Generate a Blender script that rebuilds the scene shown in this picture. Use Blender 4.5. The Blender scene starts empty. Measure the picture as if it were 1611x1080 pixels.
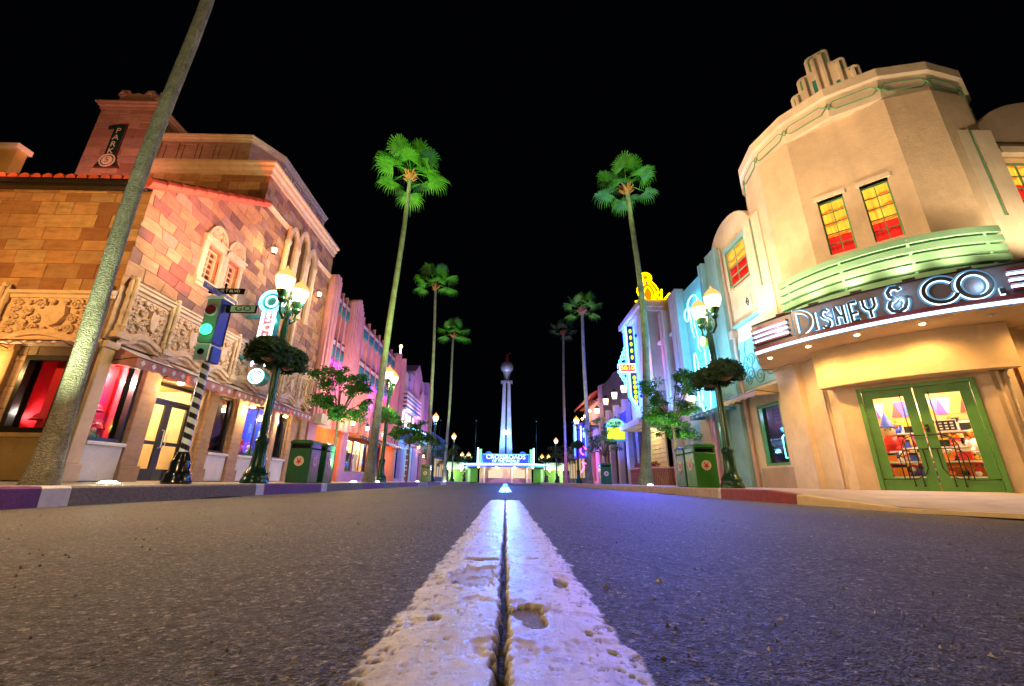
import bpy, bmesh, math, random
import numpy as np
from mathutils import Vector, Matrix
PI=math.pi; rad=math.radians
scn=bpy.context.scene; COL=scn.collection
rng=random.Random(7)
# ---------------------------------------------------------------- materials
MATS={}
def newmat(name):
    m=bpy.data.materials.new(name); m.use_nodes=True; nt=m.node_tree
    for n in list(nt.nodes): nt.nodes.remove(n)
    out=nt.nodes.new('ShaderNodeOutputMaterial'); MATS[name]=m
    return m,nt,out
def N(nt,t,**k):
    n=nt.nodes.new(t)
    for a,b in k.items(): setattr(n,a,b)
    return n
def ramp(nt,src,stops):
    r=N(nt,'ShaderNodeValToRGB'); nt.links.new(src,r.inputs[0])
    e=r.color_ramp.elements
    while len(e)<len(stops): e.new(.5)
    for i,(p,c) in enumerate(stops):
        e[i].position=p; e[i].color=(c[0],c[1],c[2],1) if not isinstance(c,(int,float)) else (c,c,c,1)
    return r.outputs[0]
def noise(nt,co,scale,detail=4,rough=.55,stretch=None):
    if stretch:
        mp=N(nt,'ShaderNodeMapping'); mp.inputs['Scale'].default_value=stretch; nt.links.new(co,mp.inputs[0]); co=mp.outputs[0]
    n=N(nt,'ShaderNodeTexNoise'); n.inputs['Scale'].default_value=scale; n.inputs['Detail'].default_value=detail; n.inputs['Roughness'].default_value=rough
    nt.links.new(co,n.inputs['Vector']); return n.outputs[0]
def mixc(nt,fac,a,b,mode='MIX'):
    m=N(nt,'ShaderNodeMix',data_type='RGBA',blend_type=mode)
    for s,v in ((m.inputs[0],fac),(m.inputs[6],a),(m.inputs[7],b)):
        if isinstance(v,(int,float)): s.default_value=v
        elif isinstance(v,tuple): s.default_value=(v[0],v[1],v[2],1)
        else: nt.links.new(v,s)
    return m.outputs[2]
def bsdf(nt,out,col,rough=.6,metal=0,spec=.5,bump=None,bs=.3,bd=.02):
    b=N(nt,'ShaderNodeBsdfPrincipled')
    for s,v in ((b.inputs['Base Color'],col),(b.inputs['Roughness'],rough),(b.inputs['Metallic'],metal)):
        if isinstance(v,(int,float)): s.default_value=v
        elif isinstance(v,tuple): s.default_value=(v[0],v[1],v[2],1)
        else: nt.links.new(v,s)
    b.inputs['Specular IOR Level'].default_value=spec
    if bump is not None:
        u=N(nt,'ShaderNodeBump'); u.inputs['Strength'].default_value=bs; u.inputs['Distance'].default_value=bd
        nt.links.new(bump,u.inputs['Height']); nt.links.new(u.outputs[0],b.inputs['Normal'])
    nt.links.new(b.outputs[0],out.inputs[0]); return b
def co(nt): return N(nt,'ShaderNodeTexCoord').outputs['Object']
def wco(nt): return N(nt,'ShaderNodeNewGeometry').outputs['Position']
def paint(name,c,rough=.5,metal=0,var=.12,scale=3,bs=.15,fine=60,spec=.5):
    m,nt,out=newmat(name); p=wco(nt)
    n=noise(nt,p,scale,5,.6)
    d=tuple(x*(1-var) for x in c); l=tuple(min(1,x*(1+var)) for x in c)
    col=ramp(nt,n,[(.3,d),(.7,l)])
    f=noise(nt,p,fine,3)
    bsdf(nt,out,col,rough,metal,spec,f,bs,.01); return m
def stucco(name,c,streak=.18):
    m,nt,out=newmat(name); p=wco(nt)
    n=noise(nt,p,1.3,6,.65); s=noise(nt,p,2.2,5,.6,(1,1,.12)); g=noise(nt,p,9,5,.6)
    d=tuple(x*(1-streak) for x in c); l=tuple(min(1,x*1.07) for x in c)
    col=ramp(nt,n,[(.3,d),(.65,l)])
    col=mixc(nt,ramp(nt,s,[(.5,0),(.8,.5)]),col,tuple(x*.72 for x in c))
    h=mixc(nt,.35,noise(nt,p,45,4,.7),g)
    d2=noise(nt,p,2.6,6,.7,(1,1,.5)); col=mixc(nt,ramp(nt,d2,[(.56,0),(.78,.45)]),col,tuple(x*.55 for x in c)); bsdf(nt,out,col,.85,0,.25,h,.6,.03); return m
def emis(name,c,s):
    m,nt,out=newmat(name); e=N(nt,'ShaderNodeEmission'); e.inputs[0].default_value=(c[0],c[1],c[2],1); e.inputs[1].default_value=s
    nt.links.new(e.outputs[0],out.inputs[0]); return m
def emis_var(name,c1,c2,scale,s):
    m,nt,out=newmat(name); e=N(nt,'ShaderNodeEmission'); p=wco(nt)
    v=N(nt,'ShaderNodeTexVoronoi'); v.inputs['Scale'].default_value=scale; nt.links.new(p,v.inputs['Vector'])
    nt.links.new(ramp(nt,v.outputs['Distance'],[(.1,c1),(.6,c2)]),e.inputs[0]); e.inputs[1].default_value=s
    nt.links.new(e.outputs[0],out.inputs[0]); return m
def glass(name,tint=(.95,.97,1),refl=.09):
    m,nt,out=newmat(name)
    t=N(nt,'ShaderNodeBsdfTransparent'); t.inputs[0].default_value=(*tint,1)
    g=N(nt,'ShaderNodeBsdfGlossy'); g.inputs['Roughness'].default_value=.03; g.inputs[0].default_value=(.9,.9,.9,1)
    x=N(nt,'ShaderNodeMixShader'); x.inputs[0].default_value=refl
    nt.links.new(t.outputs[0],x.inputs[1]); nt.links.new(g.outputs[0],x.inputs[2]); nt.links.new(x.outputs[0],out.inputs[0]); return m
def stone_blocks(name,tones,rough=.8,mort=(.12,.08,.05)):
    # per-block tone comes from the face attribute 'tone'
    m,nt,out=newmat(name); p=wco(nt)
    a=N(nt,'ShaderNodeAttribute',attribute_name='tone')
    n=noise(nt,p,5,6,.7); f=noise(nt,p,40,4,.7); s=noise(nt,p,2,4,.6,(1,1,5))
    col=ramp(nt,a.outputs['Fac'],tones)
    col=mixc(nt,.45,col,ramp(nt,n,[(.3,.35),(.75,1.0)]),'MULTIPLY')
    col=mixc(nt,ramp(nt,s,[(.45,0),(.75,.5)]),col,tuple(t*.5 for t in tones[0][1]))
    h=mixc(nt,.5,n,f)
    bsdf(nt,out,col,rough,0,.3,h,.5,.03); return m
def flagstone(name,c1,c2,c3,scale=2.05):
    m,nt,out=newmat(name); p=wco(nt)
    mp=N(nt,'ShaderNodeMapping'); mp.inputs['Scale'].default_value=(1,1.15,.8); mp.inputs['Rotation'].default_value=(rad(18),0,0)
    nt.links.new(p,mp.inputs[0])
    v=N(nt,'ShaderNodeTexVoronoi',feature='F1'); v.inputs['Scale'].default_value=scale; v.inputs['Randomness'].default_value=.85
    e=N(nt,'ShaderNodeTexVoronoi',feature='DISTANCE_TO_EDGE'); e.inputs['Scale'].default_value=scale; e.inputs['Randomness'].default_value=.85
    nt.links.new(mp.outputs[0],v.inputs['Vector']); nt.links.new(mp.outputs[0],e.inputs['Vector'])
    sp=N(nt,'ShaderNodeSeparateColor'); nt.links.new(v.outputs['Color'],sp.inputs[0])
    col=ramp(nt,sp.outputs[0],[(0,c1),(.35,c2),(.6,c3),(1,c2)])
    n=noise(nt,p,6,6,.7)
    col=mixc(nt,.4,col,ramp(nt,n,[(.3,.45),(.7,1.0)]),'MULTIPLY')
    ed=ramp(nt,e.outputs[0],[(.006,0),(.02,1)])
    col=mixc(nt,ed,tuple(x*.3 for x in c1),col)
    h=mixc(nt,.25,ed,n)
    bsdf(nt,out,col,.8,0,.3,h,.6,.03); return m
def brickmat(name):
    m,nt,out=newmat(name); p=wco(nt)
    mp=N(nt,'ShaderNodeMapping'); mp.inputs['Rotation'].default_value=(rad(90),0,rad(90)); nt.links.new(p,mp.inputs[0])
    b=N(nt,'ShaderNodeTexBrick'); nt.links.new(mp.outputs[0],b.inputs[0]); b.inputs['Scale'].default_value=5
    b.inputs['Color1'].default_value=(.36,.1,.06,1); b.inputs['Color2'].default_value=(.22,.06,.04,1); b.inputs['Mortar'].default_value=(.3,.26,.22,1)
    b.inputs['Brick Width'].default_value=1.1; b.inputs['Row Height'].default_value=.4; b.inputs['Mortar Size'].default_value=.03
    bsdf(nt,out,b.outputs[0],.85,0,.2,b.outputs[1],-.4,.02); return m
def leafmat(name,c1,c2,tr=.35):
    m,nt,out=newmat(name); p=wco(nt)
    n=noise(nt,p,4,3); col=ramp(nt,n,[(.35,c1),(.65,c2)])
    b=bsdf(nt,out,col,.5,0,.4)
    t=N(nt,'ShaderNodeBsdfTranslucent'); nt.links.new(col,t.inputs[0])
    x=N(nt,'ShaderNodeMixShader'); x.inputs[0].default_value=tr
    nt.links.new(b.outputs[0],x.inputs[1]); nt.links.new(t.outputs[0],x.inputs[2]); nt.links.new(x.outputs[0],out.inputs[0]); return m
def barkmat(name,c1,c2,ring=9.):
    m,nt,out=newmat(name); p=wco(nt)
    w=N(nt,'ShaderNodeTexWave',bands_direction='Z'); w.inputs['Scale'].default_value=ring; w.inputs['Distortion'].default_value=14; w.inputs['Detail'].default_value=4; w.inputs['Detail Scale'].default_value=2.2
    nt.links.new(p,w.inputs[0])
    n=noise(nt,p,3.5,6,.7); f=noise(nt,p,30,4,.7,(1,1,.25))
    col=ramp(nt,n,[(.3,c1),(.7,c2)])
    col=mixc(nt,.45,col,ramp(nt,w.outputs[1],[(0,.4),(.7,1.)]),'MULTIPLY'); col=mixc(nt,.5,col,ramp(nt,f,[(.35,.4),(.6,1.)]),'MULTIPLY')
    col=mixc(nt,ramp(nt,noise(nt,p,7,5,.75),[(.52,0),(.7,.65)]),col,(.05,.06,.025))
    h=mixc(nt,.55,w.outputs[1],f)
    bsdf(nt,out,col,.9,0,.2,h,.9,.045); return m
def stripemat(name,a,b,period,axis='Z'):
    m,nt,out=newmat(name); p=co(nt); sp=N(nt,'ShaderNodeSeparateXYZ'); nt.links.new(p,sp.inputs[0])
    q=N(nt,'ShaderNodeMath',operation='DIVIDE'); nt.links.new(sp.outputs[axis],q.inputs[0]); q.inputs[1].default_value=period
    f=N(nt,'ShaderNodeMath',operation='FRACT'); nt.links.new(q.outputs[0],f.inputs[0])
    g=N(nt,'ShaderNodeMath',operation='GREATER_THAN'); g.inputs[1].default_value=.5; nt.links.new(f.outputs[0],g.inputs[0])
    bsdf(nt,out,mixc(nt,g.outputs[0],a,b),.35); return m
def palette(name,cols,scale,rough=.5):
    m,nt,out=newmat(name); p=wco(nt)
    v=N(nt,'ShaderNodeTexVoronoi'); v.inputs['Scale'].default_value=scale; nt.links.new(p,v.inputs['Vector'])
    sp=N(nt,'ShaderNodeSeparateColor'); nt.links.new(v.outputs['Color'],sp.inputs[0])
    r=ramp(nt,sp.outputs[0],[(i/len(cols),c) for i,c in enumerate(cols)])
    r.node.color_ramp.interpolation='CONSTANT'
    bsdf(nt,out,r,rough); return m
stucco('cream',(.72,.58,.4)); stucco('cream_light',(.78,.68,.52)); stucco('stucco_tan',(.55,.43,.33)); stucco('stucco_grey',(.5,.44,.42))
stucco('stucco_white',(.7,.68,.66)); stucco('pink',(.72,.38,.42)); stucco('salmon',(.7,.33,.33)); stucco('orange_wall',(.72,.2,.05)); stucco('lilac',(.52,.3,.5)); stucco('purple_wall',(.42,.24,.5)); stucco('dusk_pink',(.6,.3,.38))
stucco('ochre',(.62,.4,.14)); stucco('dark_brick',(.1,.07,.07)); stucco('cyan_wall',(.3,.56,.6)); stucco('pale_pink',(.6,.42,.38))
stone_blocks('ashlar',[(0,(.3,.13,.06)),(.3,(.46,.24,.1)),(.6,(.58,.33,.15)),(.85,(.62,.42,.2)),(1,(.36,.2,.1))])
stone_blocks('flag_slabs',[(0,(.2,.13,.09)),(.02,(.2,.11,.1)),(.2,(.33,.17,.13)),(.45,(.5,.27,.14)),(.7,(.58,.36,.2)),(.88,(.42,.25,.2)),(1,(.3,.17,.12))]); stone_blocks('ashlar_pink',[(0,(.3,.15,.12)),(.3,(.42,.25,.18)),(.7,(.5,.32,.24)),(1,(.35,.22,.2))])
stone_blocks('rustic',[(0,(.36,.22,.15)),(.5,(.46,.3,.2)),(1,(.52,.36,.24))])
flagstone('flagstone',(.36,.2,.14),(.6,.38,.22),(.66,.48,.3))
stone_blocks('carved',[(0,(.42,.24,.14)),(1,(.42,.24,.14))]); paint('carved_light',(.62,.45,.3),.8,0,.2,7,.4)
paint('trim_cream',(.6,.46,.3),.7,0,.15,4,.3); paint('wood_brown',(.16,.05,.025),.5); paint('terracotta',(.55,.09,.04),.6,0,.25,6)
paint('dark_frame',(.02,.018,.016),.3); paint('bronze',(.05,.04,.03),.35,.6); paint('green_metal',(.012,.06,.035),.22,.3,.1,3,.05); paint('bin_bright',(.04,.2,.03),.22,0,.1,3,.05); paint('interior_amber',(.62,.3,.08),.7); paint('bin_green',(.02,.11,.045),.25,0,.1,3,.05); paint('black_gloss',(.008,.008,.01),.15,0,.05,3,.03)
paint('teal_metal',(.02,.2,.17),.3,.2); paint('door_green',(.1,.3,.07),.35,0,.1,3,.08); paint('mint',(.25,.52,.33),.5,0,.08); paint('green_line',(.12,.36,.18),.5)
paint('brown_fascia',(.1,.085,.09),.35,0,.1); paint('maroon',(.14,.025,.035),.3); paint('white_paint',(.75,.75,.73),.4); paint('bone',(.62,.56,.45),.5); paint('red_paint',(.5,.02,.02),.4)
paint('awning_white',(.7,.68,.62),.8); paint('awning_pink',(.45,.2,.19),.8,0,.2,8); paint('awning_cream',(.62,.5,.3),.8); paint('awning_teal',(.1,.3,.35),.8); paint('awning_dark',(.05,.03,.03),.8)
paint('signal_green',(.17,.17,.13),.4); paint('arm_green',(.34,.42,.3),.5); paint('signal_blue',(.03,.05,.3),.4); paint('sign_navy',(.02,.03,.12),.4); paint('silver',(.6,.6,.63),.35,.4,.05); paint('teal_tile',(.04,.25,.25),.4); paint('violet',(.2,.05,.5),.5); paint('navy_strip',(.03,.04,.25),.45); paint('plum_strip',(.3,.04,.14),.45)
paint('red_wall',(.75,.02,.03),.5,0,.04,2,.02); paint('shelf_white',(.8,.8,.78),.5); paint('toy_red',(.7,.03,.03),.4); paint('toy_blue',(.05,.09,.5),.4); paint('toy_yellow',(.8,.55,.04),.4); paint('toy_orange',(.8,.22,.02),.4); paint('toy_green',(.05,.4,.08),.4); paint('toy_purple',(.35,.04,.5),.4); paint('toy_white',(.85,.85,.85),.4); paint('toy_black',(.02,.02,.02),.35); paint('mount_cream',(.75,.6,.4),.6)
palette('goods',[(.7,.05,.04),(.8,.8,.8),(.05,.05,.08),(.8,.3,.03),(.5,.05,.05),(.75,.6,.4),(.15,.1,.35),(.8,.08,.1)],14); palette('bunting',[(.85,.6,.05),(.6,.6,.62),(.75,.05,.05),(.1,.12,.45),(.8,.65,.1)],2.2)
palette('curtain_red',[(.5,.02,.01),(.62,.03,.015),(.4,.01,.01)],9,.8)
leafmat('palm_leaf',(.035,.14,.012),(.08,.24,.02),.5); leafmat('tree_leaf',(.015,.11,.01),(.05,.2,.015)); leafmat('fern_dark',(.012,.05,.012),(.03,.09,.02)); leafmat('fern_bright',(.05,.22,.02),(.1,.3,.04)); leafmat('tree_dark',(.015,.05,.015),(.04,.09,.02))
barkmat('palm_bark',(.22,.22,.14),(.52,.5,.4)); paint('case_navy',(.01,.02,.1),.3); barkmat('tree_bark',(.1,.07,.05),(.18,.13,.09),3); paint('boot',(.32,.1,.05),.9,0,.3,12,.6)
brickmat('brick')
glass('glass'); glass('glass_dark',(.35,.35,.4),.18)
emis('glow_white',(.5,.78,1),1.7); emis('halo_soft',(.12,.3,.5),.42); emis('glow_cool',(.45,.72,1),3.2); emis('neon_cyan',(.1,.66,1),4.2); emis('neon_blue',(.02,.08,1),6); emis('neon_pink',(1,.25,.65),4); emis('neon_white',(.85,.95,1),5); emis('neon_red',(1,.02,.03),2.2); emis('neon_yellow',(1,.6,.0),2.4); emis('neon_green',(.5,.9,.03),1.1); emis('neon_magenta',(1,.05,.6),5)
emis('lantern_core',(1,.7,.34),2.6); emis('lantern_cap',(1,.5,.13),.6); emis('lantern_dim',(1,.62,.3),1.1); emis('bulb_warm',(1,.62,.22),14); emis('bulb_white',(.9,1,.85),14); emis('signal_go',(.02,1,.3),3); emis('stained_amber',(1,.36,.02),1.05); emis('stained_red',(.75,.02,.005),.75); emis('room_glow',(1,.6,.2),1.1); emis('room_yellow',(.9,.55,.16),.8); emis('mint_glow',(.3,1,.55),.5); emis('sign_white',(.6,.85,1),1.5); emis('booth_glow',(1,.8,.55),.4); emis('blue_wash',(.04,.22,1),2.2); emis('office_glow',(1,.85,.62),1.3)
emis('office_dim',(1,.7,.35),.25)
emis_var('toy_glow',(1,.25,.1),(.3,.12,.9),9,.9)
paint('lens_red',(.12,.01,.015),.15); paint('purple_kerb',(.13,.025,.13),.6,0,.3,9,.5); paint('white_kerb',(.62,.6,.6),.6,0,.15,14,.5); paint('grey_kerb',(.2,.17,.16),.9,0,.35,30,.9); paint('red_kerb',(.24,.03,.035),.6,0,.25,9,.4); paint('cream_kerb',(.62,.47,.25),.7,0,.12,6,.3); paint('beige_kerb',(.42,.33,.25),.8,0,.2,6,.4); paint('pave',(.4,.34,.26),.7,0,.16,2.5,.35,50)
def road_mat():
    m,nt,out=newmat('asphalt'); p=wco(nt)
    a=N(nt,'ShaderNodeAttribute',attribute_name='paint').outputs['Fac']
    g=noise(nt,p,210,3,.85); b=noise(nt,p,1.1,5,.65); f=noise(nt,p,55,4,.75)
    g2=noise(nt,p,95,4,.8); asph=ramp(nt,mixc(nt,.5,g,g2),[(.38,(.004,.004,.004)),(.5,(.026,.025,.024)),(.55,(.08,.075,.07)),(.62,(.42,.39,.35))])
    asph=mixc(nt,.6,asph,ramp(nt,b,[(.3,.35),(.7,1.0)]),'MULTIPLY')
    lane=noise(nt,p,1.0,5,.6,(1.1,.09,1)); asph=mixc(nt,.55,asph,ramp(nt,lane,[(.38,.4),(.6,1.)]),'MULTIPLY')
    mpw=N(nt,'ShaderNodeVectorMath',operation='ADD'); nw=N(nt,'ShaderNodeTexNoise'); nw.inputs['Scale'].default_value=2.5; nt.links.new(p,nw.inputs['Vector']); nt.links.new(p,mpw.inputs[0]); nt.links.new(nw.outputs[1],mpw.inputs[1])
    ck=N(nt,'ShaderNodeTexVoronoi',feature='DISTANCE_TO_EDGE'); ck.inputs['Scale'].default_value=.33; nt.links.new(mpw.outputs[0],ck.inputs['Vector'])
    asph=mixc(nt,ramp(nt,ck.outputs[0],[(.0015,1),(.005,0)]),asph,(.004,.004,.004))
    oil=noise(nt,p,.55,3,.5); asph=mixc(nt,ramp(nt,oil,[(.6,0),(.68,.6)]),asph,(.01,.01,.011))
    v=N(nt,'ShaderNodeTexVoronoi'); v.inputs['Scale'].default_value=140; nt.links.new(p,v.inputs['Vector'])
    sp=N(nt,'ShaderNodeSeparateColor'); nt.links.new(v.outputs['Color'],sp.inputs[0])
    asph=mixc(nt,ramp(nt,sp.outputs[0],[(.97,0),(.985,.7)]),asph,(.3,.28,.26))
    pn=noise(nt,p,38,8,.8); pw=noise(nt,p,5,6,.7)
    pc=ramp(nt,pn,[(.28,(.22,.19,.15)),(.38,(.5,.46,.38)),(.55,(.62,.58,.5)),(.72,(.74,.7,.62))])
    pc=mixc(nt,ramp(nt,pw,[(.42,0),(.7,.6)]),pc,(.36,.31,.24)); gr=noise(nt,p,3.2,6,.75,(2.4,.5,1)); pc=mixc(nt,ramp(nt,gr,[(.5,0),(.64,.6)]),pc,(.2,.17,.13)); pc=mixc(nt,ramp(nt,g2,[(.6,0),(.68,.55)]),pc,(.1,.09,.08))
    col=mixc(nt,a,asph,pc)
    r=mixc(nt,a,ramp(nt,f,[(.3,.5),(.7,.85)]),ramp(nt,pn,[(.35,.2),(.7,.5)]))
    vd=N(nt,'ShaderNodeTexVoronoi'); vd.inputs['Scale'].default_value=230; nt.links.new(p,vd.inputs['Vector'])
    h=mixc(nt,a,mixc(nt,.6,vd.outputs[0],g2),mixc(nt,.5,mixc(nt,.4,pn,f),(.5,.5,.5)))
    bsdf(nt,out,col,r,0,.5,h,.8,.01)
road_mat()
# ---------------------------------------------------------------- mesh builder
def FL(u,d,z): return (-8+d,u,z)
def FRt(u,d,z): return (8-d,u,z)
def FA(u,d,z): return (u,7.82-d,z)
def FS(u,d,z): return (u,7.9-d,z)
S2=math.sqrt(.5)
def FT(p,d,z): return (8.75+S2*(p-d),8.65+S2*(-d-p),z)
def FC(u,d,z): return (u,60-d,z)
def FW(x,y,z): return (x,y,z)
class MB:
    def __init__(s,f=FW): s.v=[]; s.fc=[]; s.mi=[]; s.tone=[]; s.f=f; s.m=0; s.t=0.5
    def add(s,vs,fs,raw=False):
        o=len(s.v); s.v+= [tuple(v) if raw else s.f(*v) for v in vs]
        for q in fs: s.fc.append(tuple(i+o for i in q)); s.mi.append(s.m); s.tone.append(s.t)
        return s
    def quad(s,a,b,c,d): return s.add([a,b,c,d],[(0,1,2,3)])
    def box(s,u0,u1,d0,d1,z0,z1):
        vs=[(u,d,z) for u in(u0,u1) for d in(d0,d1) for z in(z0,z1)]
        return s.add(vs,[(0,1,3,2),(4,6,7,5),(0,4,5,1),(2,3,7,6),(0,2,6,4),(1,5,7,3)])
    def prism(s,poly,z0,z1,ztop=None):       # poly in (u,d)
        n=len(poly); vs=[(p[0],p[1],z0) for p in poly]+[(p[0],p[1],z1) for p in poly]
        return s.add(vs,[tuple(range(n)),tuple(range(n,2*n))]+[(i,(i+1)%n,n+(i+1)%n,n+i) for i in range(n)])
    def slab(s,poly,d0,d1):                  # poly in (u,z), thickness in d
        n=len(poly); vs=[(p[0],d0,p[1]) for p in poly]+[(p[0],d1,p[1]) for p in poly]
        return s.add(vs,[tuple(range(n)),tuple(range(n,2*n))]+[(i,(i+1)%n,n+(i+1)%n,n+i) for i in range(n)])
    def eslab(s,poly,u0,u1):                 # poly in (d,z), thickness in u
        n=len(poly); vs=[(u0,p[0],p[1]) for p in poly]+[(u1,p[0],p[1]) for p in poly]
        return s.add(vs,[tuple(range(n)),tuple(range(n,2*n))]+[(i,(i+1)%n,n+(i+1)%n,n+i) for i in range(n)])
    def tube(s,pts,r,n=6,close=False,cap=True):
        P=[Vector(s.f(*p)) for p in pts]; k=len(P); vs=[]; R=r if isinstance(r,(list,tuple)) else [r]*k
        up=Vector((.13,.21,.97))
        for i in range(k):
            if close: t=P[(i+1)%k]-P[i-1]
            else: t=P[min(i+1,k-1)]-P[max(i-1,0)]
            if t.length<1e-9: t=Vector((0,0,1))
            t.normalize(); a=t.cross(up)
            if a.length<.1: a=t.cross(Vector((1,0,0)))
            a.normalize(); b=t.cross(a)
            for j in range(n):
                q=2*PI*j/n; vs.append(P[i]+a*(R[i]*math.cos(q))+b*(R[i]*math.sin(q)))
        fs=[]
        for i in range(k if close else k-1):
            i2=(i+1)%k
            for j in range(n): fs.append((i*n+j,i*n+(j+1)%n,i2*n+(j+1)%n,i2*n+j))
        if not close and cap: fs+= [tuple(range(n)),tuple(range((k-1)*n,k*n))]
        return s.add(vs,fs,True)
    def lathe(s,prof,c=(0,0,0),n=16,flute=0):      # prof [(r,z)]
        vs=[]; c=s.f(*c); k=len(prof)
        for r,z in prof:
            for j in range(n):
                q=2*PI*j/n; rr=r*(1-(flute if j%2 else 0)); vs.append((c[0]+rr*math.cos(q),c[1]+rr*math.sin(q),c[2]+z))
        fs=[(i*n+j,i*n+(j+1)%n,(i+1)*n+(j+1)%n,(i+1)*n+j) for i in range(k-1) for j in range(n)]
        fs+=[tuple(range(n)),tuple(range((k-1)*n,k*n))]
        return s.add(vs,fs,True)
    def sph(s,c,r,n=10,sz=1.):
        m=max(4,n//2); return s.lathe([(max(1e-4,r*math.sin(PI*i/m)),-r*sz*math.cos(PI*i/m)) for i in range(m+1)],c,n)
    def disc(s,c,r,d0,d1,n=20,su=1.):          # disc in the (u,z) plane
        return s.slab([(c[0]+r*su*math.cos(2*PI*i/n),c[1]+r*math.sin(2*PI*i/n)) for i in range(n)],d0,d1)
    def ribbon(s,pts,w,d0,d1,close=False):       # flat stroke in the (u,z) plane
        n=len(pts); L=[];Rr=[]
        for i in range(n):
            a=pts[(i-1)%n] if (close or i>0) else pts[i]; b=pts[(i+1)%n] if (close or i<n-1) else pts[i]
            tx,tz=b[0]-a[0],b[1]-a[1]; l=math.hypot(tx,tz) or 1; nx,nz=-tz/l*w/2,tx/l*w/2
            L.append((pts[i][0]+nx,pts[i][1]+nz)); Rr.append((pts[i][0]-nx,pts[i][1]-nz))
        vs=[(p[0],d,p[1]) for d in(d0,d1) for p in L+Rr]; m=2*n; fs=[]
        for i in range(n if close else n-1):
            j=(i+1)%n
            fs+=[(i,j,n+j,n+i),(m+i,m+j,m+n+j,m+n+i),(i,j,m+j,m+i),(n+i,n+j,m+n+j,m+n+i)]
        if not close: fs+=[(0,n,m+n,m),(n-1,2*n-1,m+2*n-1,m+n-1)]
        return s.add(vs,fs)
    def text(s,txt,u,z,size,d0,d1,sx=1.,align='CENTER',mirror=1):
        cu=bpy.data.curves.new('t','FONT'); cu.body=txt; cu.size=size; cu.align_x=align; cu.align_y='CENTER'; cu.resolution_u=2
        o=bpy.data.objects.new('t',cu); COL.objects.link(o)
        me=bpy.data.meshes.new_from_object(o); bpy.data.objects.remove(o); 
        vs=[(u+mirror*v.co.x*sx,d1,z+v.co.y) for v in me.vertices]; fs=[tuple(p.vertices) for p in me.polygons]
        s.add(vs,fs); bpy.data.meshes.remove(me); return s
    def build(s,name,mat,parent=None,smooth=False,bevel=0,root=None):
        off=Vector((0,0,0)); q=parent
        while q is not None: off+=Vector(q.location); q=q.parent
        me=bpy.data.meshes.new(name); me.from_pydata([(v[0]-off.x,v[1]-off.y,v[2]-off.z) for v in s.v],[],s.fc)
        for m in (mat if isinstance(mat,(list,tuple)) else [mat]): me.materials.append(MATS[m])
        me.polygons.foreach_set('material_index',s.mi)
        a=me.attributes.new('tone','FLOAT','FACE'); a.data.foreach_set('value',s.tone)
        bm=bmesh.new(); bm.from_mesh(me); bmesh.ops.recalc_face_normals(bm,faces=bm.faces); bm.to_mesh(me); bm.free()
        if smooth: me.polygons.foreach_set('use_smooth',[True]*len(me.polygons))
        me.update(); o=bpy.data.objects.new(name,me); COL.objects.link(o); o.parent=parent
        if smooth=='auto' or smooth is True:
            try: me.set_sharp_from_angle(angle=rad(40))
            except Exception: pass
        if bevel:
            b=o.modifiers.new('bevel','BEVEL'); b.width=bevel; b.segments=2; b.limit_method='ANGLE'; b.angle_limit=rad(40)
        return o
def thing(name,label,cat,loc=(0,0,0),group=None,rz=0):
    o=bpy.data.objects.new(name,None); COL.objects.link(o); o.location=loc; o.rotation_euler[2]=rz; o['label']=label; o['category']=cat; o.empty_display_size=.2
    if group: o['group']=group
    return o
def tag(o,label,cat,group=None):
    o['label']=label; o['category']=cat
    if group: o['group']=group
    return o
def struct(o,kind='structure'): o['kind']=kind; return o
def kids(o): return [c for c in ALL_CH.get(o.name,[])]
def copy_tree(o,loc,label=None,rz=None,parent=None,scale=None,mats=None):
    c=o.copy(); COL.objects.link(c); c.parent=parent
    if parent is None:
        c.location=loc
        if label: c['label']=label
        if rz is not None: c.rotation_euler[2]=rz
        if scale: c.scale=(scale,)*3
    for ch in [x for x in bpy.data.objects if x.parent==o]: copy_tree(ch,None,parent=c)
    return c
LN=[0]
def light(kind,loc,col,W,parent=None,r=.05,target=None,ang=60,blend=.6,name='lamp_and_fill_light'):
    l=bpy.data.lights.new(name,kind); l.energy=W; l.color=col; l.shadow_soft_size=r
    o=bpy.data.objects.new(name,l); COL.objects.link(o); o.location=loc
    if kind=='SPOT': l.spot_size=rad(ang); l.spot_blend=blend
    if target is not None: o.rotation_euler=(Vector(target)-Vector(loc)).to_track_quat('-Z','Y').to_euler()
    return o
CELLS=[]
def wall(mb,u0,u1,z0,z1,d,ops,rev,blocks=None):
    """front face at depth d with openings (u0,u1,z0,z1) and reveals rev deep; blocks=(w,h) splits into tone-varied courses"""
    us=sorted({u0,u1,*[x for o in ops for x in o[:2]]}); zs=sorted({z0,z1,*[x for o in ops for x in o[2:]]})
    for a,b in zip(us,us[1:]):
        for c,e in zip(zs,zs[1:]):
            m=((a+b)/2,(c+e)/2)
            if any(o[0]<m[0]<o[1] and o[2]<m[1]<o[3] for o in ops): continue
            if blocks=='cells': CELLS.append((a,b,c,e))
            elif blocks: masonry(mb,a,b,c,e,d,*blocks)
            else: mb.quad((a,d,c),(b,d,c),(b,d,e),(a,d,e))
    for o in ops:
        a,b,c,e=o
        mb.quad((a,d,c),(a,d-rev,c),(a,d-rev,e),(a,d,e)); mb.quad((b,d,c),(b,d-rev,c),(b,d-rev,e),(b,d,e))
        mb.quad((a,d,c),(b,d,c),(b,d-rev,c),(a,d-rev,c)); mb.quad((a,d,e),(b,d,e),(b,d-rev,e),(a,d-rev,e))
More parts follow.
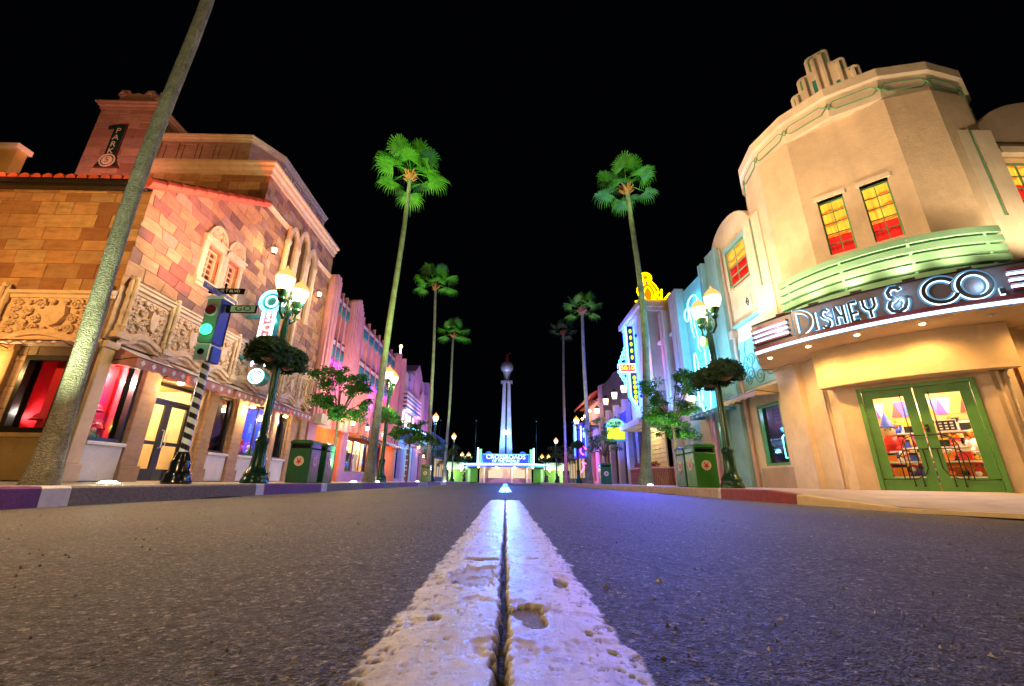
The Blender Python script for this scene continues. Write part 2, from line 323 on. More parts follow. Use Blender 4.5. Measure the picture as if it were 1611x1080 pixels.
def masonry(mb,u0,u1,z0,z1,d,bw=.6,bh=.38,j=.25,mortar=.012):
    t0=mb.t; mb.t=0.0; mb.quad((u0,d-.012,z0),(u1,d-.012,z0),(u1,d-.012,z1),(u0,d-.012,z1))
    z=z0
    while z<z1-.01:
        h=bh*rng.uniform(1-j,1+j); h=min(h,z1-z)
        if z1-z-h<bh*.3: h=z1-z
        u=u0-rng.uniform(0,bw*.8)
        while u<u1-.01:
            w=bw*rng.uniform(1-j*1.6,1+j*2); a=max(u,u0); b=min(u+w,u1)
            if u1-b<.1: b=u1; w=b-u
            if b-a>.03:
                mb.t=rng.random(); g=mortar/2; e=d+rng.uniform(-.004,.006); bv=.008
                i=[(a+g,d-.012,z+g),(b-g,d-.012,z+g),(b-g,d-.012,z+h-g),(a+g,d-.012,z+h-g),(a+g+bv,e,z+g+bv),(b-g-bv,e,z+g+bv),(b-g-bv,e,z+h-g-bv),(a+g+bv,e,z+h-g-bv)]
                mb.add(i,[(4,5,6,7),(0,1,5,4),(1,2,6,5),(2,3,7,6),(3,0,4,7)])
            u+=w
        z+=h
    mb.t=t0
def clip_rect(poly,u0,u1,z0,z1):
    for ax,lim,sg in ((0,u0,1),(0,u1,-1),(1,z0,1),(1,z1,-1)):
        out=[]
        for i in range(len(poly)):
            a,b=poly[i-1],poly[i]; ia=(a[ax]-lim)*sg>=0; ib=(b[ax]-lim)*sg>=0
            if ia!=ib:
                t=(lim-a[ax])/(b[ax]-a[ax]); out.append((a[0]+(b[0]-a[0])*t,a[1]+(b[1]-a[1])*t))
            if ib: out.append(b)
        poly=out
        if len(poly)<3: return []
    return poly
def flags(mb,cells,d,cw=.5,ch=.28,ang=-4,seed=4,c0=(8,4),n=56):
    ca,sa=math.cos(rad(ang)),math.sin(rad(ang))
    def P(i,k):     # half-step grid point i on course line k
        r=random.Random(i*7919+k*104729+seed); x=(i*.5+r.uniform(-.13,.13)+(r.uniform(-.18,.18) if i%4==0 else 0))*cw; y=(k+r.uniform(-.13,.13))*ch
        return (c0[0]+x*ca-y*sa,c0[1]+x*sa+y*ca)
    t0=mb.t
    for k in range(-n,n):
        for i in range(-n,n):
            a=2*i+(k%2); q=[P(a,k),P(a+1,k),P(a+2,k),P(a+2,k+1),P(a+1,k+1),P(a,k+1)]
            cx=sum(p[0] for p in q)/6; cz=sum(p[1] for p in q)/6; q=[(cx+(x-cx)*.972,cz+(z-cz)*.965) for x,z in q]
            r=random.Random(i*31+k*57+seed); mb.t=r.random(); e=d+r.uniform(0,.012)
            for c in cells:
                w=clip_rect(q,*c)
                if len(w)>=3:
                    n_=len(w); wc=(sum(p[0] for p in w)/n_,sum(p[1] for p in w)/n_); s_=.975 if len(w)==6 and all(x in q for x in w) else 1.0
                    mb.add([(x,d-.014,z) for x,z in w]+[(wc[0]+(x-wc[0])*s_,e,wc[1]+(z-wc[1])*s_) for x,z in w],[tuple(range(n_,2*n_))]+[(j,(j+1)%n_,n_+(j+1)%n_,n_+j) for j in range(n_)])
    mb.t=0.
    for c in cells: mb.quad((c[0],d-.013,c[2]),(c[1],d-.013,c[2]),(c[1],d-.013,c[3]),(c[0],d-.013,c[3]))
    mb.t=t0
def window(parent,f,u0,u1,z0,z1,d,fm='dark_frame',gm='glass',nx=0,nz=0,fw=.05,fd=.05,mw=.022,name='window',frame_name='frame'):
    w=MB(f); w.box(u0,u0+fw,d,d+fd,z0,z1).box(u1-fw,u1,d,d+fd,z0,z1).box(u0+fw,u1-fw,d,d+fd,z0,z0+fw).box(u0+fw,u1-fw,d,d+fd,z1-fw,z1)
    a,b,c,e=u0+fw,u1-fw,z0+fw,z1-fw
    for i in range(1,nx+1):
        x=a+(b-a)*i/(nx+1); w.box(x-mw/2,x+mw/2,d+.008,d+fd-.008,c,e)
    for i in range(1,nz+1):
        y=c+(e-c)*i/(nz+1); w.box(a,b,d+.01,d+fd-.011,y-mw/2,y+mw/2)
    o=w.build(name,fm,parent)
    if gm: MB(f).quad((a,d+.004,c),(b,d+.004,c),(b,d+.004,e),(a,d+.004,e)).build('glass',gm,o)
    return o
def room(parent,f,u0,u1,z0,z1,d,depth,mat,name='interior',mat2=None):
    m=MB(f); a=d-depth
    m.quad((u0,a,z0),(u1,a,z0),(u1,a,z1),(u0,a,z1)); m.quad((u0,a,z0),(u0,d,z0),(u0,d,z1),(u0,a,z1)); m.quad((u1,a,z0),(u1,d,z0),(u1,d,z1),(u1,a,z1))
    m.m=1 if mat2 else 0
    m.quad((u0,a,z0),(u1,a,z0),(u1,d,z0),(u0,d,z0)); m.quad((u0,a,z1),(u1,a,z1),(u1,d,z1),(u0,d,z1))
    return m.build(name,[mat,mat2] if mat2 else mat,parent)
def pt(f,u,d,z): return Vector(f(u,d,z))
stripemat('post_stripes',(.012,.012,.012),(.78,.78,.76),.17)
paint('grit_stone',(.12,.11,.1),.8); paint('grit_leaf',(.14,.08,.03),.7); paint('grit_pale',(.4,.37,.33),.7)
stucco('navy_wall',(.03,.05,.25)); stucco('green_wall',(.12,.35,.1)); stucco('mint_wall',(.3,.6,.35)); stucco('mint_fascia',(.5,.72,.6)); paint('blue_canopy',(.03,.1,.5),.3)
emis('neon_gold',(1,.36,0),.35); emis('neon_violet',(.3,.05,1),1.6); emis('glass_dim',(.25,.06,.06),.3)
def _shear_stripes():
    nt=MATS['post_stripes'].node_tree
    # diagonal barber stripes: add the angle round the post to the height
    sp=[n for n in nt.nodes if n.type=='SEPXYZ'][0]; dv=[n for n in nt.nodes if n.type=='MATH' and n.operation=='DIVIDE'][0]
    at=nt.nodes.new('ShaderNodeMath'); at.operation='ARCTAN2'; nt.links.new(sp.outputs[1],at.inputs[0]); nt.links.new(sp.outputs[0],at.inputs[1])
    ad=nt.nodes.new('ShaderNodeMath'); ad.operation='MULTIPLY_ADD'; nt.links.new(at.outputs[0],ad.inputs[0]); ad.inputs[1].default_value=.17/(2*PI); nt.links.new(sp.outputs[2],ad.inputs[2]); nt.links.new(ad.outputs[0],dv.inputs[0])
_shear_stripes()
# ---------------------------------------------------------------- camera, world
TH=rad(18.5); YA=rad(.66); RO=rad(.65)
Fv=Vector((math.sin(YA)*math.cos(TH),math.cos(YA)*math.cos(TH),math.sin(TH))); Rv=Vector((math.cos(YA),-math.sin(YA),0)); Uv=Rv.cross(Fv)
R2=Rv*math.cos(RO)+Uv*math.sin(RO); U2=Uv*math.cos(RO)-Rv*math.sin(RO)
cd=bpy.data.cameras.new('camera'); cam=bpy.data.objects.new('camera',cd); COL.objects.link(cam)
mt=Matrix((R2,U2,-Fv)).transposed().to_4x4(); mt.translation=Vector((0,0,.2)); cam.matrix_world=mt
cd.sensor_fit='HORIZONTAL'; cd.sensor_width=36; cd.lens=650/1611*36; cd.clip_start=.02; cd.clip_end=600; scn.camera=cam
w=bpy.data.worlds.new('World'); scn.world=w; w.use_nodes=True
bg=w.node_tree.nodes['Background']; bg.inputs[0].default_value=(.3,.38,.6,1); bg.inputs[1].default_value=.0007
scn.view_settings.view_transform='Standard'; scn.view_settings.look='None'; scn.view_settings.exposure=1.36
# ---------------------------------------------------------------- road with worn centre stripe
def vnoise(x,y,sc,seed,octv=4,g=.5):
    r=np.zeros_like(x); a=1.; tot=0
    for o in range(octv):
        X=x*sc*2**o+seed*17.3+o*5.1; Y=y*sc*2**o+seed*9.7+o*3.3
        xi=np.floor(X).astype(np.int64); yi=np.floor(Y).astype(np.int64); fx=X-xi; fy=Y-yi; fx=fx*fx*(3-2*fx); fy=fy*fy*(3-2*fy)
        def h(a_,b_):
            n=(a_*374761393+b_*668265263+seed*1274126177)&0xffffffff; n=((n^(n>>13))*1274126177)&0xffffffff; return ((n^(n>>16))&0xffff)/65535.
        v=(h(xi,yi)*(1-fx)+h(xi+1,yi)*fx)*(1-fy)+(h(xi,yi+1)*(1-fx)+h(xi+1,yi+1)*fx)*fy
        r+=a*v; tot+=a; a*=g
    return r/tot
xs=[0.]
while xs[-1]<.2: xs.append(xs[-1]+.002)
st=.003
while xs[-1]<9: xs.append(xs[-1]+st); st*=1.045
xs=np.array([-x for x in xs[:0:-1]]+xs)
ys=[.30]
while ys[-1]<75:
    y=ys[-1]; ys.append(y+max(.0022,.0032*(y/.5)**1.55) if y<6 else y+.0032*(12)**1.55*(y/6)**1.3)
ys=np.array([-6.,-2.,-.5,.1]+ys); 
GX,GY=np.meshgrid(xs,ys)
base=-.1*np.minimum(np.abs(GX)/4.6,1.25)**2
mask0=np.clip((.17-np.abs(GX))/.01,0,1)*(GY<5)
hgt=(vnoise(GX,GY,110,3,3)-.5)*.003*(1-mask0*.85)*np.exp(-np.maximum(GY-1.2,0)/1.5)+(vnoise(GX,GY,9,4,4)-.5)*.004+(vnoise(GX,GY,.7,5,3)-.5)*.012
def stripe(y0,y1,half):
    e=half+(vnoise(GX*0+1,GY,14,11,4,.6)-.5)*.022+(vnoise(GX,GY,60,12,3,.6)-.5)*.013+np.where(GX>0,(vnoise(GX*0+7,GY,22,14,4,.6)-.5)*.02,0)
    m=np.clip((e-np.abs(GX+.002))/.006,0,1)
    en=(vnoise(GX,GY*0+y1,30,15,3)-.5)*.05
    return m*np.clip((y1+en-GY)/.03,0,1)*np.clip((GY-y0+en)/.03,0,1)
mask=np.maximum(stripe(-7,4.95,.163),np.maximum(stripe(8.3,16.5,.13),np.maximum(stripe(20.5,27,.13),stripe(31,38,.13))))
# central joint: a cracked groove that widens towards the viewer
cw=.003+.0055*vnoise(GX*0,GY,34,21,4,.65)*np.exp(-np.maximum(GY-.9,0)/1.6)+.004*np.exp(-GY/.7)
cx=(vnoise(GX*0+3,GY,12,22,4,.6)-.5)*.012
crk=np.clip(1-(np.abs(GX-cx)-cw*vnoise(GX,GY,120,23,2)*1.7)/.0045,0,1)
# chips and peeled patches
def blob(px,py,rx,ry,seed,am=.55):
    d=np.hypot((GX-px)/rx,(GY-py)/ry); q=(vnoise(GX,GY,45,seed,4,.6)-.5)*am*2
    return np.clip((1-d-q)/.06,0,1)
pits=np.maximum.reduce([blob(.042,.755,.028,.045,31),blob(.047,.70,.02,.02,32),blob(-.062,1.02,.05,.11,33,.7),blob(-.05,1.22,.05,.018,34),blob(.075,1.23,.02,.008,35),blob(.118,.66,.006,.010,36),blob(.115,.95,.014,.05,37,.9),blob(-.105,.72,.009,.015,38),blob(.135,.60,.006,.006,39,.8),blob(-.1,.95,.012,.012,40,.9)])
wear=np.clip((vnoise(GX,GY,85,41,4,.6)-.77+.19*np.clip((np.abs(GX)-.10)/.06,0,1))/.015,0,1)
peel=np.clip((vnoise(GX,GY,16,43,4,.6)-.66)/.02,0,1)*.5
ph=.002+(vnoise(GX,GY,38,51,4,.6)-.5)*.0013+(vnoise(GX,GY,8,52,3)-.5)*.0026-.001*np.clip((np.abs(GX)-.12)/.04,0,1)
shallow=blob(-.062,1.02,.05,.11,33,.7)*.62
dep=np.clip(np.maximum(pits,wear*.8),0,1)
Z=base+hgt+mask*(ph-.0032*peel)-mask*(np.maximum(wear*.0022,pits*.0052))+mask*shallow*.0035-crk*(.010+.010*np.exp(-GY/1.2))*np.clip((6-GY)/1,0,1)
paintm=mask*(1-np.clip(dep*1.0-shallow,0,1)*.72)*(1-np.clip(crk*1.3,0,1)*.9)
ny,nx=GX.shape
V=np.stack([GX,GY,Z],-1).reshape(-1,3)
idx=np.arange(ny*nx).reshape(ny,nx); Q=np.stack([idx[:-1,:-1],idx[:-1,1:],idx[1:,1:],idx[1:,:-1]],-1).reshape(-1,4)
xc=(GX[:-1,:-1]+GX[1:,1:])/2; yc=(GY[:-1,:-1]+GY[1:,1:])/2
instripe=((np.abs(xc)<.2)&((yc<5.02)|((yc>8.2)&(yc<16.6))|((yc>20.4)&(yc<27.1))|((yc>30.9)&(yc<38.1)))).reshape(-1)
def gridobj(name,q):
    u,inv=np.unique(q,return_inverse=True); me=bpy.data.meshes.new(name); inv=inv.reshape(-1)
    me.vertices.add(len(u)); me.vertices.foreach_set('co',V[u].reshape(-1)); n=len(q)
    me.loops.add(n*4); me.loops.foreach_set('vertex_index',inv.astype(np.int32)); me.polygons.add(n)
    me.polygons.foreach_set('loop_start',np.arange(0,n*4,4,dtype=np.int32)); me.polygons.foreach_set('loop_total',np.full(n,4,dtype=np.int32))
    me.polygons.foreach_set('use_smooth',np.ones(n,dtype=bool))
    at=me.attributes.new('paint','FLOAT','POINT'); at.data.foreach_set('value',paintm.reshape(-1)[u].astype(np.float32))
    me.materials.append(MATS['asphalt']); me.update(); me.validate(); o=bpy.data.objects.new(name,me); COL.objects.link(o); return struct(o)
gridobj('road',Q[~instripe]); gridobj('road_marking',Q[instripe])
m=MB(); m.box(-200,200,-60,300,-.4,-.34); struct(m.build('ground','asphalt'))
# ---------------------------------------------------------------- pavements and kerbs
def ramp_z(y): return .1 if y>7.6 else (-.088 if y<5.7 else -.088+.188*(y-5.7)/1.9)
LK=-4.6
m=MB(); 
vs=[(-30,-6),(LK-.15,-6),(LK-.15,75),(-30,75)]
for i in range(40):
    a=-6+i*2.; m.quad((-8.6,a,.1),(LK-.15,a,.1),(LK-.15,a+1.988,.1),(-8.6,a+1.988,.1))
    m.quad((-8.6,a+1.988,.094),(LK-.15,a+1.988,.094),(LK-.15,a+2.,.094),(-8.6,a+2.,.094))
m.quad((-40,-6,.098),(-8.6,-6,.098),(-8.6,75,.098),(-40,75,.098))
struct(m.build('pavement','pave'))
RE=[(4.6,75),(4.6,40),(4.6,20),(4.6,12),(4.6,9.2),(4.58,8.2),(4.62,7.5),(4.78,6.7),(5.02,6.0),(5.36,5.3),(5.85,4.5),(6.6,3.5),(8,2.3),(11,1.0),(20,0),(40,-.5)]
m=MB()
for (x0,y0),(x1,y1) in zip(RE,RE[1:]):
    za,zb=ramp_z(y0),ramp_z(y1)
    ax,bx=x0+.15,x1+.15; mx0,mx1=max(x0+2.2,7.0),max(x1+2.2,7.0)
    mz=lambda y:.1 if y>8 else max(.04,.1-.03*(8-y))
    m.quad((ax,y0,za),(bx,y1,zb),(mx1,max(y1,y1),mz(y1)),(mx0,y0,mz(y0)))
    m.quad((mx0,y0,mz(y0)),(mx1,y1,mz(y1)),(45,y1,mz(y1)),(45,y0,mz(y0)))
struct(m.build('pavement','pave'))
# kerbs: separate cast lengths, each with its own paint
def kerbs(edge,segs,name,side):
    m=MB(); mats=['grey_kerb','purple_kerb','white_kerb','red_kerb','cream_kerb','beige_kerb']
    for y0,y1,k in segs:
        m.m=mats.index(k); n=max(1,int(abs(y1-y0)/.3)) if abs(y1-y0)<8 else int(abs(y1-y0)/2)
        for i in range(n):
            a=y0+(y1-y0)*i/n; b=y0+(y1-y0)*(i+1)/n; g=.004 if i==0 else 0; a2=a+g
            xa,xb=edge(a2),edge(b); za,zb=(ramp_z(a2),ramp_z(b)) if side>0 else (.1,.1)
            q=.02
            for (u0,z0,u1,z1,za_,zb_) in ():
                pass
            s=side; P=lambda x,y,z:(x,y,z)
            prof=lambda x,z:[(x-s*.012,-.13),(x,z-q),(x+s*q,z+.002),(x+s*.16,z+.002),(x+s*.16,-.13)]
            A=prof(xa,max(za,-.085)); B=prof(xb,max(zb,-.085)); vsl=[(p[0],a2,p[1]) for p in A]+[(p[0],b,p[1]) for p in B]
            m.add(vsl,[(j,j+1,5+j+1,5+j) for j in range(4)]+[tuple(range(5)),tuple(range(5,10))])
    return struct(m.build(name,mats))
kerbs(lambda y:LK,[(-3,1.6,'grey_kerb'),(1.6,4.42,'purple_kerb'),(4.42,4.72,'white_kerb'),(4.72,6.05,'grey_kerb'),(6.05,7.7,'grey_kerb'),(7.7,8.15,'grey_kerb'),(8.15,8.42,'white_kerb'),(8.42,11.0,'purple_kerb'),(11,11.35,'white_kerb'),(11.35,14.2,'grey_kerb'),(14.2,16.6,'purple_kerb'),(16.6,19,'grey_kerb'),(19,23,'purple_kerb'),(23,26,'beige_kerb'),(26,31,'purple_kerb'),(31,34,'white_kerb'),(34,56,'purple_kerb')],'kerb',-1)
def redge(y):
    for (x0,y0),(x1,y1) in zip(RE,RE[1:]):
        if y<=y0 and y>=y1: return x0+(x1-x0)*(y0-y)/(y0-y1)
    return RE[-1][0]
kerbs(redge,[(.2,4.4,'white_kerb'),(4.4,5.5,'cream_kerb'),(5.5,7.05,'cream_kerb'),(7.05,9.3,'red_kerb'),(9.3,9.42,'white_kerb'),(9.42,12,'beige_kerb'),(12,15,'beige_kerb'),(15,18,'beige_kerb'),(18,24,'beige_kerb'),(24,30,'beige_kerb'),(30,38,'beige_kerb'),(38,56,'purple_kerb')],'kerb',1)
# ================================================================ LEFT: stone corner building
def roofz(y): return 6.47+(y-7.7)*.62
SB=thing('stone_corner_building','sandstone corner building with carved balcony frieze, red display windows and tiled roof edge','building',(-8,7.82,.1))
rng.seed(3)
# lower walls, street side
ZT=6.28
opsB=[(8.12,8.93,.86,2.5),(9.42,10.95,.1,2.35),(11.52,12.22,.85,2.42),(12.85,14.3,.85,2.42),(14.62,15.4,.85,2.42)]
m=MB(FL); wall(m,7.82,16.75,.1,2.78,0,opsB,.32,(.7,.46,.1)); m.build('wall','rustic',SB)
m=MB(FA); wall(m,-13.5,-8.0,.1,2.72,0,[(-9.32,-8.42,.95,2.42),(-11.3,-10.0,.1,2.3)],.32,(.8,.46,.1)); m.build('wall','rustic',SB)
m=MB(FL); opsU=[(9.72,10.22,5.16,6.06),(10.52,11.02,5.16,6.06)]
wall(m,7.82,11.45,3.95,ZT,0,opsU,.2,'cells')
wall(m,11.45,16.75,3.95,10.1,0,[(13.1,13.55,6.05,8.7),(13.8,14.35,6.05,9.0),(14.62,15.02,6.05,8.7),(13.9,14.45,4.6,5.75)],.25,'cells'); flags(m,CELLS,0); tri=MB(FL); tri.t=.6; tri.add([(7.82,-.005,ZT),(11.45,-.005,ZT),(11.45,-.005,8.6)],[(0,1,2)]); tri.build('wall','flag_slabs',SB); flags(m,[(7.82+k*.22,min(11.45,7.82+(k+1)*.22),ZT,max(ZT+.01,roofz(7.93+k*.22)-.12)) for k in range(17)],0,n=24); m.build('wall','flag_slabs',SB)
m=MB(FA); masonry(m,-20,-8.0,3.75,6.3,0,.5,.27,.3); m.build('wall','ashlar',SB)
m=MB(); m.quad((-20,7.82,2.6),(-8,7.82,2.6),(-8,7.82,3.8),(-20,7.82,3.8)); m.box(-20,-13.5,7.83,8,.1,3); m.build('wall','ashlar',SB)
# taller block behind, front face and attic
m=MB(lambda u,d,z:(u,11.45-d,z)); masonry(m,-14.1,-8,6.3,10.1,0,.5,.3,.3); m.build('wall','ashlar',SB)
m=MB(); m.quad((-8,16.75,.1),(-14.1,16.75,.1),(-14.1,16.75,10.1),(-8,16.75,10.1)); m.quad((-14.1,11.45,10.1),(-8,11.45,10.1),(-8,16.75,10.1),(-14.1,16.75,10.1)); m.quad((-14.1,11.45,5),(-14.1,16.75,5),(-14.1,16.75,10.1),(-14.1,11.45,10.1)); m.build('wall','ashlar',SB)
AT=[(-14.05,11.75),(-9.15,11.75),(-8.55,12.7),(-8.55,16.5),(-14.05,16.5)]
m=MB(); m.prism(AT,10.1,11.55); m.build('attic','ashlar_pink',SB)
m=MB()
def mold(m,path,prof):   # sweep a (out,z) profile along an open plan path, outward = right-hand normal
    n=len(path); k=len(prof); vs=[]
    for i in range(n):
        t=[]
        for a,b in ((i-1,i),(i,i+1)):
            if 0<=a and b<n:
                dx,dy=path[b][0]-path[a][0],path[b][1]-path[a][1]; l=math.hypot(dx,dy); t.append((dy/l,-dx/l))
        nx=sum(q[0] for q in t); ny=sum(q[1] for q in t); l=math.hypot(nx,ny); nx/=l; ny/=l
        c=nx*t[0][0]+ny*t[0][1]; nx/=c; ny/=c
        vs+=[(path[i][0]+nx*o,path[i][1]+ny*o,z) for o,z in prof]
    fs=[(i*k+j,i*k+j+1,(i+1)*k+j+1,(i+1)*k+j) for i in range(n-1) for j in range(k-1)]+[tuple(range(k)),tuple(range((n-1)*k,n*k))]
    return m.add(vs,fs,True)
corn=lambda z,h=.3,o=.22:[(0,z-h),(o*.25,z-h),(o*.3,z-h*.65),(o*.6,z-h*.5),(o*.65,z-h*.25),(o,z-h*.2),(o,z),(0,z+.03)]
mold(m,[(-14.05,11.75),(-9.15,11.75),(-8.55,12.7),(-8.55,16.5)],corn(11.68,.22,.14)); mold(m,[(-14.05,11.75),(-9.15,11.75),(-8.55,12.7),(-8.55,16.5)],corn(10.42,.14,.07))
mold(m,[(-14.1,11.45),(-8,11.45),(-8,16.75)],corn(10.22,.42,.24)); mold(m,[(-20,7.82),(-8,7.82),(-8,7.84)],[(0,2.6),(.03,2.6),(.04,2.75),(0,2.78)])
m.build('cornice','trim_cream',SB)
m=MB(FL); mold(m,[(-8,11.45),(-8,12.8)],corn(8.85,.16,.1)); 
m=MB(); mold(m,[(-8,11.46),(-8,12.95)],corn(8.85,.16,.1)); mold(m,[(-8,15.2),(-8,16.75)],corn(8.85,.16,.1)); m.build('string_course','trim_cream',SB)
for k in range(5):   # sunk panels on the attic
    u=12.85+k*.74; m=MB(lambda u,d,z:(-8.55+d,u,z)); 
    for a,b,c,e in ((u,u+.58,10.55,10.61),(u,u+.58,11.32,11.38),(u,u+.05,10.61,11.32),(u+.53,u+.58,10.61,11.32)): m.box(a,b,0,.035,c,e)
    m.build('attic_panel','trim_cream',SB,bevel=.01)
for k in range(8):
    u=-14.0+k*.63; m=MB(lambda u,d,z:(u,11.75-d,z))
    for a,b,c,e in ((u,u+.5,10.55,10.6),(u,u+.5,11.3,11.35),(u,u+.05,10.6,11.3),(u+.45,u+.5,10.6,11.3)): m.box(a,b,0,.035,c,e)
    m.build('attic_panel','ashlar_pink',SB,bevel=.01)
# roof slope with barrel tiles: eave on the corner side, rake along the street
RO_=thing; m=MB()
def roofz(y): return 6.47+(y-7.7)*.62
m.quad((-20,7.6,roofz(7.6)-.06),(-7.9,7.6,roofz(7.6)-.06),(-7.9,11.45,roofz(11.45)-.06),(-20,11.45,roofz(11.45)-.06))
roof=m.build('roof','terracotta',SB)
m=MB(); x=-8.1; 
while x>-14.8:
    ysq=[7.55+i*.38 for i in range(11)]
    for a,b in zip(ysq,ysq[1:]):
        n=6; vs=[]
        for yy,rr,dz in ((a,.115,.03),(b,.095,0)):
            for j in range(n+1):
                q=PI*j/n; vs.append((x+rr*math.cos(q),yy,roofz(yy)-.03+dz+rr*math.sin(q)))
        m.add(vs,[(j,j+1,n+1+j+1,n+1+j) for j in range(n)]+[tuple(range(n+1))])
    x-=.25
m.build('roof_tiles','terracotta',roof,smooth='auto')
m=MB(); ysq=[7.5+i*.36 for i in range(12)]
for a,b in zip(ysq,ysq[1:]):     # verge tiles running up the rake
    vs=[]; n=10
    for yy,rr in ((a,.15),(b+.03,.13)):
        for j in range(n): q=2*PI*j/n; vs.append((-7.88+rr*math.cos(q),yy,roofz(yy)-.1+(.02 if yy==a else 0)+rr*math.sin(q)))
    m.add(vs,[(j,(j+1)%n,n+(j+1)%n,n+j) for j in range(n)]+[tuple(range(n)),tuple(range(n,2*n))])
m.build('verge_tiles','terracotta',roof,smooth='auto')
m=MB(); m.box(-20,-7.98,7.55,7.75,6.26,6.36); m.box(-20,-8.02,7.6,7.74,6.2,6.258); m.build('gutter','bronze',SB,bevel=.01)
# tower at the back
TW=[(-14.15,11.2),(-12.3,11.2),(-12.3,13.8),(-14.15,13.8)]
m=MB(lambda u,d,z:(u,11.2-d,z)); masonry(m,-14.15,-12.3,6.5,12.4,0,.6,.36,.3); m.build('tower_wall','ashlar_pink',SB)
m=MB(); m.quad((-12.3,11.2,6.5),(-12.3,13.8,6.5),(-12.3,13.8,12.4),(-12.3,11.2,12.4)).quad((-14.15,11.2,6.5),(-14.15,13.8,6.5),(-14.15,13.8,12.4),(-14.15,11.2,12.4)); m.build('tower_wall','ashlar_pink',SB)
m=MB(); mold(m,[(-14.15,13.8),(-14.15,11.2),(-12.3,11.2),(-12.3,13.8)],corn(12.5,.26,.16)); 
m.prism([(-14.2,11.3),(-12.4,11.3),(-12.4,13.7),(-14.2,13.7)],12.5,12.55)
cr=[(-13.95,12.5),(-12.65,12.5),(-12.6,12.75),(-12.75,12.95),(-12.62,13.1),(-12.75,13.32),(-12.98,13.3),(-13.1,13.12),(-13.3,13.2),(-13.5,13.12),(-13.62,13.3),(-13.9,13.32),(-14.0,13.1),(-13.86,12.95),(-14.0,12.75)]
m2=MB(lambda u,d,z:(u,11.35-d,z)); m2.slab(cr,-.3,0); 
for cx_ in (-13.8,-12.8):
    m2.tube([(cx_+.13*math.cos(q)*(1-q/12),.02,13.08+.13*math.sin(q)*(1-q/12)) for q in np.linspace(0,9,26)],.03,5)
m2.build('tower_crest','ashlar_pink',SB,bevel=.02)
m.lathe([(.1,0),(.12,.1),(.06,.15),(.14,.3),(.12,.45),(.03,.6),(.01,.75)],(-12.55,11.4,12.55),10); m.build('tower_cornice','ashlar_pink',SB,smooth='auto')
# painted parking arrow sign on the tower
PS=thing('painted_wall_sign','green arrow wall sign reading 1 PARK 5 high on the stone tower','sign',(-13.75,11.15,9))
Fp=lambda u,d,z:(-13.2+u*.88,11.17-d,10.66+z*.88)
arrow=[(-.1,.98),(-.42,.9),(-.42,.74),(-.2,.78),(-.2,-.55),(-.42,-.98),(.42,-.98),(.2,-.55),(.2,.98)]
m=MB(Fp); m.slab([(x*1.12,z*1.06) for x,z in arrow],0,.02); m.build('sign_border','maroon',PS)
m=MB(Fp); m.slab(arrow,.022,.04); m.build('sign_panel','teal_tile' if 0 else 'green_metal',PS)
m=MB(Fp)
for i,c in enumerate('PARK'): m.text(c,0.0,.66-i*.32,.36,0,.052)
m.m=0; m.ribbon([(.27*math.cos(q),-.72+.27*math.sin(q)) for q in np.linspace(0,2*PI,25)[:-1]],.05,.04,.052,True); m.disc((0,-.72),.2,.04,.05,20); m.build('lettering','bone',PS)
m=MB(Fp); m.text('5',0,-.72,.36,0,.06); m.build('lettering','maroon',PS)
# yellow chimney stack beyond the corner, left edge
m=MB(); m.prism([(-17.6,9.5),(-13.85,9.5),(-13.85,9.75),(-17.6,9.75)],5.0,8.9)
o=m.build('wall','ochre',thing('yellow_parapet_wall','ochre yellow parapet with pale coping behind the tiled roof at the far left','wall',(-15,9.5,5)))
m=MB(); m.box(-17.7,-13.78,9.42,9.82,8.9,9.08); m.build('coping','bone',o.parent,bevel=.03)
# ---- carved frieze: posts, scroll panels, mouldings
def scroll(m,cx,cz,r,turns,dirn,w,d,start=0):
    pts=[]; n=int(12*turns)
    for i in range(n+1):
        q=start+dirn*2*PI*i/12; rr=r*(1-.8*i/n); pts.append((cx+rr*math.cos(q),d,cz+rr*math.sin(q)))
    m.tube(pts,[w*(1-.35*i/n) for i in range(n+1)],5); m.sph((pts[-1][0],d,pts[-1][2]),w*1.1,6)
def panel(f,u0,u1,z0,z1,name='carved_panel'):
    m=MB(f); cu,cz=(u0+u1)/2,(z0+z1)/2; W,H=(u1-u0)/2,(z1-z0)/2
    m.slab([(cu-.28*W,cz+.55*H),(cu,cz+.42*H),(cu+.28*W,cz+.55*H),(cu+.34*W,cz+.05*H),(cu+.2*W,cz-.4*H),(cu,cz-.55*H),(cu-.2*W,cz-.4*H),(cu-.34*W,cz+.05*H)],.02,.11)
    for s in (-1,1):
        for (x,z,r,t,dr,st0) in ((.52,.7,.25,1.6,1,0),(.82,.28,.2,1.5,-1,1),(.55,-.1,.2,1.5,1,2),(.85,-.35,.18,1.5,-1,0),(.5,-.62,.22,1.6,1,4),(.18,-.8,.16,1.3,-1,2),(.2,.78,.13,1.3,1,0),(.85,-.8,.15,1.4,1,1),(.85,.82,.13,1.2,-1,1)):
            scroll(m,cu+s*x*W,cz+z*H,r*min(W,H)*1.25,t,dr*s,.026,.07,st0 if s>0 else PI-st0)
        for k in range(5): m.sph((cu+s*W*rng.uniform(.3,.95),.05,cz+H*rng.uniform(-.9,.9)),.035,6)
    return m.build(name,'carved_light',SB,smooth='auto')
def filigree(f,u0,u1,z0,z1):
    m=MB(f); n=5
    for k in range(n):
        z=z0+(k+.5)*(z1-z0)/n; c=(u0+u1)/2; r=(u1-u0)*.3
        for s in (-1,1): scroll(m,c+s*r*.62,z,r*.75,1.4,s*(1 if k%2 else -1),.02,.05)
        m.sph((c,.06,z+.05),.03,6)
    return m.build('carved_panel','carved_light',SB,smooth='auto')
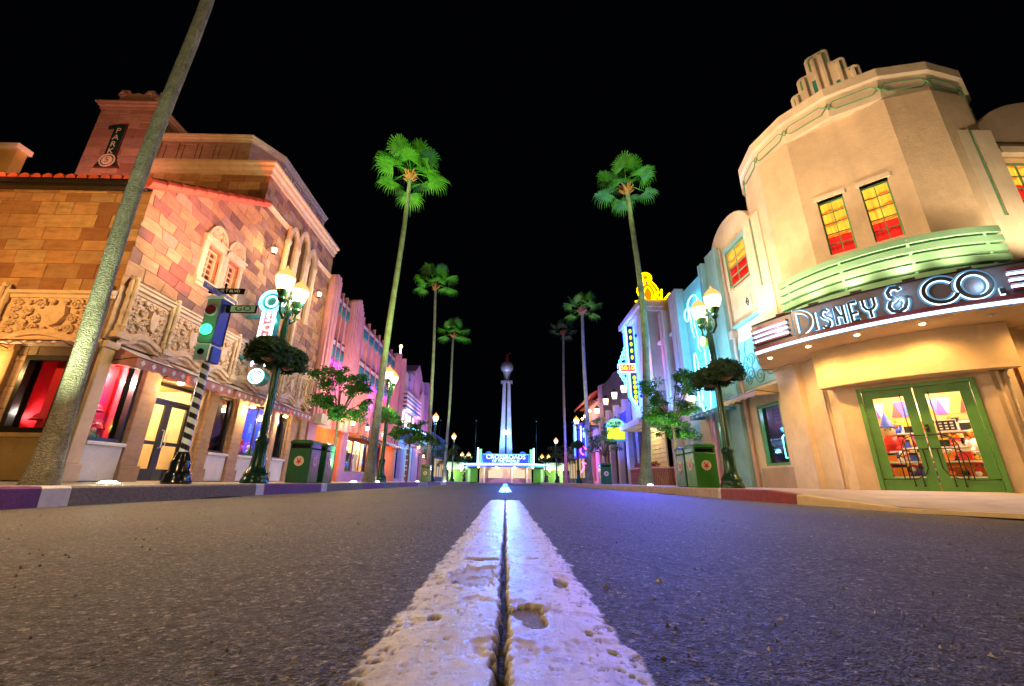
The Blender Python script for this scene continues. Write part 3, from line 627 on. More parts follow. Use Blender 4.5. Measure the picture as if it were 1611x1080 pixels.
def post(f,u,z0,z1):
    m=MB(f)
    for du,dd in ((-.055,.09),(.055,.09),(0,.15)):
        m.lathe([(.05,0),(.05,.12),(.062,.14),(.035,.17),(.035,(z1-z0)*.42),(.05,(z1-z0)*.44),(.05,(z1-z0)*.47),(.035,(z1-z0)*.5),(.035,(z1-z0)-.2),(.055,(z1-z0)-.16),(.055,(z1-z0)-.1),(.04,(z1-z0)),(.05,(z1-z0)+.06),(.03,(z1-z0)+.14),(.008,(z1-z0)+.22)],(u+du,dd,z0),8)
    m.box(u-.12,u+.12,0,.2,z0-.12,z0); m.sph((u,.12,z1+.2),.06,8)
    return m.build('turned_post','trim_cream',SB,smooth='auto')
rng.seed(5)
def wavy(f,us,z,d):
    m=MB(f)
    for (u0,u1) in us:
        pts=[]
        for i in range(25):
            t=i/24; b=.12*max(0,math.sin(PI*min(1,max(0,(t-.2)/.6)))) ; st=.05*(t>.12)*(t<.88); pts.append((u0+(u1-u0)*t,z+b+st))
        for k,(w0,w1,dd) in enumerate(((-.02,.05,.1),(-.09,-.02,.16),(-.17,-.09,.11))):
            lo=[(p[0],p[1]+w0) for p in pts]; hi=[(p[0],p[1]+w1) for p in pts]; n=len(pts)
            vs=[(p[0],e,p[1]) for e in (-.01,dd) for p in lo+hi]; M=2*n
            fs=[]
            for i in range(n-1): fs+=[(M+i,M+i+1,M+n+i+1,M+n+i),(i,i+1,M+i+1,M+i),(n+i,n+i+1,M+n+i+1,M+n+i)]
            m.add(vs,fs)
    return m.build('moulding','carved_light',SB)
postsB=[8.02,9.2,10.42,11.6,12.95,14.3,15.5,16.5]
for u in postsB: post(FL,u,2.98,3.98)
for a,b in zip(postsB,postsB[1:]): filigree(FL,a+.13,a+.38,3.08,3.88); panel(FL,a+.4,b-.16,3.05,3.9)
wavy(FL,[(a,b) for a,b in zip(postsB,postsB[1:])],2.92,0)
m=MB(); mold(m,[(-8,8.0),(-8,16.75)],[(0,3.92),(.05,3.92),(.07,3.98),(.12,4.0),(.12,4.06),(.16,4.08),(.16,4.12),(0,4.16)]); mold(m,[(-20,7.82),(-8.0,7.82)],[(0,3.62),(.05,3.62),(.07,3.68),(.12,3.7),(.12,3.76),(0,3.82)]); m.build('moulding','trim_cream',SB)
postsA=[-12.9,-11.65,-10.15,-8.15]
for u in postsA: post(FA,u,2.72,3.66)
for a,b in zip(postsA,postsA[1:]): filigree(FA,a+.15,a+.42,2.85,3.6); panel(FA,a+.45,b-.18,2.82,3.6)
wavy(FA,[(a,b) for a,b in zip(postsA,postsA[1:])],2.72,0)
# backing of frieze
m=MB(FL); m.box(7.83,16.7,-.02,.02,2.8,3.95); m.build('frieze_backing','carved_light',SB)
m=MB(FA); m.box(-13,-8.03,-.02,.02,2.6,3.65); m.build('frieze_backing','carved_light',SB)
# ---- piers between the shop bays, plinths, sills
for u0,u1,k in ((7.84,8.1,1),(8.95,9.38,1),(11.05,11.42,1),(12.3,12.75,1),(14.36,14.58,1),(15.5,15.95,1),(16.3,16.72,1)):
    m=MB(FL); m.box(u0,u1,.0,.09,.42,2.62).box(u0-.03,u1+.03,0,.14,.1,.42).box(u0-.02,u1+.02,0,.13,2.62,2.76); m.build('pier','rustic' if u0>8.5 else 'trim_cream',SB,bevel=.015)
for u0,u1 in ((8.1,8.95),(11.45,12.28),(12.78,14.34),(14.6,15.45)):
    m=MB(FL); m.box(u0+.02,u1-.02,.002,.06,.12,.78).box(u0,u1,0,.11,.78,.85); m.build('sill','stucco_white',SB,bevel=.01)
m=MB(FA); m.box(-9.5,-8.3,0,.05,.12,.86).box(-9.52,-8.28,0,.09,.86,.94); m.build('sill','ochre',SB,bevel=.01)
for u0,u1 in ((-9.95,-9.5),(-8.28,-8.02)):
    m=MB(FA); m.box(u0,u1,0,.08,.4,2.5).box(u0-.03,min(u1+.03,-8.0),0,.12,.1,.4).box(u0-.02,min(u1+.02,-8.0),0,.12,2.5,2.62); m.build('pier','ashlar',SB,bevel=.015)
# ---- display windows
room(SB,FA,-9.32,-8.42,.95,2.42,-.1,.9,'red_wall'); window(SB,FA,-9.32,-8.42,.95,2.42,-.12,fw=.09,fd=.12,name='display_window')
room(SB,FL,8.12,8.93,.86,2.5,-.1,.9,'red_wall'); window(SB,FL,8.12,8.93,.86,2.5,-.12,fw=.07,fd=.12,name='display_window')
light('POINT',pt(FA,-8.85,-.4,1.9),(1,.85,.7),150,r=.05); light('POINT',pt(FL,8.5,-.4,2.2),(1,.85,.7),110,r=.05)
light('POINT',pt(FA,-9.0,-.35,1.35),(1,.85,.7),70,r=.05)
# small banner signs and round caps on stands in the red windows
for nm,f,u,lab in (('window_banner',FA,-8.78,'white vertical banner with red marks behind the leftmost red window'),('window_banner',FL,8.2,'narrow white banner with red edge inside the red window right of the first palm')):
    t=thing(nm,lab,'banner',pt(f,u,-.5,1.2)); m=MB(f); m.box(u-.12,u+.12,-.52,-.5,1.25,2.28); m.build('panel','shelf_white',t)
    m=MB(f)
    for k in range(6): m.disc((u,2.12-k*.15),.035,-.5,-.495,10)
    m.ribbon([(u-.1,1.28),(u+.1,1.28),(u+.1,2.25),(u-.1,2.25)],.012,-.5,-.495,True); m.build('printed_marks','toy_red',t)
def cap(f,u,d,z,lab):
    t=thing('cap',lab,'cap',pt(f,u,d,z)); m=MB(f); m.lathe([(.13,0),(.135,.02),(.1,.04),(.09,.09),(.05,.13),(.005,.145)],(u,d,z),14); m.build('crown','toy_red',t,smooth='auto')
    m=MB(f); m.lathe([(.15,0),(.155,.008),(.1,.012)],(u,d,z-.006),14).lathe([(.012,0),(.012,.2)],(u,d,z-.2),8).lathe([(.06,0),(.06,.015)],(u,d,z-.22),12); m.build('stand','toy_black',t)
cap(FA,-9.02,-.35,1.22,'red cap on a black stand low in the leftmost red window'); cap(FA,-8.72,-.5,1.42,'red cap on a taller stand beside the white banner'); cap(FL,8.48,-.3,1.45,'red cap with dark brim above the toys in the second red window'); cap(FL,8.7,-.4,1.12,'red cap on a short stand at the right of the second red window')
def toy(f,u,d,z,s,mb_,mh,lab,kind='toy figure',hat=None,name='toy_figure'):
    t=thing(name,lab,kind,pt(f,u,d,z)); m=MB(f); m.lathe([(.3*s,0),(.42*s,.12*s),(.45*s,.4*s),(.3*s,.75*s),(.12*s,.85*s)],(u,d,z),12)
    for q in (-1,1): m.sph((u+q*.45*s,d+.05,z+.5*s),.15*s,8,1.6).sph((u+q*.25*s,d+.25*s,z+.1*s),.18*s,8)
    m.build('body',mb_,t,smooth=True); m=MB(f); m.sph((u,d,z+1.1*s),.34*s,12); m.build('head',mh,t,smooth=True)
    m=MB(f)
    for q in (-1,1): m.sph((u+q*.12*s,d+.31*s,z+1.15*s),.04*s,6)
    m.build('eyes','toy_black',t)
    if hat: m=MB(f); m.lathe([(.42*s,0),(.4*s,.05*s),(.3*s,.08*s),(.15*s,.5*s),(.01,.85*s)],(u,d,z+1.32*s),12); m.build('hat',hat,t,smooth='auto')
    return t
toy(FL,8.3,-.25,.88,.22,'toy_yellow','toy_green','small green headed toy at the bottom left of the second red window'); toy(FL,8.55,-.3,.88,.18,'toy_green','toy_yellow','small yellow headed toy under the dark brimmed red cap')
# ---- doorway
m=MB(FL)
m.box(9.42,9.5,-.3,-.2,.1,2.35).box(10.87,10.95,-.3,-.2,.1,2.35).box(9.5,10.87,-.3,-.2,2.27,2.35).box(9.5,10.87,-.3,-.2,1.92,1.98)
df=m.build('door_frame','dark_frame',SB)
for a,b in ((9.5,10.18),(10.19,10.87)):
    m=MB(FL); m.box(a,a+.09,-.28,-.23,.12,1.92).box(b-.09,b,-.28,-.23,.12,1.92).box(a+.09,b-.09,-.28,-.23,.12,.38).box(a+.09,b-.09,-.28,-.23,1.84,1.92).box(a+.09,b-.09,-.28,-.23,.92,1.0)
    d=m.build('door','dark_frame',SB); MB(FL).quad((a+.09,-.26,.38),(b-.09,-.26,.38),(b-.09,-.26,1.84),(a+.09,-.26,1.84)).build('glass','glass',d)
    hx=b-.05 if a<9.6 else a+.05; MB(FL).tube([(hx,-.2,.85),(hx,-.14,.87),(hx,-.14,1.25),(hx,-.2,1.27)],.012,6).build('handle','silver',d)
room(SB,FL,9.42,10.95,.1,2.35,-.3,2.2,'mount_cream',mat2='ochre')
light('POINT',pt(FL,10.0,-1.1,2.1),(1,.75,.35),38,r=.08)
sh=thing('shop_shelf','pale shelving unit seen through the glass of the stone building doorway','shelf',pt(FL,10.2,-1.6,.1)); m=MB(FL)
for z in (.3,.7,1.1,1.5): m.box(9.75,10.8,-1.9,-1.5,z,z+.03)
m.box(9.72,9.75,-1.9,-1.5,.1,1.7).box(10.8,10.83,-1.9,-1.5,.1,1.7); m.build('shelves','shelf_white',sh)
for i,z in enumerate((.33,.73,1.13,1.53)):
    for k in range(5): 
        mm=MB(FL); h=rng.uniform(.12,.28); u=9.82+k*.2; mm.lathe([(.05,0),(.07,h*.3),(.06,h*.8),(.02,h)],(u,-1.7,z),8)
        tag(mm.build('stocked_bottle',('toy_red','toy_white','toy_purple','toy_orange')[(i+k)%4],None,smooth=True),'small coloured jar standing on the shelving inside the lit doorway','jar','jars on the doorway shelving')
# ---- other shop windows on this front
room(SB,FL,11.52,12.22,.85,2.42,-.1,.8,'dark_frame'); window(SB,FL,11.52,12.22,.85,2.42,-.1,fw=.06,name='display_window')
room(SB,FL,12.85,14.3,.85,2.42,-.1,.9,'toy_blue',mat2='goods'); window(SB,FL,12.85,14.3,.85,2.42,-.1,nx=1,fw=.06,name='display_window',mw=.05)
room(SB,FL,14.62,15.4,.85,2.42,-.1,.9,'dark_frame'); window(SB,FL,14.62,15.4,.85,2.42,-.1,fw=.06,name='display_window')
light('POINT',pt(FL,13.5,-.5,2.2),(1,.85,1),18,r=.05); light('POINT',pt(FL,11.8,-.5,2.2),(1,.8,.55),6,r=.04); light('POINT',pt(FL,15.1,-.5,2.2),(.5,.6,1),9,r=.04)
toy(FL,11.8,-.35,.88,.3,'toy_red','mount_cream','brown faced toy with red body alone in the narrow dark window','toy figure'); toy(FL,13.1,-.3,.88,.27,'toy_orange','toy_yellow','orange toy at the left of the blue lit window'); toy(FL,13.5,-.4,.95,.3,'toy_purple','toy_red','purple bodied toy in the middle of the blue lit window'); toy(FL,13.95,-.35,.88,.25,'toy_green','toy_white','green toy with white head at the right of the blue lit window')
m=MB(FL); m.ribbon([(13.55+.2*math.cos(q),1.78+.26*math.sin(q)) for q in np.linspace(0,2*PI,25)[:-1]],.03,-.6,-.58,True); m.ribbon([(13.55+.11*math.cos(q),1.78+.15*math.sin(q)) for q in np.linspace(0,2*PI,25)[:-1]],.025,-.6,-.58,True); tag(m.build('hanging_ring_sign','neon_blue'),'glowing pale blue double ring hanging in the blue lit window','window sign')
m=MB(FL); m.box(14.75,14.87,-.5,-.48,.95,2.3); tag(m.build('light_strip','glow_cool'),'tall narrow bluish light strip inside the last window of the stone building','light')
# ---- awnings
def awning(f,u0,u1,zw,zf,d,mtop,mval,parent,val=.2,sc=5,und=None,thick=.025):
    m=MB(f); n=8
    prof=[(d*t,zw+(zf-zw)*t-.05*math.sin(PI*t)) for t in [i/n for i in range(n+1)]]
    pts=prof+[(p[0],p[1]-thick) for p in prof[::-1]]
    vs=[(u,a,b) for u in(u0,u1) for a,b in prof]; m.add(vs,[(i,i+1,n+1+i+1,n+1+i) for i in range(n)])
    o=m.build('awning',mtop,parent)
    m=MB(f); k=sc*6; top=[(u0+(u1-u0)*i/k,zf) for i in range(k+1)]; bot=[(u0+(u1-u0)*i/k,zf-val+.05*abs(math.cos(PI*i/6))-.0) for i in range(k+1)]
    vs=[(a,d,b) for a,b in top]+[(a,d+.004,b) for a,b in bot]; m.add(vs,[(i,i+1,k+1+i+1,k+1+i) for i in range(k)])
    for u in (u0,u1): m.add([(u,0,zw-.01),(u,d,zf-.001),(u,d,zf-val+.03),(u,.0,zf-val+.1)],[(0,1,2,3)])
    m.build('valance',mval,o)
    m=MB(f)
    for i in range(sc):
        c=u0+(u1-u0)*(i+.5)/sc; w_=(u1-u0)/sc*.22
        m.slab([(c-w_,zf-val*.45),(c,zf-val*.2),(c+w_,zf-val*.45),(c,zf-val*.72)],d+.006,d+.01)
    m.build('valance_pattern','awning_white' if mval!='awning_cream' else 'trim_cream',o)
    m=MB(f); m.tube([(u0,.02,zf-.1),(u0,d,zf-.02),(u1,d,zf-.02),(u1,.02,zf-.1)],.012,6); m.build('awning_rail','bronze',o); return o
for a,b in ((8.12,9.5),(9.6,11.2),(11.35,12.75),(12.9,14.35),(14.5,16.0)): awning(FL,a,b,2.76,2.52,.55,'awning_white','awning_pink',SB,.26)
awning(FA,-9.6,-8.25,2.66,2.6,.45,'awning_white','awning_pink',SB,.1); awning(FA,-11.4,-9.9,2.66,2.55,.45,'awning_pink','awning_pink',SB,.2)
# ---- upper casement windows with carved crests
for u in (9.72,10.52):
    f=FL; w_=window(SB,f,u,u+.5,5.16,6.06,-.14,'trim_cream','glass_dark',1,4,.045,.06,.03,'casement_window')
    m=MB(f); m.box(u-.2,u-.02,0,.07,5.1,6.12).box(u+.52,u+.64,0,.07,5.1,6.12).box(u-.22,u+.66,0,.1,6.12,6.26).box(u-.24,u+.68,0,.14,6.26,6.31).box(u-.22,u+.66,0,.12,4.98,5.1).box(u-.18,u+.62,0,.08,4.88,4.98)
    m.build('window_surround','trim_cream',SB,bevel=.012)
    m=MB(f); c=u+.22; m.slab([(c+.34*math.cos(q),6.31+.42*math.sin(q)) for q in np.linspace(0,PI,15)],0,.05)
    for s in(-1,1):
        scroll(m,c+s*.17,6.42,.1,1.5,s,.022,.08); scroll(m,c+s*.1,6.58,.07,1.3,-s,.02,.08)
    m.sph((c,.08,6.47),.05,8); m.ribbon([(c+.34*math.cos(q),6.31+.42*math.sin(q)) for q in np.linspace(0,PI,17)],.05,.05,.1); m.build('carved_crest','carved_light',SB,smooth='auto')
    MB(f).quad((u,-.6,5.1),(u+.5,-.6,5.1),(u+.5,-.6,6.1),(u,-.6,6.1)).build('curtain','maroon',w_)
# ---- gothic triple window
for (u0,u1,zt) in ((13.1,13.55,8.7),(13.8,14.35,9.0),(14.62,15.02,8.7)):
    c=(u0+u1)/2; window(SB,FL,u0,u1,6.05,zt,-.22,'bronze','glass_dark',1,8,.03,.04,.02,'gothic_window')
    m=MB(FL); arch=[(u0-.05,zt-.35)]+[(c+(c-u0+.05)*-math.cos(q),zt-.35+.62*math.sin(q)) for q in np.linspace(0.3,PI-.3,9)]+[(u1+.05,zt-.35)]
    m.ribbon([(u0-.05,5.9)]+arch+[(u1+.05,5.9)],.16,0,.14); m.build('arch_moulding','trim_cream',SB,bevel=.02)
for u in (13.0,13.68,14.5,15.12):
    m=MB(FL); m.lathe([(.12,0),(.12,.12),(.08,.18),(.08,2.25),(.12,2.32),(.12,2.45),(.09,2.5),(.09,2.8),(.02,3.05)],(u,.1,5.85),10); m.build('colonnette','trim_cream',SB,smooth='auto')
window(SB,FL,13.9,14.45,4.6,5.75,-.22,'trim_cream','glass_dark',1,3,.04,.05,.025,'casement_window'); m=MB(FL); m.box(13.78,13.9,0,.08,4.5,5.85).box(14.45,14.57,0,.08,4.5,5.85).box(13.75,14.6,0,.12,5.85,5.95); m.build('window_surround','trim_cream',SB,bevel=.01)
# ---- small wall lanterns
def wall_lantern(parent,f,u,z,d=.28,W=14,col=(1,.66,.25),s=1.):
    m=MB(f); m.tube([(u,0,z+.05*s),(u,d*.5,z+.2*s),(u,d,z+.22*s)],.012,6); m.lathe([(.01,.2*s),(.09*s,.12*s),(.1*s,.1*s),(.1*s,.085*s)],(u,d,z),10); m.lathe([(.07*s,-.13*s),(.075*s,-.11*s),(.02,-.1*s)],(u,d,z),10)
    for k in range(6):
        q=k*PI/3; a=(u+.095*s*math.cos(q),d+.095*s*math.sin(q)); b=(u+.07*s*math.cos(q),d+.07*s*math.sin(q)); m.tube([(a[0],a[1],z+.1*s),(b[0],b[1],z-.12*s)],.006,4)
    o=m.build('wall_lantern','bronze',parent); m=MB(f); m.lathe([(.06*s,-.1*s),(.085*s,.08*s)],(u,d,z),10); m.build('lantern_glass','lantern_core',o,smooth=True)
    light('POINT',pt(f,u,d+.16,z),col,W,r=.06); return o
wall_lantern(SB,FL,12.05,7.32,W=30); wall_lantern(SB,FL,15.5,7.35,W=18)
for u,z in ((9.55,2.3),(12.5,2.25),(14.45,2.25)): # bright bulkhead lamps under the awnings
    m=MB(FL); m.sph((u+.1,.32,z),.075,10,.6); m.build('awning_lamp','bulb_warm',SB,smooth=True); light('POINT',pt(FL,u+.1,.34,z-.12),(1,.66,.28),22,r=.06)
m=MB(FA); m.sph((-9.95,.35,2.28),.08,10,.6); m.build('awning_lamp','bulb_warm',SB,smooth=True); light('POINT',pt(FA,-9.95,.38,2.15),(1,.62,.22),20,r=.06)
# ---- hanging neon sign between the windows and the street lamp
NS=thing('vertical_neon_sign','vertical neon blade sign with cyan ring on top and pink tubes, behind the left lamp','sign',pt(FL,11.6,.7,4.3))
fn=lambda u,d,z:(-7.25+u,11.75-d,z)
m=MB(fn); m.slab([(-.2,3.35),(.2,3.35),(.2,5.05),(-.2,5.05)],-.28,0); m.disc((0,5.35),.36,-.28,0,24); m.disc((0,3.0),.24,-.28,0,20); m.build('sign_case','teal_metal',NS)
m=MB(fn)
for r_ in (.36,.3): m.tube([(r_*math.cos(q),.03,5.35+r_*math.sin(q)) for q in np.linspace(0,2*PI,29)[:-1]],.02,5,True)
m.build('ring_tubes','neon_cyan',NS)
m=MB(fn); m.tube([(.17*math.cos(q),.03,5.35+.17*math.sin(q)) for q in np.linspace(0,2*PI,21)[:-1]],.016,5,True); 
for x in (-.19,.19): m.tube([(x,.03,3.3),(x,.03,5.0)],.02,5)
m.tube([(.2*math.cos(q),.03,3.0+.2*math.sin(q)) for q in np.linspace(0,2*PI,21)[:-1]],.018,5,True); m.disc((0,3.0),.12,0,.02,16); m.build('border_tubes','neon_white',NS)
m=MB(fn); m.box(-.12,.12,0,.012,3.35,4.98); m.build('sign_face','neon_pink' if 0 else 'awning_pink',NS)
m=MB(fn)
for x in (-.13,.13): m.tube([(x,.03,3.35),(x,.03,4.95)],.011,5)
m.build('pink_tubes','neon_pink',NS)
m=MB(fn)
for i,c in enumerate('SCARS'): m.text(c,0,4.8-i*.31,.32,.0,.035)
m.build('lettering','neon_white',NS)
m=MB(fn)
for z in (3.55,4.85): m.box(-.75,-.2,-.2,-.08,z,z+.1)
m.build('bracket','teal_tile',NS)
# ================================================================ RIGHT: rounded corner shop
CB=thing('rounded_corner_shop','cream corner shop with rounded tower, green louvre fins and curved lit name marquee','building',(8.68,8.58,.08))
def TAX(p,a): return (p,-a)
f=FT
# ground floor walls
m=MB(FRt); 
wall(m,9.68,14.5,-.02,3.4,0,[(11.95,13.1,.72,2.55)],.3)
m.quad((9.68,0,3.4),(14.5,0,3.4),(14.5,0,8.5),(9.68,0,8.5)); m.build('wall','cream_light',CB)
m=MB(FT); wall(m,-1.31,1.31,-.05,8.6,-.2,[(-.95,.95,-.05,2.33)],.25); m.build('wall','cream',CB)
m=MB(FS); wall(m,9.68,22,-.05,8.5,0,[(11.95,12.9,6.3,7.75)],.3); m.build('wall','cream',CB)
m=MB(); m.quad((8,9.68,8.5),(8,14.5,8.5),(22,14.5,8.5),(22,9.68,8.5)); m.quad((9.7,7.9,8.5),(22,7.9,8.5),(22,9.7,8.5),(8.1,9.7,8.5)); m.quad((8,14.5,0),(22,14.5,0),(22,14.5,8.5),(8,14.5,8.5)); m.build('roof','stucco_tan',CB)
# rounded drum (sixteen sided) with a wide flat front
def drum(R,c=2.55): 
    pts=[]
    for k in range(16):
        q=rad(22.5*k)+rad(11.25); pts.append((R*math.sin(q),-(c-R*math.cos(q))))
    return pts
DR=[(-1.06,.08),(1.06,.08),(1.92,-.36),(2.52,-1.2),(2.75,-2.2),(2.5,-3.4),(1.6,-4.4),(0,-4.8),(-1.6,-4.4),(-2.5,-3.4),(-2.75,-2.2),(-2.52,-1.2),(-1.92,-.36)]
m=MB(FT); n=len(DR)
winT=[(-.74,-.2,5.72,7.32),(.14,.68,5.72,7.32)]
wall(m,-1.06,1.06,4.0,9.5,.08,winT,.22)
for i in range(1,n):
    a,b=DR[i],DR[(i+1)%n]; m.quad((a[0],a[1],4.0),(b[0],b[1],4.0),(b[0],b[1],9.5),(a[0],a[1],9.5))
m.build('tower_wall','cream',CB)
def sweepT(m,pts,prof,closed=True):
    n=len(pts); k=len(prof); vs=[]
    for i in range(n):
        a,b,c=pts[i-1],pts[i],pts[(i+1)%n]
        t1=(b[0]-a[0],b[1]-a[1]); t2=(c[0]-b[0],c[1]-b[1]); l1=math.hypot(*t1); l2=math.hypot(*t2)
        n1=(-t1[1]/l1*-1,t1[0]/l1*-1); n2=(t2[1]/l2,-t2[0]/l2)
        nx,ny=n1[0]+n2[0],n1[1]+n2[1]; l=math.hypot(nx,ny); nx/=l; ny/=l; cc=nx*n2[0]+ny*n2[1]; nx/=cc; ny/=cc
        vs+=[(b[0]+nx*o,b[1]+ny*o,z) for o,z in prof]
    fs=[]
    for i in range(n if closed else n-1):
        j=(i+1)%n; fs+=[(i*k+q,i*k+q+1,j*k+q+1,j*k+q) for q in range(k-1)]
    return m.add(vs,fs)
# orientation: make sure "outward" is away from the drum centre
CO=[( (2.72*math.sin(rad(22.5*k))), -(2.45-2.72*math.cos(rad(22.5*k))) ) for k in range(16)]
def outsign(pts):
    mm=MB(FW); return mm
_s=1
m=MB(FT)
def ring(m,pts,prof,c=(0,-2.45)):
    n=len(pts); k=len(prof); vs=[]
    for p in pts:
        dx,dy=p[0]-c[0],p[1]-c[1]; l=math.hypot(dx,dy)
        vs+=[(p[0]+dx/l*o,p[1]+dy/l*o,z) for o,z in prof]
    fs=[(i*k+q,i*k+q+1,((i+1)%n)*k+q+1,((i+1)%n)*k+q) for i in range(n) for q in range(k-1)]
    return m.add(vs,fs)
ring(m,CO,[(-.35,9.5),(-.02,9.5),(.02,9.55),(.06,10.12),(.14,10.16),(.14,10.42),(.1,10.46),(-.3,10.46)]); m.prism([(p[0]*.9,(p[1]+2.45)*.9-2.45) for p in CO],10.3,10.4); m.build('cornice','cream_light',CB)
m=MB(FT)
for k in range(16):
    a,b=CO[k],CO[(k+1)%16]
    def on(t,z,o=.055):
        x=a[0]+(b[0]-a[0])*t; y=a[1]+(b[1]-a[1])*t; mx,my=(a[0]+b[0])/2,(a[1]+b[1])/2+2.45; l=math.hypot(mx,my); return (x+mx/l*o,y+my/l*o,z)
    for pl in ([(.02,9.86),(.12,9.98),(.85,9.98),(.98,9.84)],[(.02,9.84),(.12,9.72),(.85,9.72),(.98,9.86)]): m.tube([on(t,z) for t,z in pl],.016,4)
    m.tube([on(t,z) for t,z in ((-.06,9.86),(0,9.95),(.06,9.86),(0,9.76))],.016,4,True)
m.build('frieze_lines','green_line',CB)
# stepped crest behind the cornice front left
m=MB(lambda u,d,z:FT(u-1.55*1.0,d-.35,z)) 
def crest(m,d0,d1,g=0):
    lv=[(1.08,10.3,11.1),(.84,11.1,11.6),(.6,11.6,12.1),(.3,12.1,12.7)]
    pts=[]
    for w_,a,b in lv:
        w2=w_-g; b2=b-g; pts+=[(w2,a),(w2,b2-.12),(w2-.04,b2-.03),(w2-.12,b2)]
    poly=pts+[(-x,z) for x,z in pts[::-1]]
    m.slab(poly,d0,d1)
f2=lambda u,d,z:FT(u+.08,d-.6,z)
m=MB(f2); crest(m,-.95,0); cs=m.build('stepped_crest','cream_light',CB,bevel=.05)
m=MB(f2)
for u_,z1_ in ((-.1,12.5),(.1,12.5),(-.42,11.95),(.42,11.95),(-.68,11.45),(.68,11.45)): m.box(u_-.045,u_+.045,0,.07,10.4,z1_)
m.build('crest_fluting','cream_light',cs,bevel=.015)
m=MB(f2); lv=[(1.08,10.3,11.1),(.84,11.1,11.6),(.6,11.6,12.1),(.3,12.1,12.7)]
for s in (-1,1):
    for w_,a,b in lv: m.ribbon([(s*(w_-.1),a),(s*(w_-.1),b-.2),(s*(w_-.16),b-.13),(s*(w_-.24),b-.12)],.03,0,.02)
m.build('crest_lines','green_line',cs); m=MB(f2); m.box(-.24,-.06,0,.03,10.5,11.7).box(.28,.42,0,.03,10.5,11.3).box(-.62,-.5,0,.03,10.5,11.1); m.build('crest_panel','teal_tile',cs)
# tower windows
def stained(f,u0,u1,z0,z1,d,rows,split,fm='green_line',parent=CB,nm='stained_window'):
    w_=window(parent,f,u0,u1,z0,z1,d,fm,None,1,rows-1,.035,.05,.018,nm)
    zz=z0+(z1-z0)*split
    MB(f).quad((u0+.03,d-.06,zz),(u1-.03,d-.06,zz),(u1-.03,d-.06,z1),(u0+.03,d-.06,z1)).build('upper_drape','drape_amber',w_)
    MB(f).quad((u0+.03,d-.06,z0),(u1-.03,d-.06,z0),(u1-.03,d-.06,zz),(u0+.03,d-.06,zz)).build('lower_drape','drape_red',w_)
    MB(f).quad((u0+.03,d+.01,z0),(u1-.03,d+.01,z0),(u1-.03,d+.01,z1),(u0+.03,d+.01,z1)).build('glass','glass',w_)
    return w_
def drape(name,c1,c2,s):
    m,nt,out=newmat(name); p=wco(nt)
    mp=N(nt,'ShaderNodeMapping'); mp.inputs['Scale'].default_value=(14,14,.6); nt.links.new(p,mp.inputs[0])
    n=noise(nt,mp.outputs[0],1.5,3); n2=noise(nt,p,3.0,2)
    sz=N(nt,'ShaderNodeSeparateXYZ'); nt.links.new(p,sz.inputs[0])
    q=N(nt,'ShaderNodeMath',operation='MULTIPLY_ADD'); nt.links.new(sz.outputs[2],q.inputs[0]); q.inputs[1].default_value=2.9; nt.links.new(n2,q.inputs[2])
    fr=N(nt,'ShaderNodeMath',operation='FRACT'); nt.links.new(q.outputs[0],fr.inputs[0])
    c=mixc(nt,ramp(nt,n,[(.3,.55),(.7,1.)]),(0,0,0),ramp(nt,fr.outputs[0],[(.0,c2),(.2,c1),(.8,c1),(.95,c2)]))
    e=N(nt,'ShaderNodeEmission'); nt.links.new(c,e.inputs[0]); e.inputs[1].default_value=s; nt.links.new(e.outputs[0],out.inputs[0])
drape('drape_amber',(1,.42,.03),(.8,.12,.01),1.0); drape('drape_red',(.65,.02,.01),(.4,.01,.005),.9); drape('drape_mixed',(.8,.12,.02),(.1,.2,.06),.6)
for u0,u1,a,b in winT:
    stained(FT,u0,u1,a,b,-.1,5,.37)
    m=MB(FT); m.quad((u0-.05,.082,b),(u1+.05,.082,b),(u1,-.1,b-.0),(u0,-.1,b)); m.box(u0-.06,u1+.06,.082,.12,b+.0,b+.12); m.build('window_head','cream_light',CB)
stained(FS,11.95,12.9,6.3,7.75,-.2,4,.62,nm='stained_window')
# flanking piers with a green flute
for f,u0,u1 in ((FRt,10.78,11.62),(FS,10.5,11.5)):
    c=(u0+u1)/2; m=MB(f); m.box(u0,c-.05,0,.3,3.3,8.3).box(c+.05,u1,0,.3,3.3,8.3).box(c-.05,c+.05,0,.22,3.3,8.3).box(c-.05,c+.05,.22,.3,3.3,5.9); m.box(u0-.02,u1+.02,-.6,.12,8.3,8.6)
    if f is FRt: m.box(u0,u1,0,.16,-.05,3.3)
    pr=m.build('pier','cream_light',CB)
    m=MB(f); m.box(c-.045,c-.0,.222,.302,5.9,8.28); m.build('flute','green_line',pr)
m=MB(FRt); m.box(10.05,10.2,0,.06,0,3.3); m.build('pilaster','cream_light',CB); m=MB(FS); m.box(9.95,10.1,0,.06,0,3.3); m.build('pilaster','cream_light',CB)
# arched gables behind the piers
def gable(f,u0,u1,zb,h,d0,d1,mat,parent):
    c=(u0+u1)/2; W=(u1-u0)/2; m=MB(f); m.slab([(u1,zb)]+[(c+W*math.cos(q),zb+h*math.sin(q)) for q in np.linspace(0,PI,21)]+[(u0,zb)],d0,d1); return m.build('arched_gable',mat,parent,bevel=.02)
gable(FRt,11.55,14.35,8.3,1.2,-.5,.04,'cream_light',CB); gable(FS,11.45,15.5,8.2,1.35,-.5,.05,'stucco_tan',CB)
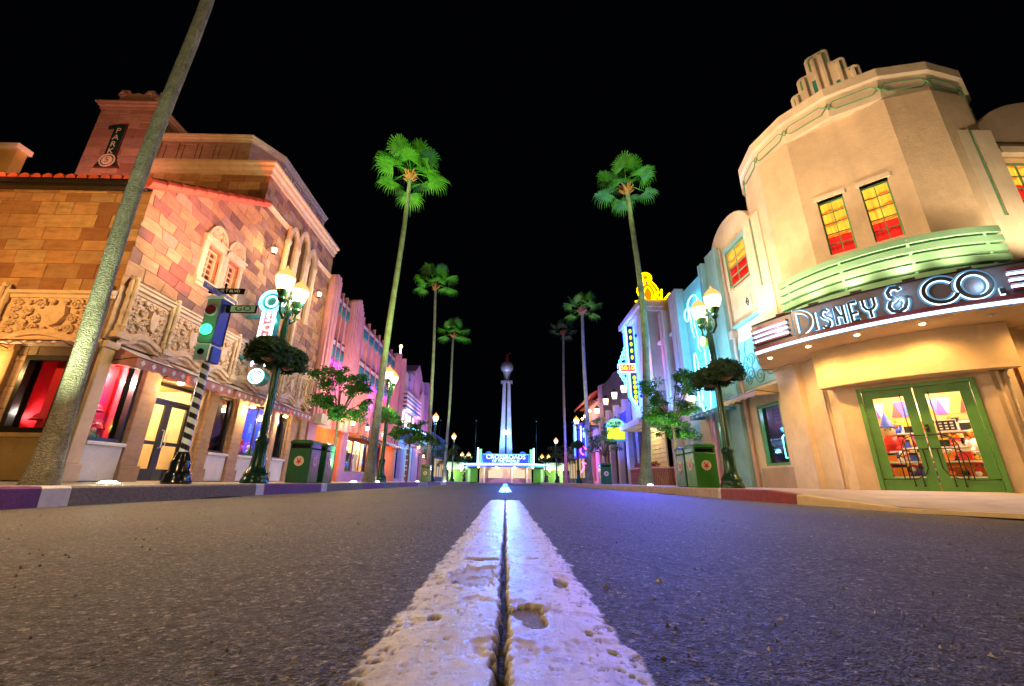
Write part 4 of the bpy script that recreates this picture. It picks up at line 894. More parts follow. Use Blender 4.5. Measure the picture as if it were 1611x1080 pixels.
# canopy hood over the upper side windows
m=MB(FRt); m.box(11.85,13.35,.0,.12,8.15,8.35); m.build('window_hood','cyan_wall',CB,bevel=.015); m=MB(FS); m.box(11.8,14,.0,.15,7.8,8.0); m.build('window_hood','cream_light',CB,bevel=.015)
m=MB(FRt); m.box(11.98,13.12,-.001,.002,6.72,8.12); 
w_=stained(FRt,11.92,13.15,6.75,8.1,.09,4,.6); m=MB(FRt); m.box(11.8,11.92,0,.14,6.65,8.14).box(13.15,13.27,0,.14,6.65,8.14); m.build('window_surround','cream_light',CB)
# ---- curved louvre fins
def arcT(R,a0,p0,p1,n=24,c=0):  # arc in front: front at along a0 (negative = outwards)
    pts=[]
    q0,q1=math.asin(p0/R),math.asin(p1/R)
    for i in range(n+1):
        q=q0+(q1-q0)*i/n; pts.append((R*math.sin(q),-(a0+R-R*math.cos(q))))
    return pts
fins=[]
for k in range(5):
    z=4.28+k*.225; R=3.1; pts=arcT(R,-.98+k*.02,-2.0,2.0,28); n=len(pts)
    m=MB(FT); 
    inner=[(p[0]*.88,p[1]-.42) for p in pts]
    sec=[(p[0],p[1],z-.03) for p in pts],[(p[0]*1.0,p[1]-.05,z+.135) for p in pts],[(i_[0],i_[1],z+.13) for i_ in inner],[(i_[0],i_[1],z+.0) for i_ in inner]
    vs=[p for s_ in sec for p in s_]; fs=[]
    for r_ in range(4):
        a_,b_=r_*n,((r_+1)%4)*n
        fs+=[(a_+i,a_+i+1,b_+i+1,b_+i) for i in range(n-1)]
    fs+=[(0,n,2*n,3*n),(n-1,2*n-1,3*n-1,4*n-1)]
    m.add(vs,fs); m.build('louvre_fin','mint',CB,smooth='auto')
m=MB(FT); 
for q in (-.62,-.2,.2,.62):
    x=3.0*math.sin(q); y=-(-.9+3.0-3.0*math.cos(q)); m.box(x-.025,x+.025,y-.5,y-.02,4.15,5.25)
m.build('louvre_bracket','mint',CB)
# ---- marquee
MR=5.45
def MC(p,out=0,z=0):     # p measured along the arc
    q=p/MR; return ((MR+out)*math.sin(q),-(-1.35+MR-(MR+out)*math.cos(q)),z)
FM=lambda u,d,z:FT(*MC(u,d,z))
n=40; PE=2.78
us=[-PE+2*PE*i/n for i in range(n+1)]
m=MB(FM); prof=[(0,3.32),(0,4.08),(-.03,4.12),(-.3,4.16)]
vs=[(u,d,z) for u in us for d,z in prof]; k=len(prof); m.add(vs,[(i*k+q,i*k+q+1,(i+1)*k+q+1,(i+1)*k+q) for i in range(n) for q in range(k-1)])
MQ=m.build('marquee','brown_fascia',CB)
# returns and top/soffit: polygon from arc back to the walls
arc=[MC(u)[:2] for u in us]; back=[(2.35,-1.6),(1.3,-.2+0),( -1.3,-.2),(-2.35,-1.6)]
endR=(PE*.98,-1.5); poly=arc+[(2.95,-.95),(2.5,-1.55),(1.3,-.25),(-1.3,-.25),(-2.5,-1.55),(-2.95,-.95)]
m=MB(FT); m.add([(p[0],p[1],3.34) for p in poly],[tuple(range(len(poly)))]); m.build('soffit','cream',MQ)
m=MB(FT); m.add([(p[0],p[1],4.14) for p in poly],[tuple(range(len(poly)))])
for s in (0,-1):
    a=arc[s]; b=(2.95*(1 if s else -1),-.95); m.quad((a[0],a[1],3.32),(b[0],b[1],3.32),(b[0],b[1],4.12),(a[0],a[1],4.12)); c=(2.5*(1 if s else -1),-1.55); m.quad((b[0],b[1],3.32),(c[0],c[1],3.32),(c[0],c[1],4.12),(b[0],b[1],4.12))
m.build('marquee_top','brown_fascia',MQ)
def strip(z0,z1,d0,d1,mat,name,u0=-PE,u1=PE,parent=MQ,nn=40):
    m=MB(FM); vs=[(u0+(u1-u0)*i/nn,d,z) for i in range(nn+1) for d,z in((d0,z0),(d1,z0),(d1,z1),(d0,z1))]
    m.add(vs,[(i*4+q,i*4+(q+1)%4,(i+1)*4+(q+1)%4,(i+1)*4+q) for i in range(nn) for q in range(4)]+[(0,1,2,3),(nn*4,nn*4+1,nn*4+2,nn*4+3)]); return m.build(name,mat,parent)
strip(3.42,3.50,0,.05,'maroon','trim_band'); strip(3.345,3.405,.01,.035,'glow_cool','light_band')
for k in range(4):
    z=3.57+k*.125
    for u0,u1,e in ((-PE+.02,-1.83,0),(1.7,PE-.02,0)):
        strip(z,z+.05,.02,.075,'maroon','speed_stripe',u0,u1,MQ,14)
        if k<3: strip(z+.062,z+.112,.004,.02,'glow_cool','stripe_light',u0+.02,u1-.02,MQ,14)
# lettering: stroked capitals, mapped round the curve
def arcp(cx,cz,rx,rz,a0,a1,n=14): return [(cx+rx*math.cos(rad(a0+(a1-a0)*i/n)),cz+rz*math.sin(rad(a0+(a1-a0)*i/n))) for i in range(n+1)]
def GL(c,w):   # strokes in a cell w wide, 1 high
    if c=='D': return [([(.08*w,0),(.08*w,1)],0),(arcp(.0*w,.5,w,.5,90,-90,16),0),([(0,0),(.1*w,0)],0),([(0,1),(.1*w,1)],0)]
    if c=='I': return [([(w/2,0),(w/2,1)],0)]
    if c=='S': return [([(w*.95,.86),(w*.75,.97),(w*.35,.99),(w*.05,.85),(w*.02,.7),(w*.25,.56),(w*.8,.42),(w*.98,.27),(w*.9,.1),(w*.6,.01),(w*.2,.02),(0,.12)],0)]
    if c=='N': return [([(0,0),(0,1)],0),([(w,0),(w,1)],0),([(0,.52),(w,.40)],0),([(w*.0,1),(w*.45,.5)],0)]
    if c=='E': return [([(w,0),(0,0),(0,1),(w,1)],0),([(0,.42),(w*.9,.42)],0)]
    if c=='Y': return [([(0,1),(0,.62),(w*.2,.46),(w*.5,.4),(w*.8,.46),(w,.62),(w,1)],0),([(w*.5,.4),(w*.5,0)],0)]
    if c=='&': return [([(w*.62,.98),(w*.3,1.0),(w*.12,.86),(w*.16,.66),(w*.42,.54),(w*.12,.44),(0,.24),(w*.12,.06),(w*.42,0),(w*.72,.1),(w*.86,.3),(w*.88,.52)],0),([(w*.6,.52),(w*1.02,.52)],0),([(w*.62,.98),(w*.72,.86)],0)]
    if c=='C': return [(arcp(.55*w,.5,.55*w,.5,38,335,24),0)]
    if c=='O': return [(arcp(.5*w,.5,.5*w,.5,0,345,26),1)]
    if c=='.': return [([(0,.09),(w,.09)],2)]
layout=[('D',-1.68,.36,.58,3.50),('I',-1.27,.05,.42,3.51),('S',-1.11,.14,.42,3.51),('N',-.85,.14,.42,3.51),('E',-.59,.13,.42,3.51),('Y',-.36,.18,.42,3.51),('&',.02,.31,.52,3.52),('C',.56,.43,.49,3.55),('O',1.04,.43,.49,3.55),('.',1.54,.07,.45,3.55)]
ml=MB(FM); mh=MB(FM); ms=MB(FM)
for c,u,w_,h,z in layout:
    for pts,cl in GL(c,w_/h):
        P=[(u+x*h,z+zz*h) for x,zz in pts]
        def dens(P,close):
            o=[]; L_=P+[P[0]] if close else P
            for a,b in zip(L_,L_[1:]):
                for i in range(3): o.append((a[0]+(b[0]-a[0])*i/3,a[1]+(b[1]-a[1])*i/3))
            return o if close else o+[P[-1]]
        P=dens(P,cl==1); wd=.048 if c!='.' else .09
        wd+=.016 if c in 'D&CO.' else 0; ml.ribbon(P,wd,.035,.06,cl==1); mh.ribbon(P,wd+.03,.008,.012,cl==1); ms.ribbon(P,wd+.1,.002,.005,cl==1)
ml.build('shop_name','brown_fascia' if 0 else 'dark_frame',MQ); mh.build('painted_halo_inner','glow_white',MQ); ms.build('painted_halo_outer','halo_soft',MQ)  # flat glowing ribbons stand in for the letters' light spreading on the fascia
for i,u in enumerate((-2.1,-1.0,.2,1.4)): light('POINT',FM(u,.22,3.8),(.45,.7,1),5,r=.1)
# soffit downlights
for i,(a,p) in enumerate([(-.2,-2.47),(-.68,-1.55),(-.93,-.61),(-.88,.43),(-.64,1.39),(-.2,2.3)]):
    m=MB(FT); m.lathe([(.075,0),(.075,.03)],(p,-a,3.325),14); fx=m.build('downlight','silver',MQ); m=MB(FT); m.sph((p,-a,3.322),.05,10,.5); 
    if i!=4: m.build('lamp','bulb_warm',fx); light('SPOT',FT(p,-a,3.27),(1,.5,.13),50,r=.05,target=FT(p*.9,-a-.1,0),ang=155,blend=.6)
    else: m.build('lamp','bone',fx)
# portal beam
def portal():
    ps=arcT(3.6,-.32,-1.62,1.62,20); n=len(ps); m=MB(FT); vs=[]
    for z in (2.42,3.34): vs+=[(p[0],p[1],z) for p in ps]
    vs+=[(p[0]*.98,-.2-.02,2.42) for p in ps]
    fs=[(i,i+1,n+i+1,n+i) for i in range(n-1)]+[(i,i+1,2*n+i+1,2*n+i) for i in range(n-1)]
    m.add(vs,fs); m.quad((ps[0][0],ps[0][1],2.42),(ps[0][0],ps[0][1],3.34),(-1.31,-.5,3.34),(-1.31,-.5,2.42)); m.quad((ps[-1][0],ps[-1][1],2.42),(ps[-1][0],ps[-1][1],3.34),(1.31,-.5,3.34),(1.31,-.5,2.42)); return m.build('portal_beam','cream',CB)
portal()
# ---- double door
m=MB(FT); zb=.05
m.box(-.95,-.87,-.3,-.14,zb,2.33).box(.87,.95,-.3,-.14,zb,2.33).box(-.87,.87,-.3,-.14,2.25,2.33); DFm=m.build('door_frame','door_green',CB,bevel=.008)
for s in (-1,1):
    a,b=(-.865,-.008) if s<0 else (.008,.865)
    m=MB(FT); L,R_=(a+.17,b-.17) 
    m.box(a,L,-.26,-.2,zb+.01,2.245).box(R_,b,-.26,-.2,zb+.01,2.245).box(L,R_,-.26,-.2,zb+.01,.36).box(L,R_,-.26,-.2,2.08,2.245)
    d=m.build('door','door_green',CB,bevel=.005); MB(FT).quad((L,-.235,.36),(R_,-.235,.36),(R_,-.235,2.08),(L,-.235,2.08)).build('glass','glass',d)
    # deco bronze grille: two uprights, hooped bars, sill rail
    m=MB(FT); o=-.17; c=b if s<0 else a
    e=lambda x:(b-x) if s<0 else (a+x)
    m.tube([(e(.22),o,.2),(e(.22),o,2.12)],.010,6); m.tube([(e(.36),o,.2),(e(.36),o,1.1)],.010,6)
    m.tube([(e(.03),o,1.22),(e(.22),o,1.22),(e(.36),o,1.15),(e(.42),o,1.0),(e(.42),o,.33)],.011,6)
    m.tube([(e(.03),o,.94),(e(.3),o,.94),(e(.42),o,.9),(e(.5),o,.78),(e(.5),o,.33)],.011,6)
    m.tube([(e(.1),o,.94),(e(.1),o,.55),(e(.16),o,.42),(e(.3),o,.34),(e(.5),o,.32),(e(.83),o,.33)],.011,6)
    for x,z in ((.22,.2),(.36,.2),(.83,.33),(.03,1.22),(.03,.94)): m.sph((e(x),o,z),.02,6)
    m.build('grille','bronze',d)
m=MB(FT); m.box(.03,.09,-.2,-.17,1.28,1.44).sph((.06,-.15,1.36),.02,8); m.build('lock_plate','bronze',DFm); m=MB(FT); m.box(-.8,.8,-.2,-.15,2.255,2.285); m.build('door_closer','silver',DFm)
m=MB(FT); m.quad((-.95,-.5,.06),(.95,-.5,.06),(.95,-.2,.06),(-.95,-.2,.06)); m.build('threshold','pave',CB)
# interior of the corner shop
m=MB(FT); q=2.6
m.quad((-1.6,-.4-q,0),(1.6,-.4-q,0),(1.6,-.4-q,2.9),(-1.6,-.4-q,2.9)); m.quad((-1.6,-.4,0),(-1.6,-.4-q,0),(-1.6,-.4-q,2.9),(-1.6,-.4,2.9)); m.quad((1.6,-.4,0),(1.6,-.4-q,0),(1.6,-.4-q,2.9),(1.6,-.4,2.9)); m.quad((-1.6,-.4,2.9),(1.6,-.4,2.9),(1.6,-.4-q,2.9),(-1.6,-.4-q,2.9)); m.quad((-1.6,-.4,.055),(1.6,-.4,.055),(1.6,-.4-q,.055),(-1.6,-.4-q,.055)); m.build('interior','interior_amber',CB)
for p,d in ((-.6,-1.2),(.6,-1.2),(0,-2.3)): light('POINT',FT(p,d,2.55),(1,.84,.64),52,r=.1)
# painted pennant band on the back wall
m=MB(FT); 
cols=['toy_yellow','toy_red','toy_blue','toy_white','toy_orange','toy_purple']
for k in range(14):
    m.m=k%6; u=-1.5+k*.215; m.add([(u,-2.96,2.35),(u+.215,-2.96,2.35),(u+.11,-2.96,1.95)],[(0,1,2)]); m.m=(k+3)%6; m.add([(u+.11,-2.97,1.95),(u+.215,-2.965,2.35),(u+.32,-2.97,1.95)],[(0,1,2)])
tag(m.build('pennant_band',cols),'band of yellow, red and blue pennants high on the back wall inside the corner shop','bunting')
TB=thing('display_shelf','orange framed display shelves full of stock inside the corner shop','shelf',FT(0,-1.9,.06)); m=MB(FT)
for z in (.35,.72,1.08,1.42): m.box(-1.5,1.5,-2.5,-1.7,z,z+.03)
m.build('shelf_board','shelf_white',TB); m=MB(FT)
for u in (-1.5,-.5,.45,1.44): m.box(u,u+.06,-2.5,-1.68,.06,1.75)
m.build('upright','toy_orange',TB)
rng.seed(11)
def box_toy(u,d,z,w_,h,mat,lab,kind='box'):
    m=MB(FT); m.box(u-w_/2,u+w_/2,d-w_*.4,d+w_*.4,z,z+h); t=thing('gift_box',lab,kind,FT(u,d,z),'boxed goods on the corner shop shelves'); m.build('carton',mat,t,bevel=.006)
    m=MB(FT); m.box(u-w_*.52,u+w_*.52,d-w_*.42,d+w_*.42,z+h*.8,z+h+.012); m.build('lid',rng.choice(['toy_white','toy_black','toy_yellow']),t); return t
i=0
for z in (.065,.38,.75,1.11,1.45):
    u=-1.42
    while u<1.4:
        w_=rng.uniform(.11,.22); h=rng.uniform(.12,.27); mt_=rng.choice(['toy_red','toy_orange','toy_white','toy_blue','toy_purple','toy_black','goods','toy_red','toy_orange']); 
        if rng.random()<.55: box_toy(u+w_/2,-1.85,z,w_,h,mt_,'coloured carton with contrasting lid among the stock on the shop shelves behind the green doors')
        else: 
            t=thing('plush_toy','small round plush toy sitting among the stock on the shop shelves behind the green doors','plush toy',FT(u+w_/2,-1.82,z),'plush toys on the corner shop shelves'); s_=w_*.9
            m=MB(FT); m.sph((u+w_/2,-1.82,z+s_*.42),s_*.42,10); m.build('body',mt_,t,smooth=True); m=MB(FT); m.sph((u+w_/2,-1.78,z+s_*1.05),s_*.34,10); m.build('head',rng.choice(['toy_white','mount_cream','toy_orange','toy_red']),t,smooth=True); m=MB(FT)
            for s in(-1,1): m.sph((u+w_/2+s*s_*.12,-1.78+s_*.3,z+s_*1.1),s_*.06,6)
            m.build('eyes','toy_black',t)
        u+=w_+.015
for z,hh,dq in ((.065,.3,0),(.4,.3,0),(.72,.26,0),(1.06,.28,-.75),(1.4,.26,-.75)):
    m=MB(FT); m.box(-1.15,1.15,-1.02+dq,-.72+dq,z-.035,z-.005); tag(m.build('display_board','shelf_white'),'long white display board %s behind the green doors'%('at floor level' if z<.1 else 'at knee height' if z<.5 else 'at waist height' if z<.9 else 'at chest height' if z<1.2 else 'at head height'),'shelf board'); u=-1.1
    while u<1.0:
        w_=rng.uniform(.13,.24); h=hh*rng.uniform(.6,1); mt_=rng.choice(['toy_red','toy_orange','toy_white','toy_blue','toy_purple','toy_black','goods','toy_yellow','toy_orange'])
        if rng.random()<.45: box_toy(u+w_/2,-.86+dq,z,w_,h,mt_,'coloured carton with contrasting lid among the stock on the shop shelves behind the green doors')
        else:
            t=thing('plush_toy','small round plush toy sitting among the stock on the shop shelves behind the green doors','plush toy',FT(u+w_/2,-.85+dq,z),'plush toys on the corner shop shelves'); s_=w_*.8
            m=MB(FT); m.sph((u+w_/2,-.85+dq,z+s_*.42),s_*.42,10); m.build('body',mt_,t,smooth=True); m=MB(FT); m.sph((u+w_/2,-.82+dq,z+s_*1.05),s_*.34,10); m.build('head',rng.choice(['toy_white','mount_cream','toy_orange','toy_red']),t,smooth=True); m=MB(FT)
            for s in(-1,1): m.sph((u+w_/2+s*s_*.12,-.82+dq+s_*.3,z+s_*1.1),s_*.06,6)
            m.build('eyes','toy_black',t)
        u+=w_+.012
toy(FT,-.62,-1.3,.98,.42,'toy_red','mount_cream','large seated toy with red body and blue pointed hat behind the left green door','plush toy','toy_blue')
m=MB(FT); m.box(-.95,-.2,-1.5,-1.1,.06,.97); tag(m.build('display_plinth','goods'),'patterned display plinth under the large toy with the blue hat','plinth')
toy(FT,-.1,-1.5,.8,.36,'toy_white','toy_white','white toy with purple hat at the right of the left green door','plush toy','toy_purple'); m=MB(FT); m.box(-.25,.05,-1.7,-1.35,.06,.79); tag(m.build('display_plinth','toy_purple'),'purple display plinth under the white toy','plinth')
toy(FT,.78,-1.3,.92,.34,'toy_white','toy_orange','white toy with orange head behind the right green door','plush toy'); m=MB(FT); m.box(.55,1.05,-1.5,-1.1,.06,.91); tag(m.build('display_plinth','goods'),'patterned display plinth under the toy with the orange head','plinth')
m=MB(FT); m.box(.22,.55,-1.32,-1.3,1.38,1.62); bb=tag(m.build('notice_board','toy_black'),'dark board with pale marks behind the right green door','board'); m=MB(FT); m.ribbon([(.22,1.38),(.55,1.38),(.55,1.62),(.22,1.62)],.025,-1.3,-1.29,True); 
for k in range(3):
    for j in range(3): m.box(.27+k*.09,.32+k*.09,-1.3,-1.295,1.42+j*.06,1.45+j*.06)
m.build('marks','toy_white',bb)
m=MB(FT); m.box(.1,.62,-1.3,-1.0,.62,.9); tag(m.build('orange_box','toy_orange'),'bright orange box with a dark round mark at knee height behind the right green door','box'); m=MB(FT); m.disc((.36,.76),.07,-1.0,-.99,16); m.build('mark','toy_black',bpy.data.objects['orange_box'])
m=MB(FT); m.box(.05,1.1,-1.5,-1.05,.06,.6); tag(m.build('display_table','toy_orange'),'low orange table under the bright orange box','table',None)
# ---- street side: window, awning, pipe, carved panel, plaque
room(CB,FRt,11.95,13.1,.72,2.55,-.1,1.0,'dark_frame'); window(CB,FRt,11.95,13.1,.72,2.55,-.12,'door_green','glass',0,0,.08,.1,name='shop_window')
light('POINT',pt(FRt,12.5,-.5,2.3),(.4,.5,1),14,r=.05)
m=MB(FRt); m.tube([(12.1,-.35,.95),(12.1,-.35,1.55),(12.25,-.35,1.62),(12.5,-.35,1.62),(12.62,-.35,1.55),(12.62,-.35,.95)],.018,6,True); tag(m.build('neon_frame_sign','neon_cyan'),'small cyan neon frame in the shop window left of the corner entrance','neon sign')
toy(FRt,12.05,-.6,1.3,.25,'toy_red','toy_yellow','yellow headed toy beside the small cyan neon frame','toy figure'); m=MB(FRt); m.box(11.95,12.4,-.85,-.4,.75,1.28); tag(m.build('display_plinth','navy_strip'),'dark blue plinth under the yellow headed toy','plinth')
m=MB(FRt); m.box(11.75,13.3,0,.04,-.05,.66); m.build('stall_riser','stucco_tan',CB)
awning(FRt,11.75,13.6,3.05,2.82,.75,'awning_cream','awning_cream',CB,.2,5)
awning(FRt,13.9,16.4,3.0,2.72,.7,'awning_teal','awning_teal',CB,.2,6)
m=MB(FRt); m.box(11.7,13.45,0,.04,3.15,4.75); pn=m.build('relief_panel','cyan_wall',CB); m=MB(FRt); rng.seed(9)
for u,z,r_,s in ((12.0,3.5,.22,1),(12.5,3.45,.25,-1),(12.95,3.6,.25,1),(12.25,3.9,.25,-1),(12.8,4.05,.22,1),(13.2,3.9,.2,-1),(13.1,3.4,.18,1),(12.1,4.25,.18,1)): scroll(m,u,z,r_,1.8,s,.018,.05); m.tube([(u+r_,.05,z),(u+r_*1.4,.05,z+.35),(u+r_*.9,.05,z+.65)],.014,5)
m.build('relief_waves','teal_tile',pn,smooth='auto')
for u,z in ((12.45,5.95),): 
    m=MB(FRt); m.box(u-.18,u+.18,0,.05,z-.2,z+.2); pq=m.build('plaque','stucco_white',CB,bevel=.02); m=MB(FRt); m.ribbon([(u,z-.14),(u+.08,z),(u,z+.14),(u-.08,z)],.03,.05,.07,True); m.sph((u,.06,z),.03,6); m.build('plaque_motif','dark_frame',pq)
m=MB(FRt); m.box(11.65,13.45,0,.14,5.3,5.42); m.build('ledge','cyan_wall',CB,bevel=.02)
m=MB(FRt); m.tube([(13.5,.1,0.1),(13.5,.1,5.1)],.06,8).tube([(13.5,.1,5.2),(13.5,.1,8.55)],.045,8); m.box(13.38,13.62,0,.2,5.0,5.25); m.build('downpipe','pale_pink',CB,smooth='auto'); m=MB(FRt); m.box(13.66,14.42,0,.22,0,8.72); m.build('pier','cyan_wall',CB); 
# floods on the marquee roof that wash the tower
for i,p in enumerate((-2.1,-1.3,-.45,.45,1.3,2.1)):
    q=MC(p,-.25,4.22); m=MB(FT); m.box(q[0]-.1,q[0]+.1,q[1]-.06,q[1]+.06,4.16,4.26); m.build('floodlight','bronze',MQ)
    light('SPOT',FT(p*1.0,q[1]+.12,4.3),(1,.7,.42),62,r=.15,target=FT(p*.75,-.25,8.8),ang=110,blend=.8)
for f,u in ((FS,11.2),(FRt,11.2)): light('SPOT',pt(f,u,1.6,4.5),(1,.72,.42),120,r=.08,target=pt(f,u,0,7.5),ang=100,blend=.8)
# ================================================================ RIGHT side further up the street
BB=thing('cyan_lit_shopfront','two storey stucco shopfront washed in cyan neon light between fluted piers','building',(8,17,.1))
m=MB(FRt); wall(m,14.5,20.3,-.05,8.35,0,[(14.75,15.75,.5,2.45),(17.85,18.6,4.4,6.9),(18.3,19.6,.1,2.5),(19.45,20.1,5.6,6.9)],.3); m.quad((14.5,0,8.35),(20.3,0,8.35),(20.3,-6,8.35),(14.5,-6,8.35)); m.build('wall','stucco_tan',BB)
m=MB(FRt); m.box(14.55,17.05,0,.05,3.1,8.45); m.build('recess_panel','cyan_wall',BB)
for u0,u1,h,mt_ in ((17.05,17.9,8.65,'stucco_grey'),(18.72,19.35,8.3,'stucco_grey'),(14.45,14.75,8.5,'cyan_wall')):
    c=(u0+u1)/2; m=MB(FRt); m.box(u0,c-.04,0,.4,0,h).box(c+.04,u1,0,.4,0,h).box(c-.04,c+.04,0,.33,0,h); m.build('pier',mt_,BB,bevel=.015)
m=MB(FRt)
for z in (7.55,7.9): m.box(17.9,18.72,0,.04,z,z+.05).box(19.35,20.3,0,.04,z,z+.05)
m.build('groove','teal_tile',BB); m=MB(FRt); m.box(17.85,18.7,0,.2,6.9,7.05).box(19.35,20.2,0,.25,6.95,7.1); m.build('window_head','stucco_white',BB,bevel=.02)
window(BB,FRt,17.85,18.6,4.4,6.9,-.15,'wood_brown','glass_dark',1,6,.05,.06,.025,'casement_window'); MB(FRt).quad((17.85,-.28,4.4),(18.6,-.28,4.4),(18.6,-.28,6.9),(17.85,-.28,6.9)).build('curtain','drape_mixed',BB)
window(BB,FRt,19.45,20.1,5.6,6.9,-.15,'dark_frame','glass_dark',1,3,.05,.06,.025,'casement_window')
for u,z in ((18.25,7.3),(19.8,7.3)):
    m=MB(FRt); m.box(u-.13,u+.13,0,.05,z-.2,z+.2); pq=m.build('plaque','stucco_white',BB,bevel=.02); m=MB(FRt); m.ribbon([(u,z-.12),(u+.06,z),(u,z+.12),(u-.06,z)],.03,.05,.07,True); m.build('plaque_motif','navy_strip',pq)
room(BB,FRt,14.75,15.75,.5,2.45,-.1,1,'navy_strip'); window(BB,FRt,14.75,15.75,.5,2.45,-.12,'door_green','glass',0,0,.06,.1,name='shop_window'); light('POINT',pt(FRt,15.2,-.4,2.2),(.6,.7,1),10)
room(BB,FRt,18.3,19.6,.1,2.5,-.1,1,'mount_cream'); window(BB,FRt,18.3,19.6,.1,2.5,-.12,'dark_frame','glass',1,1,.06,.1,name='shop_window'); light('POINT',pt(FRt,18.9,-.4,2.2),(1,.75,.4),14)
toy(FRt,15.1,-.4,.5,.3,'toy_white','mount_cream','white toy low in the narrow window behind the right street lamp'); m=MB(FRt)
for k in range(12): m.sph((15.35,-.3,.8+k*.12),.018,6)
tag(m.build('light_string','glow_cool'),'vertical string of small pale blue bulbs in the window behind the right street lamp','string light')
for u0,u1,mt_ in ((15.8,16.05,'salmon'),(16.1,16.9,'stucco_tan')): m=MB(FRt); m.box(u0,u1,0,.12,0,2.9); m.build('pilaster',mt_,BB,bevel=.01)
wall_lantern(BB,FRt,16.9,3.5,.3,26,(1,.75,.4),1.6)
# cyan neon sign: outlined abstract figure with stacked loops
CN=thing('cyan_neon_sign','tall cyan neon outline sign with looped top on the cyan washed bay','neon sign',pt(FRt,15.7,.3,5)); fz=lambda u,d,z:FRt(15.75-u,d+.3,z)
m=MB(fz)
m.tube([(.45*math.cos(q),.0,7.35+.3*math.sin(q)) for q in np.linspace(-.3,PI+.6,16)],.03,6).tube([(-.62+.2*math.cos(q),0,7.05+.27*math.sin(q)) for q in np.linspace(0,2*PI,17)[:-1]],.03,6,True)
m.tube([(-.35,0,7.3),(-.3,0,6.2),(-.2,0,5.9)],.028,6).tube([(-.1,0,7.2),(-.05,0,6.4),(.1,0,5.8),(.0,0,5.4),(.15,0,5.2)],.028,6).tube([(-.5,0,4.9),(-.42,0,5.25),(-.3,0,5.25),(-.2,0,4.9),(-.2,0,3.3)],.03,6).tube([(-.5,0,4.9),(-.5,0,3.1)],.03,6).tube([(.45,0,5.2),(.45,0,3.4),(.35,0,2.95),(.1,0,2.8)],.03,6).tube([(-.35,0,3.2),(-.25,0,2.9),(0,0,2.8)],.03,6)
m.build('neon_tubes','neon_cyan',CN); m=MB(fz); m.disc((.35,5.55),.26,-.25,-.05,20); m.build('round_panel','toy_yellow',CN); m=MB(fz); m.disc((.35,5.55),.2,-.05,-.02,20); m.build('round_face','lantern_dim',CN)
m=MB(fz)
for i,c in enumerate('SH&'): m.text(c,.18,4.95-i*.34,.34,-.02,.03)
m.build('lettering','shelf_white',CN); m=MB(fz); m.box(-.6,.55,-.3,-.27,2.8,7.2); m.build('backing','cyan_wall',CN)
for z,W in ((7.0,34),(5.2,44),(3.6,32)): light('POINT',pt(FRt,15.7,.75,z),(.02,.6,1),W,r=.25)
light('SPOT',pt(FRt,13.2,1.6,3.2),(.12,.6,1),190,r=.1,target=pt(FRt,12.9,0,6.0),ang=110,blend=.9)
light('SPOT',(6.5,18.6,3.0),(.08,.25,1),420,r=.1,target=(8,18.7,6.5),ang=110,blend=.9)
# ---- pylon tower with neon blade
TB2=thing('blue_pylon_tower','tall stucco theatre tower with flat stepped cap, washed in blue and violet light','building',(7.9,21,.1))
m=MB(); m.box(7.2,9.0,20.3,23.6,2.9,8.9); m.box(8.0,9,20.3,23.6,-.05,2.9); m.build('tower_wall','stucco_tan',TB2)
m=MB(); m.box(6.95,7.35,20.05,20.5,3.2,8.8); m.build('corner_fin','stucco_white',TB2,bevel=.03)
m=MB(); m.box(7.0,9.1,20.1,23.8,8.9,9.05).box(6.85,9.3,19.95,23.9,9.05,9.35).box(6.95,9.2,20.05,23.8,9.35,9.5); m.build('cap','trim_cream',TB2,bevel=.02)
m=MB(); m.box(8.0,16,20.3,24.2,-.05,8.3); m.build('wall','pale_pink',TB2)
m=MB(); m.box(6.5,8.0,20.4,23.9,2.95,3.25); m.build('canopy','stucco_white',TB2,bevel=.02); m=MB(); m.box(6.52,8,20.38,20.395,3.0,3.2); m.build('canopy_band','lilac',TB2)
m=MB(FRt); m.box(21.0,23.2,0,.08,.75,.95).box(21,23.2,0,.08,2.8,2.9).box(20.9,21,0,.08,.75,2.9).box(23.2,23.3,0,.08,.75,2.9)
for k in range(9):
    for j in range(8): m.box(21.04+k*.24,21.24+k*.24,.01,.06,.98+j*.225,1.18+j*.225)
m.build('glass_block_window','room_yellow' if 0 else 'mount_cream',TB2,bevel=.012)
light('POINT',pt(FRt,22.1,.5,2.85),(1,.85,.4),20,r=.1)
PL=thing('brick_planter','low curved red brick planter wall at the foot of the blue tower','planter',(7.6,21.5,.1)); m=MB(); m.prism([(7.0,20.3),(8,20.1),(8,24),(7.0,24),(6.85,23.6),(6.85,20.6)],.1,.85); m.build('wall','brick',PL); m=MB(); m.prism([(6.95,20.25),(8,20.05),(8,24.05),(6.95,24.05),(6.78,23.65),(6.78,20.55)],.85,.93); m.build('coping','salmon',PL,bevel=.02)
rng.seed(21)
def leafblob(m,c,R,n,ls,rr,flat=1.,droop=0):
    for _ in range(n):
        while True:
            v=Vector((rr.uniform(-1,1),rr.uniform(-1,1),rr.uniform(-1,1)))
            if .2<v.length<1: break
        p=Vector((c[0]+v.x*R,c[1]+v.y*R,c[2]+v.z*R*flat)); a=Vector((rr.uniform(-1,1),rr.uniform(-1,1),rr.uniform(-.5,.5)-droop)).normalized(); b=a.cross(Vector((rr.uniform(-1,1),rr.uniform(-1,1),rr.uniform(-1,1)))).normalized()
        l=ls*rr.uniform(.6,1.3); m.add([p,p+a*l*.5+b*l*.25,p+a*l,p+a*l*.5-b*l*.25],[(0,1,2,3)],True)
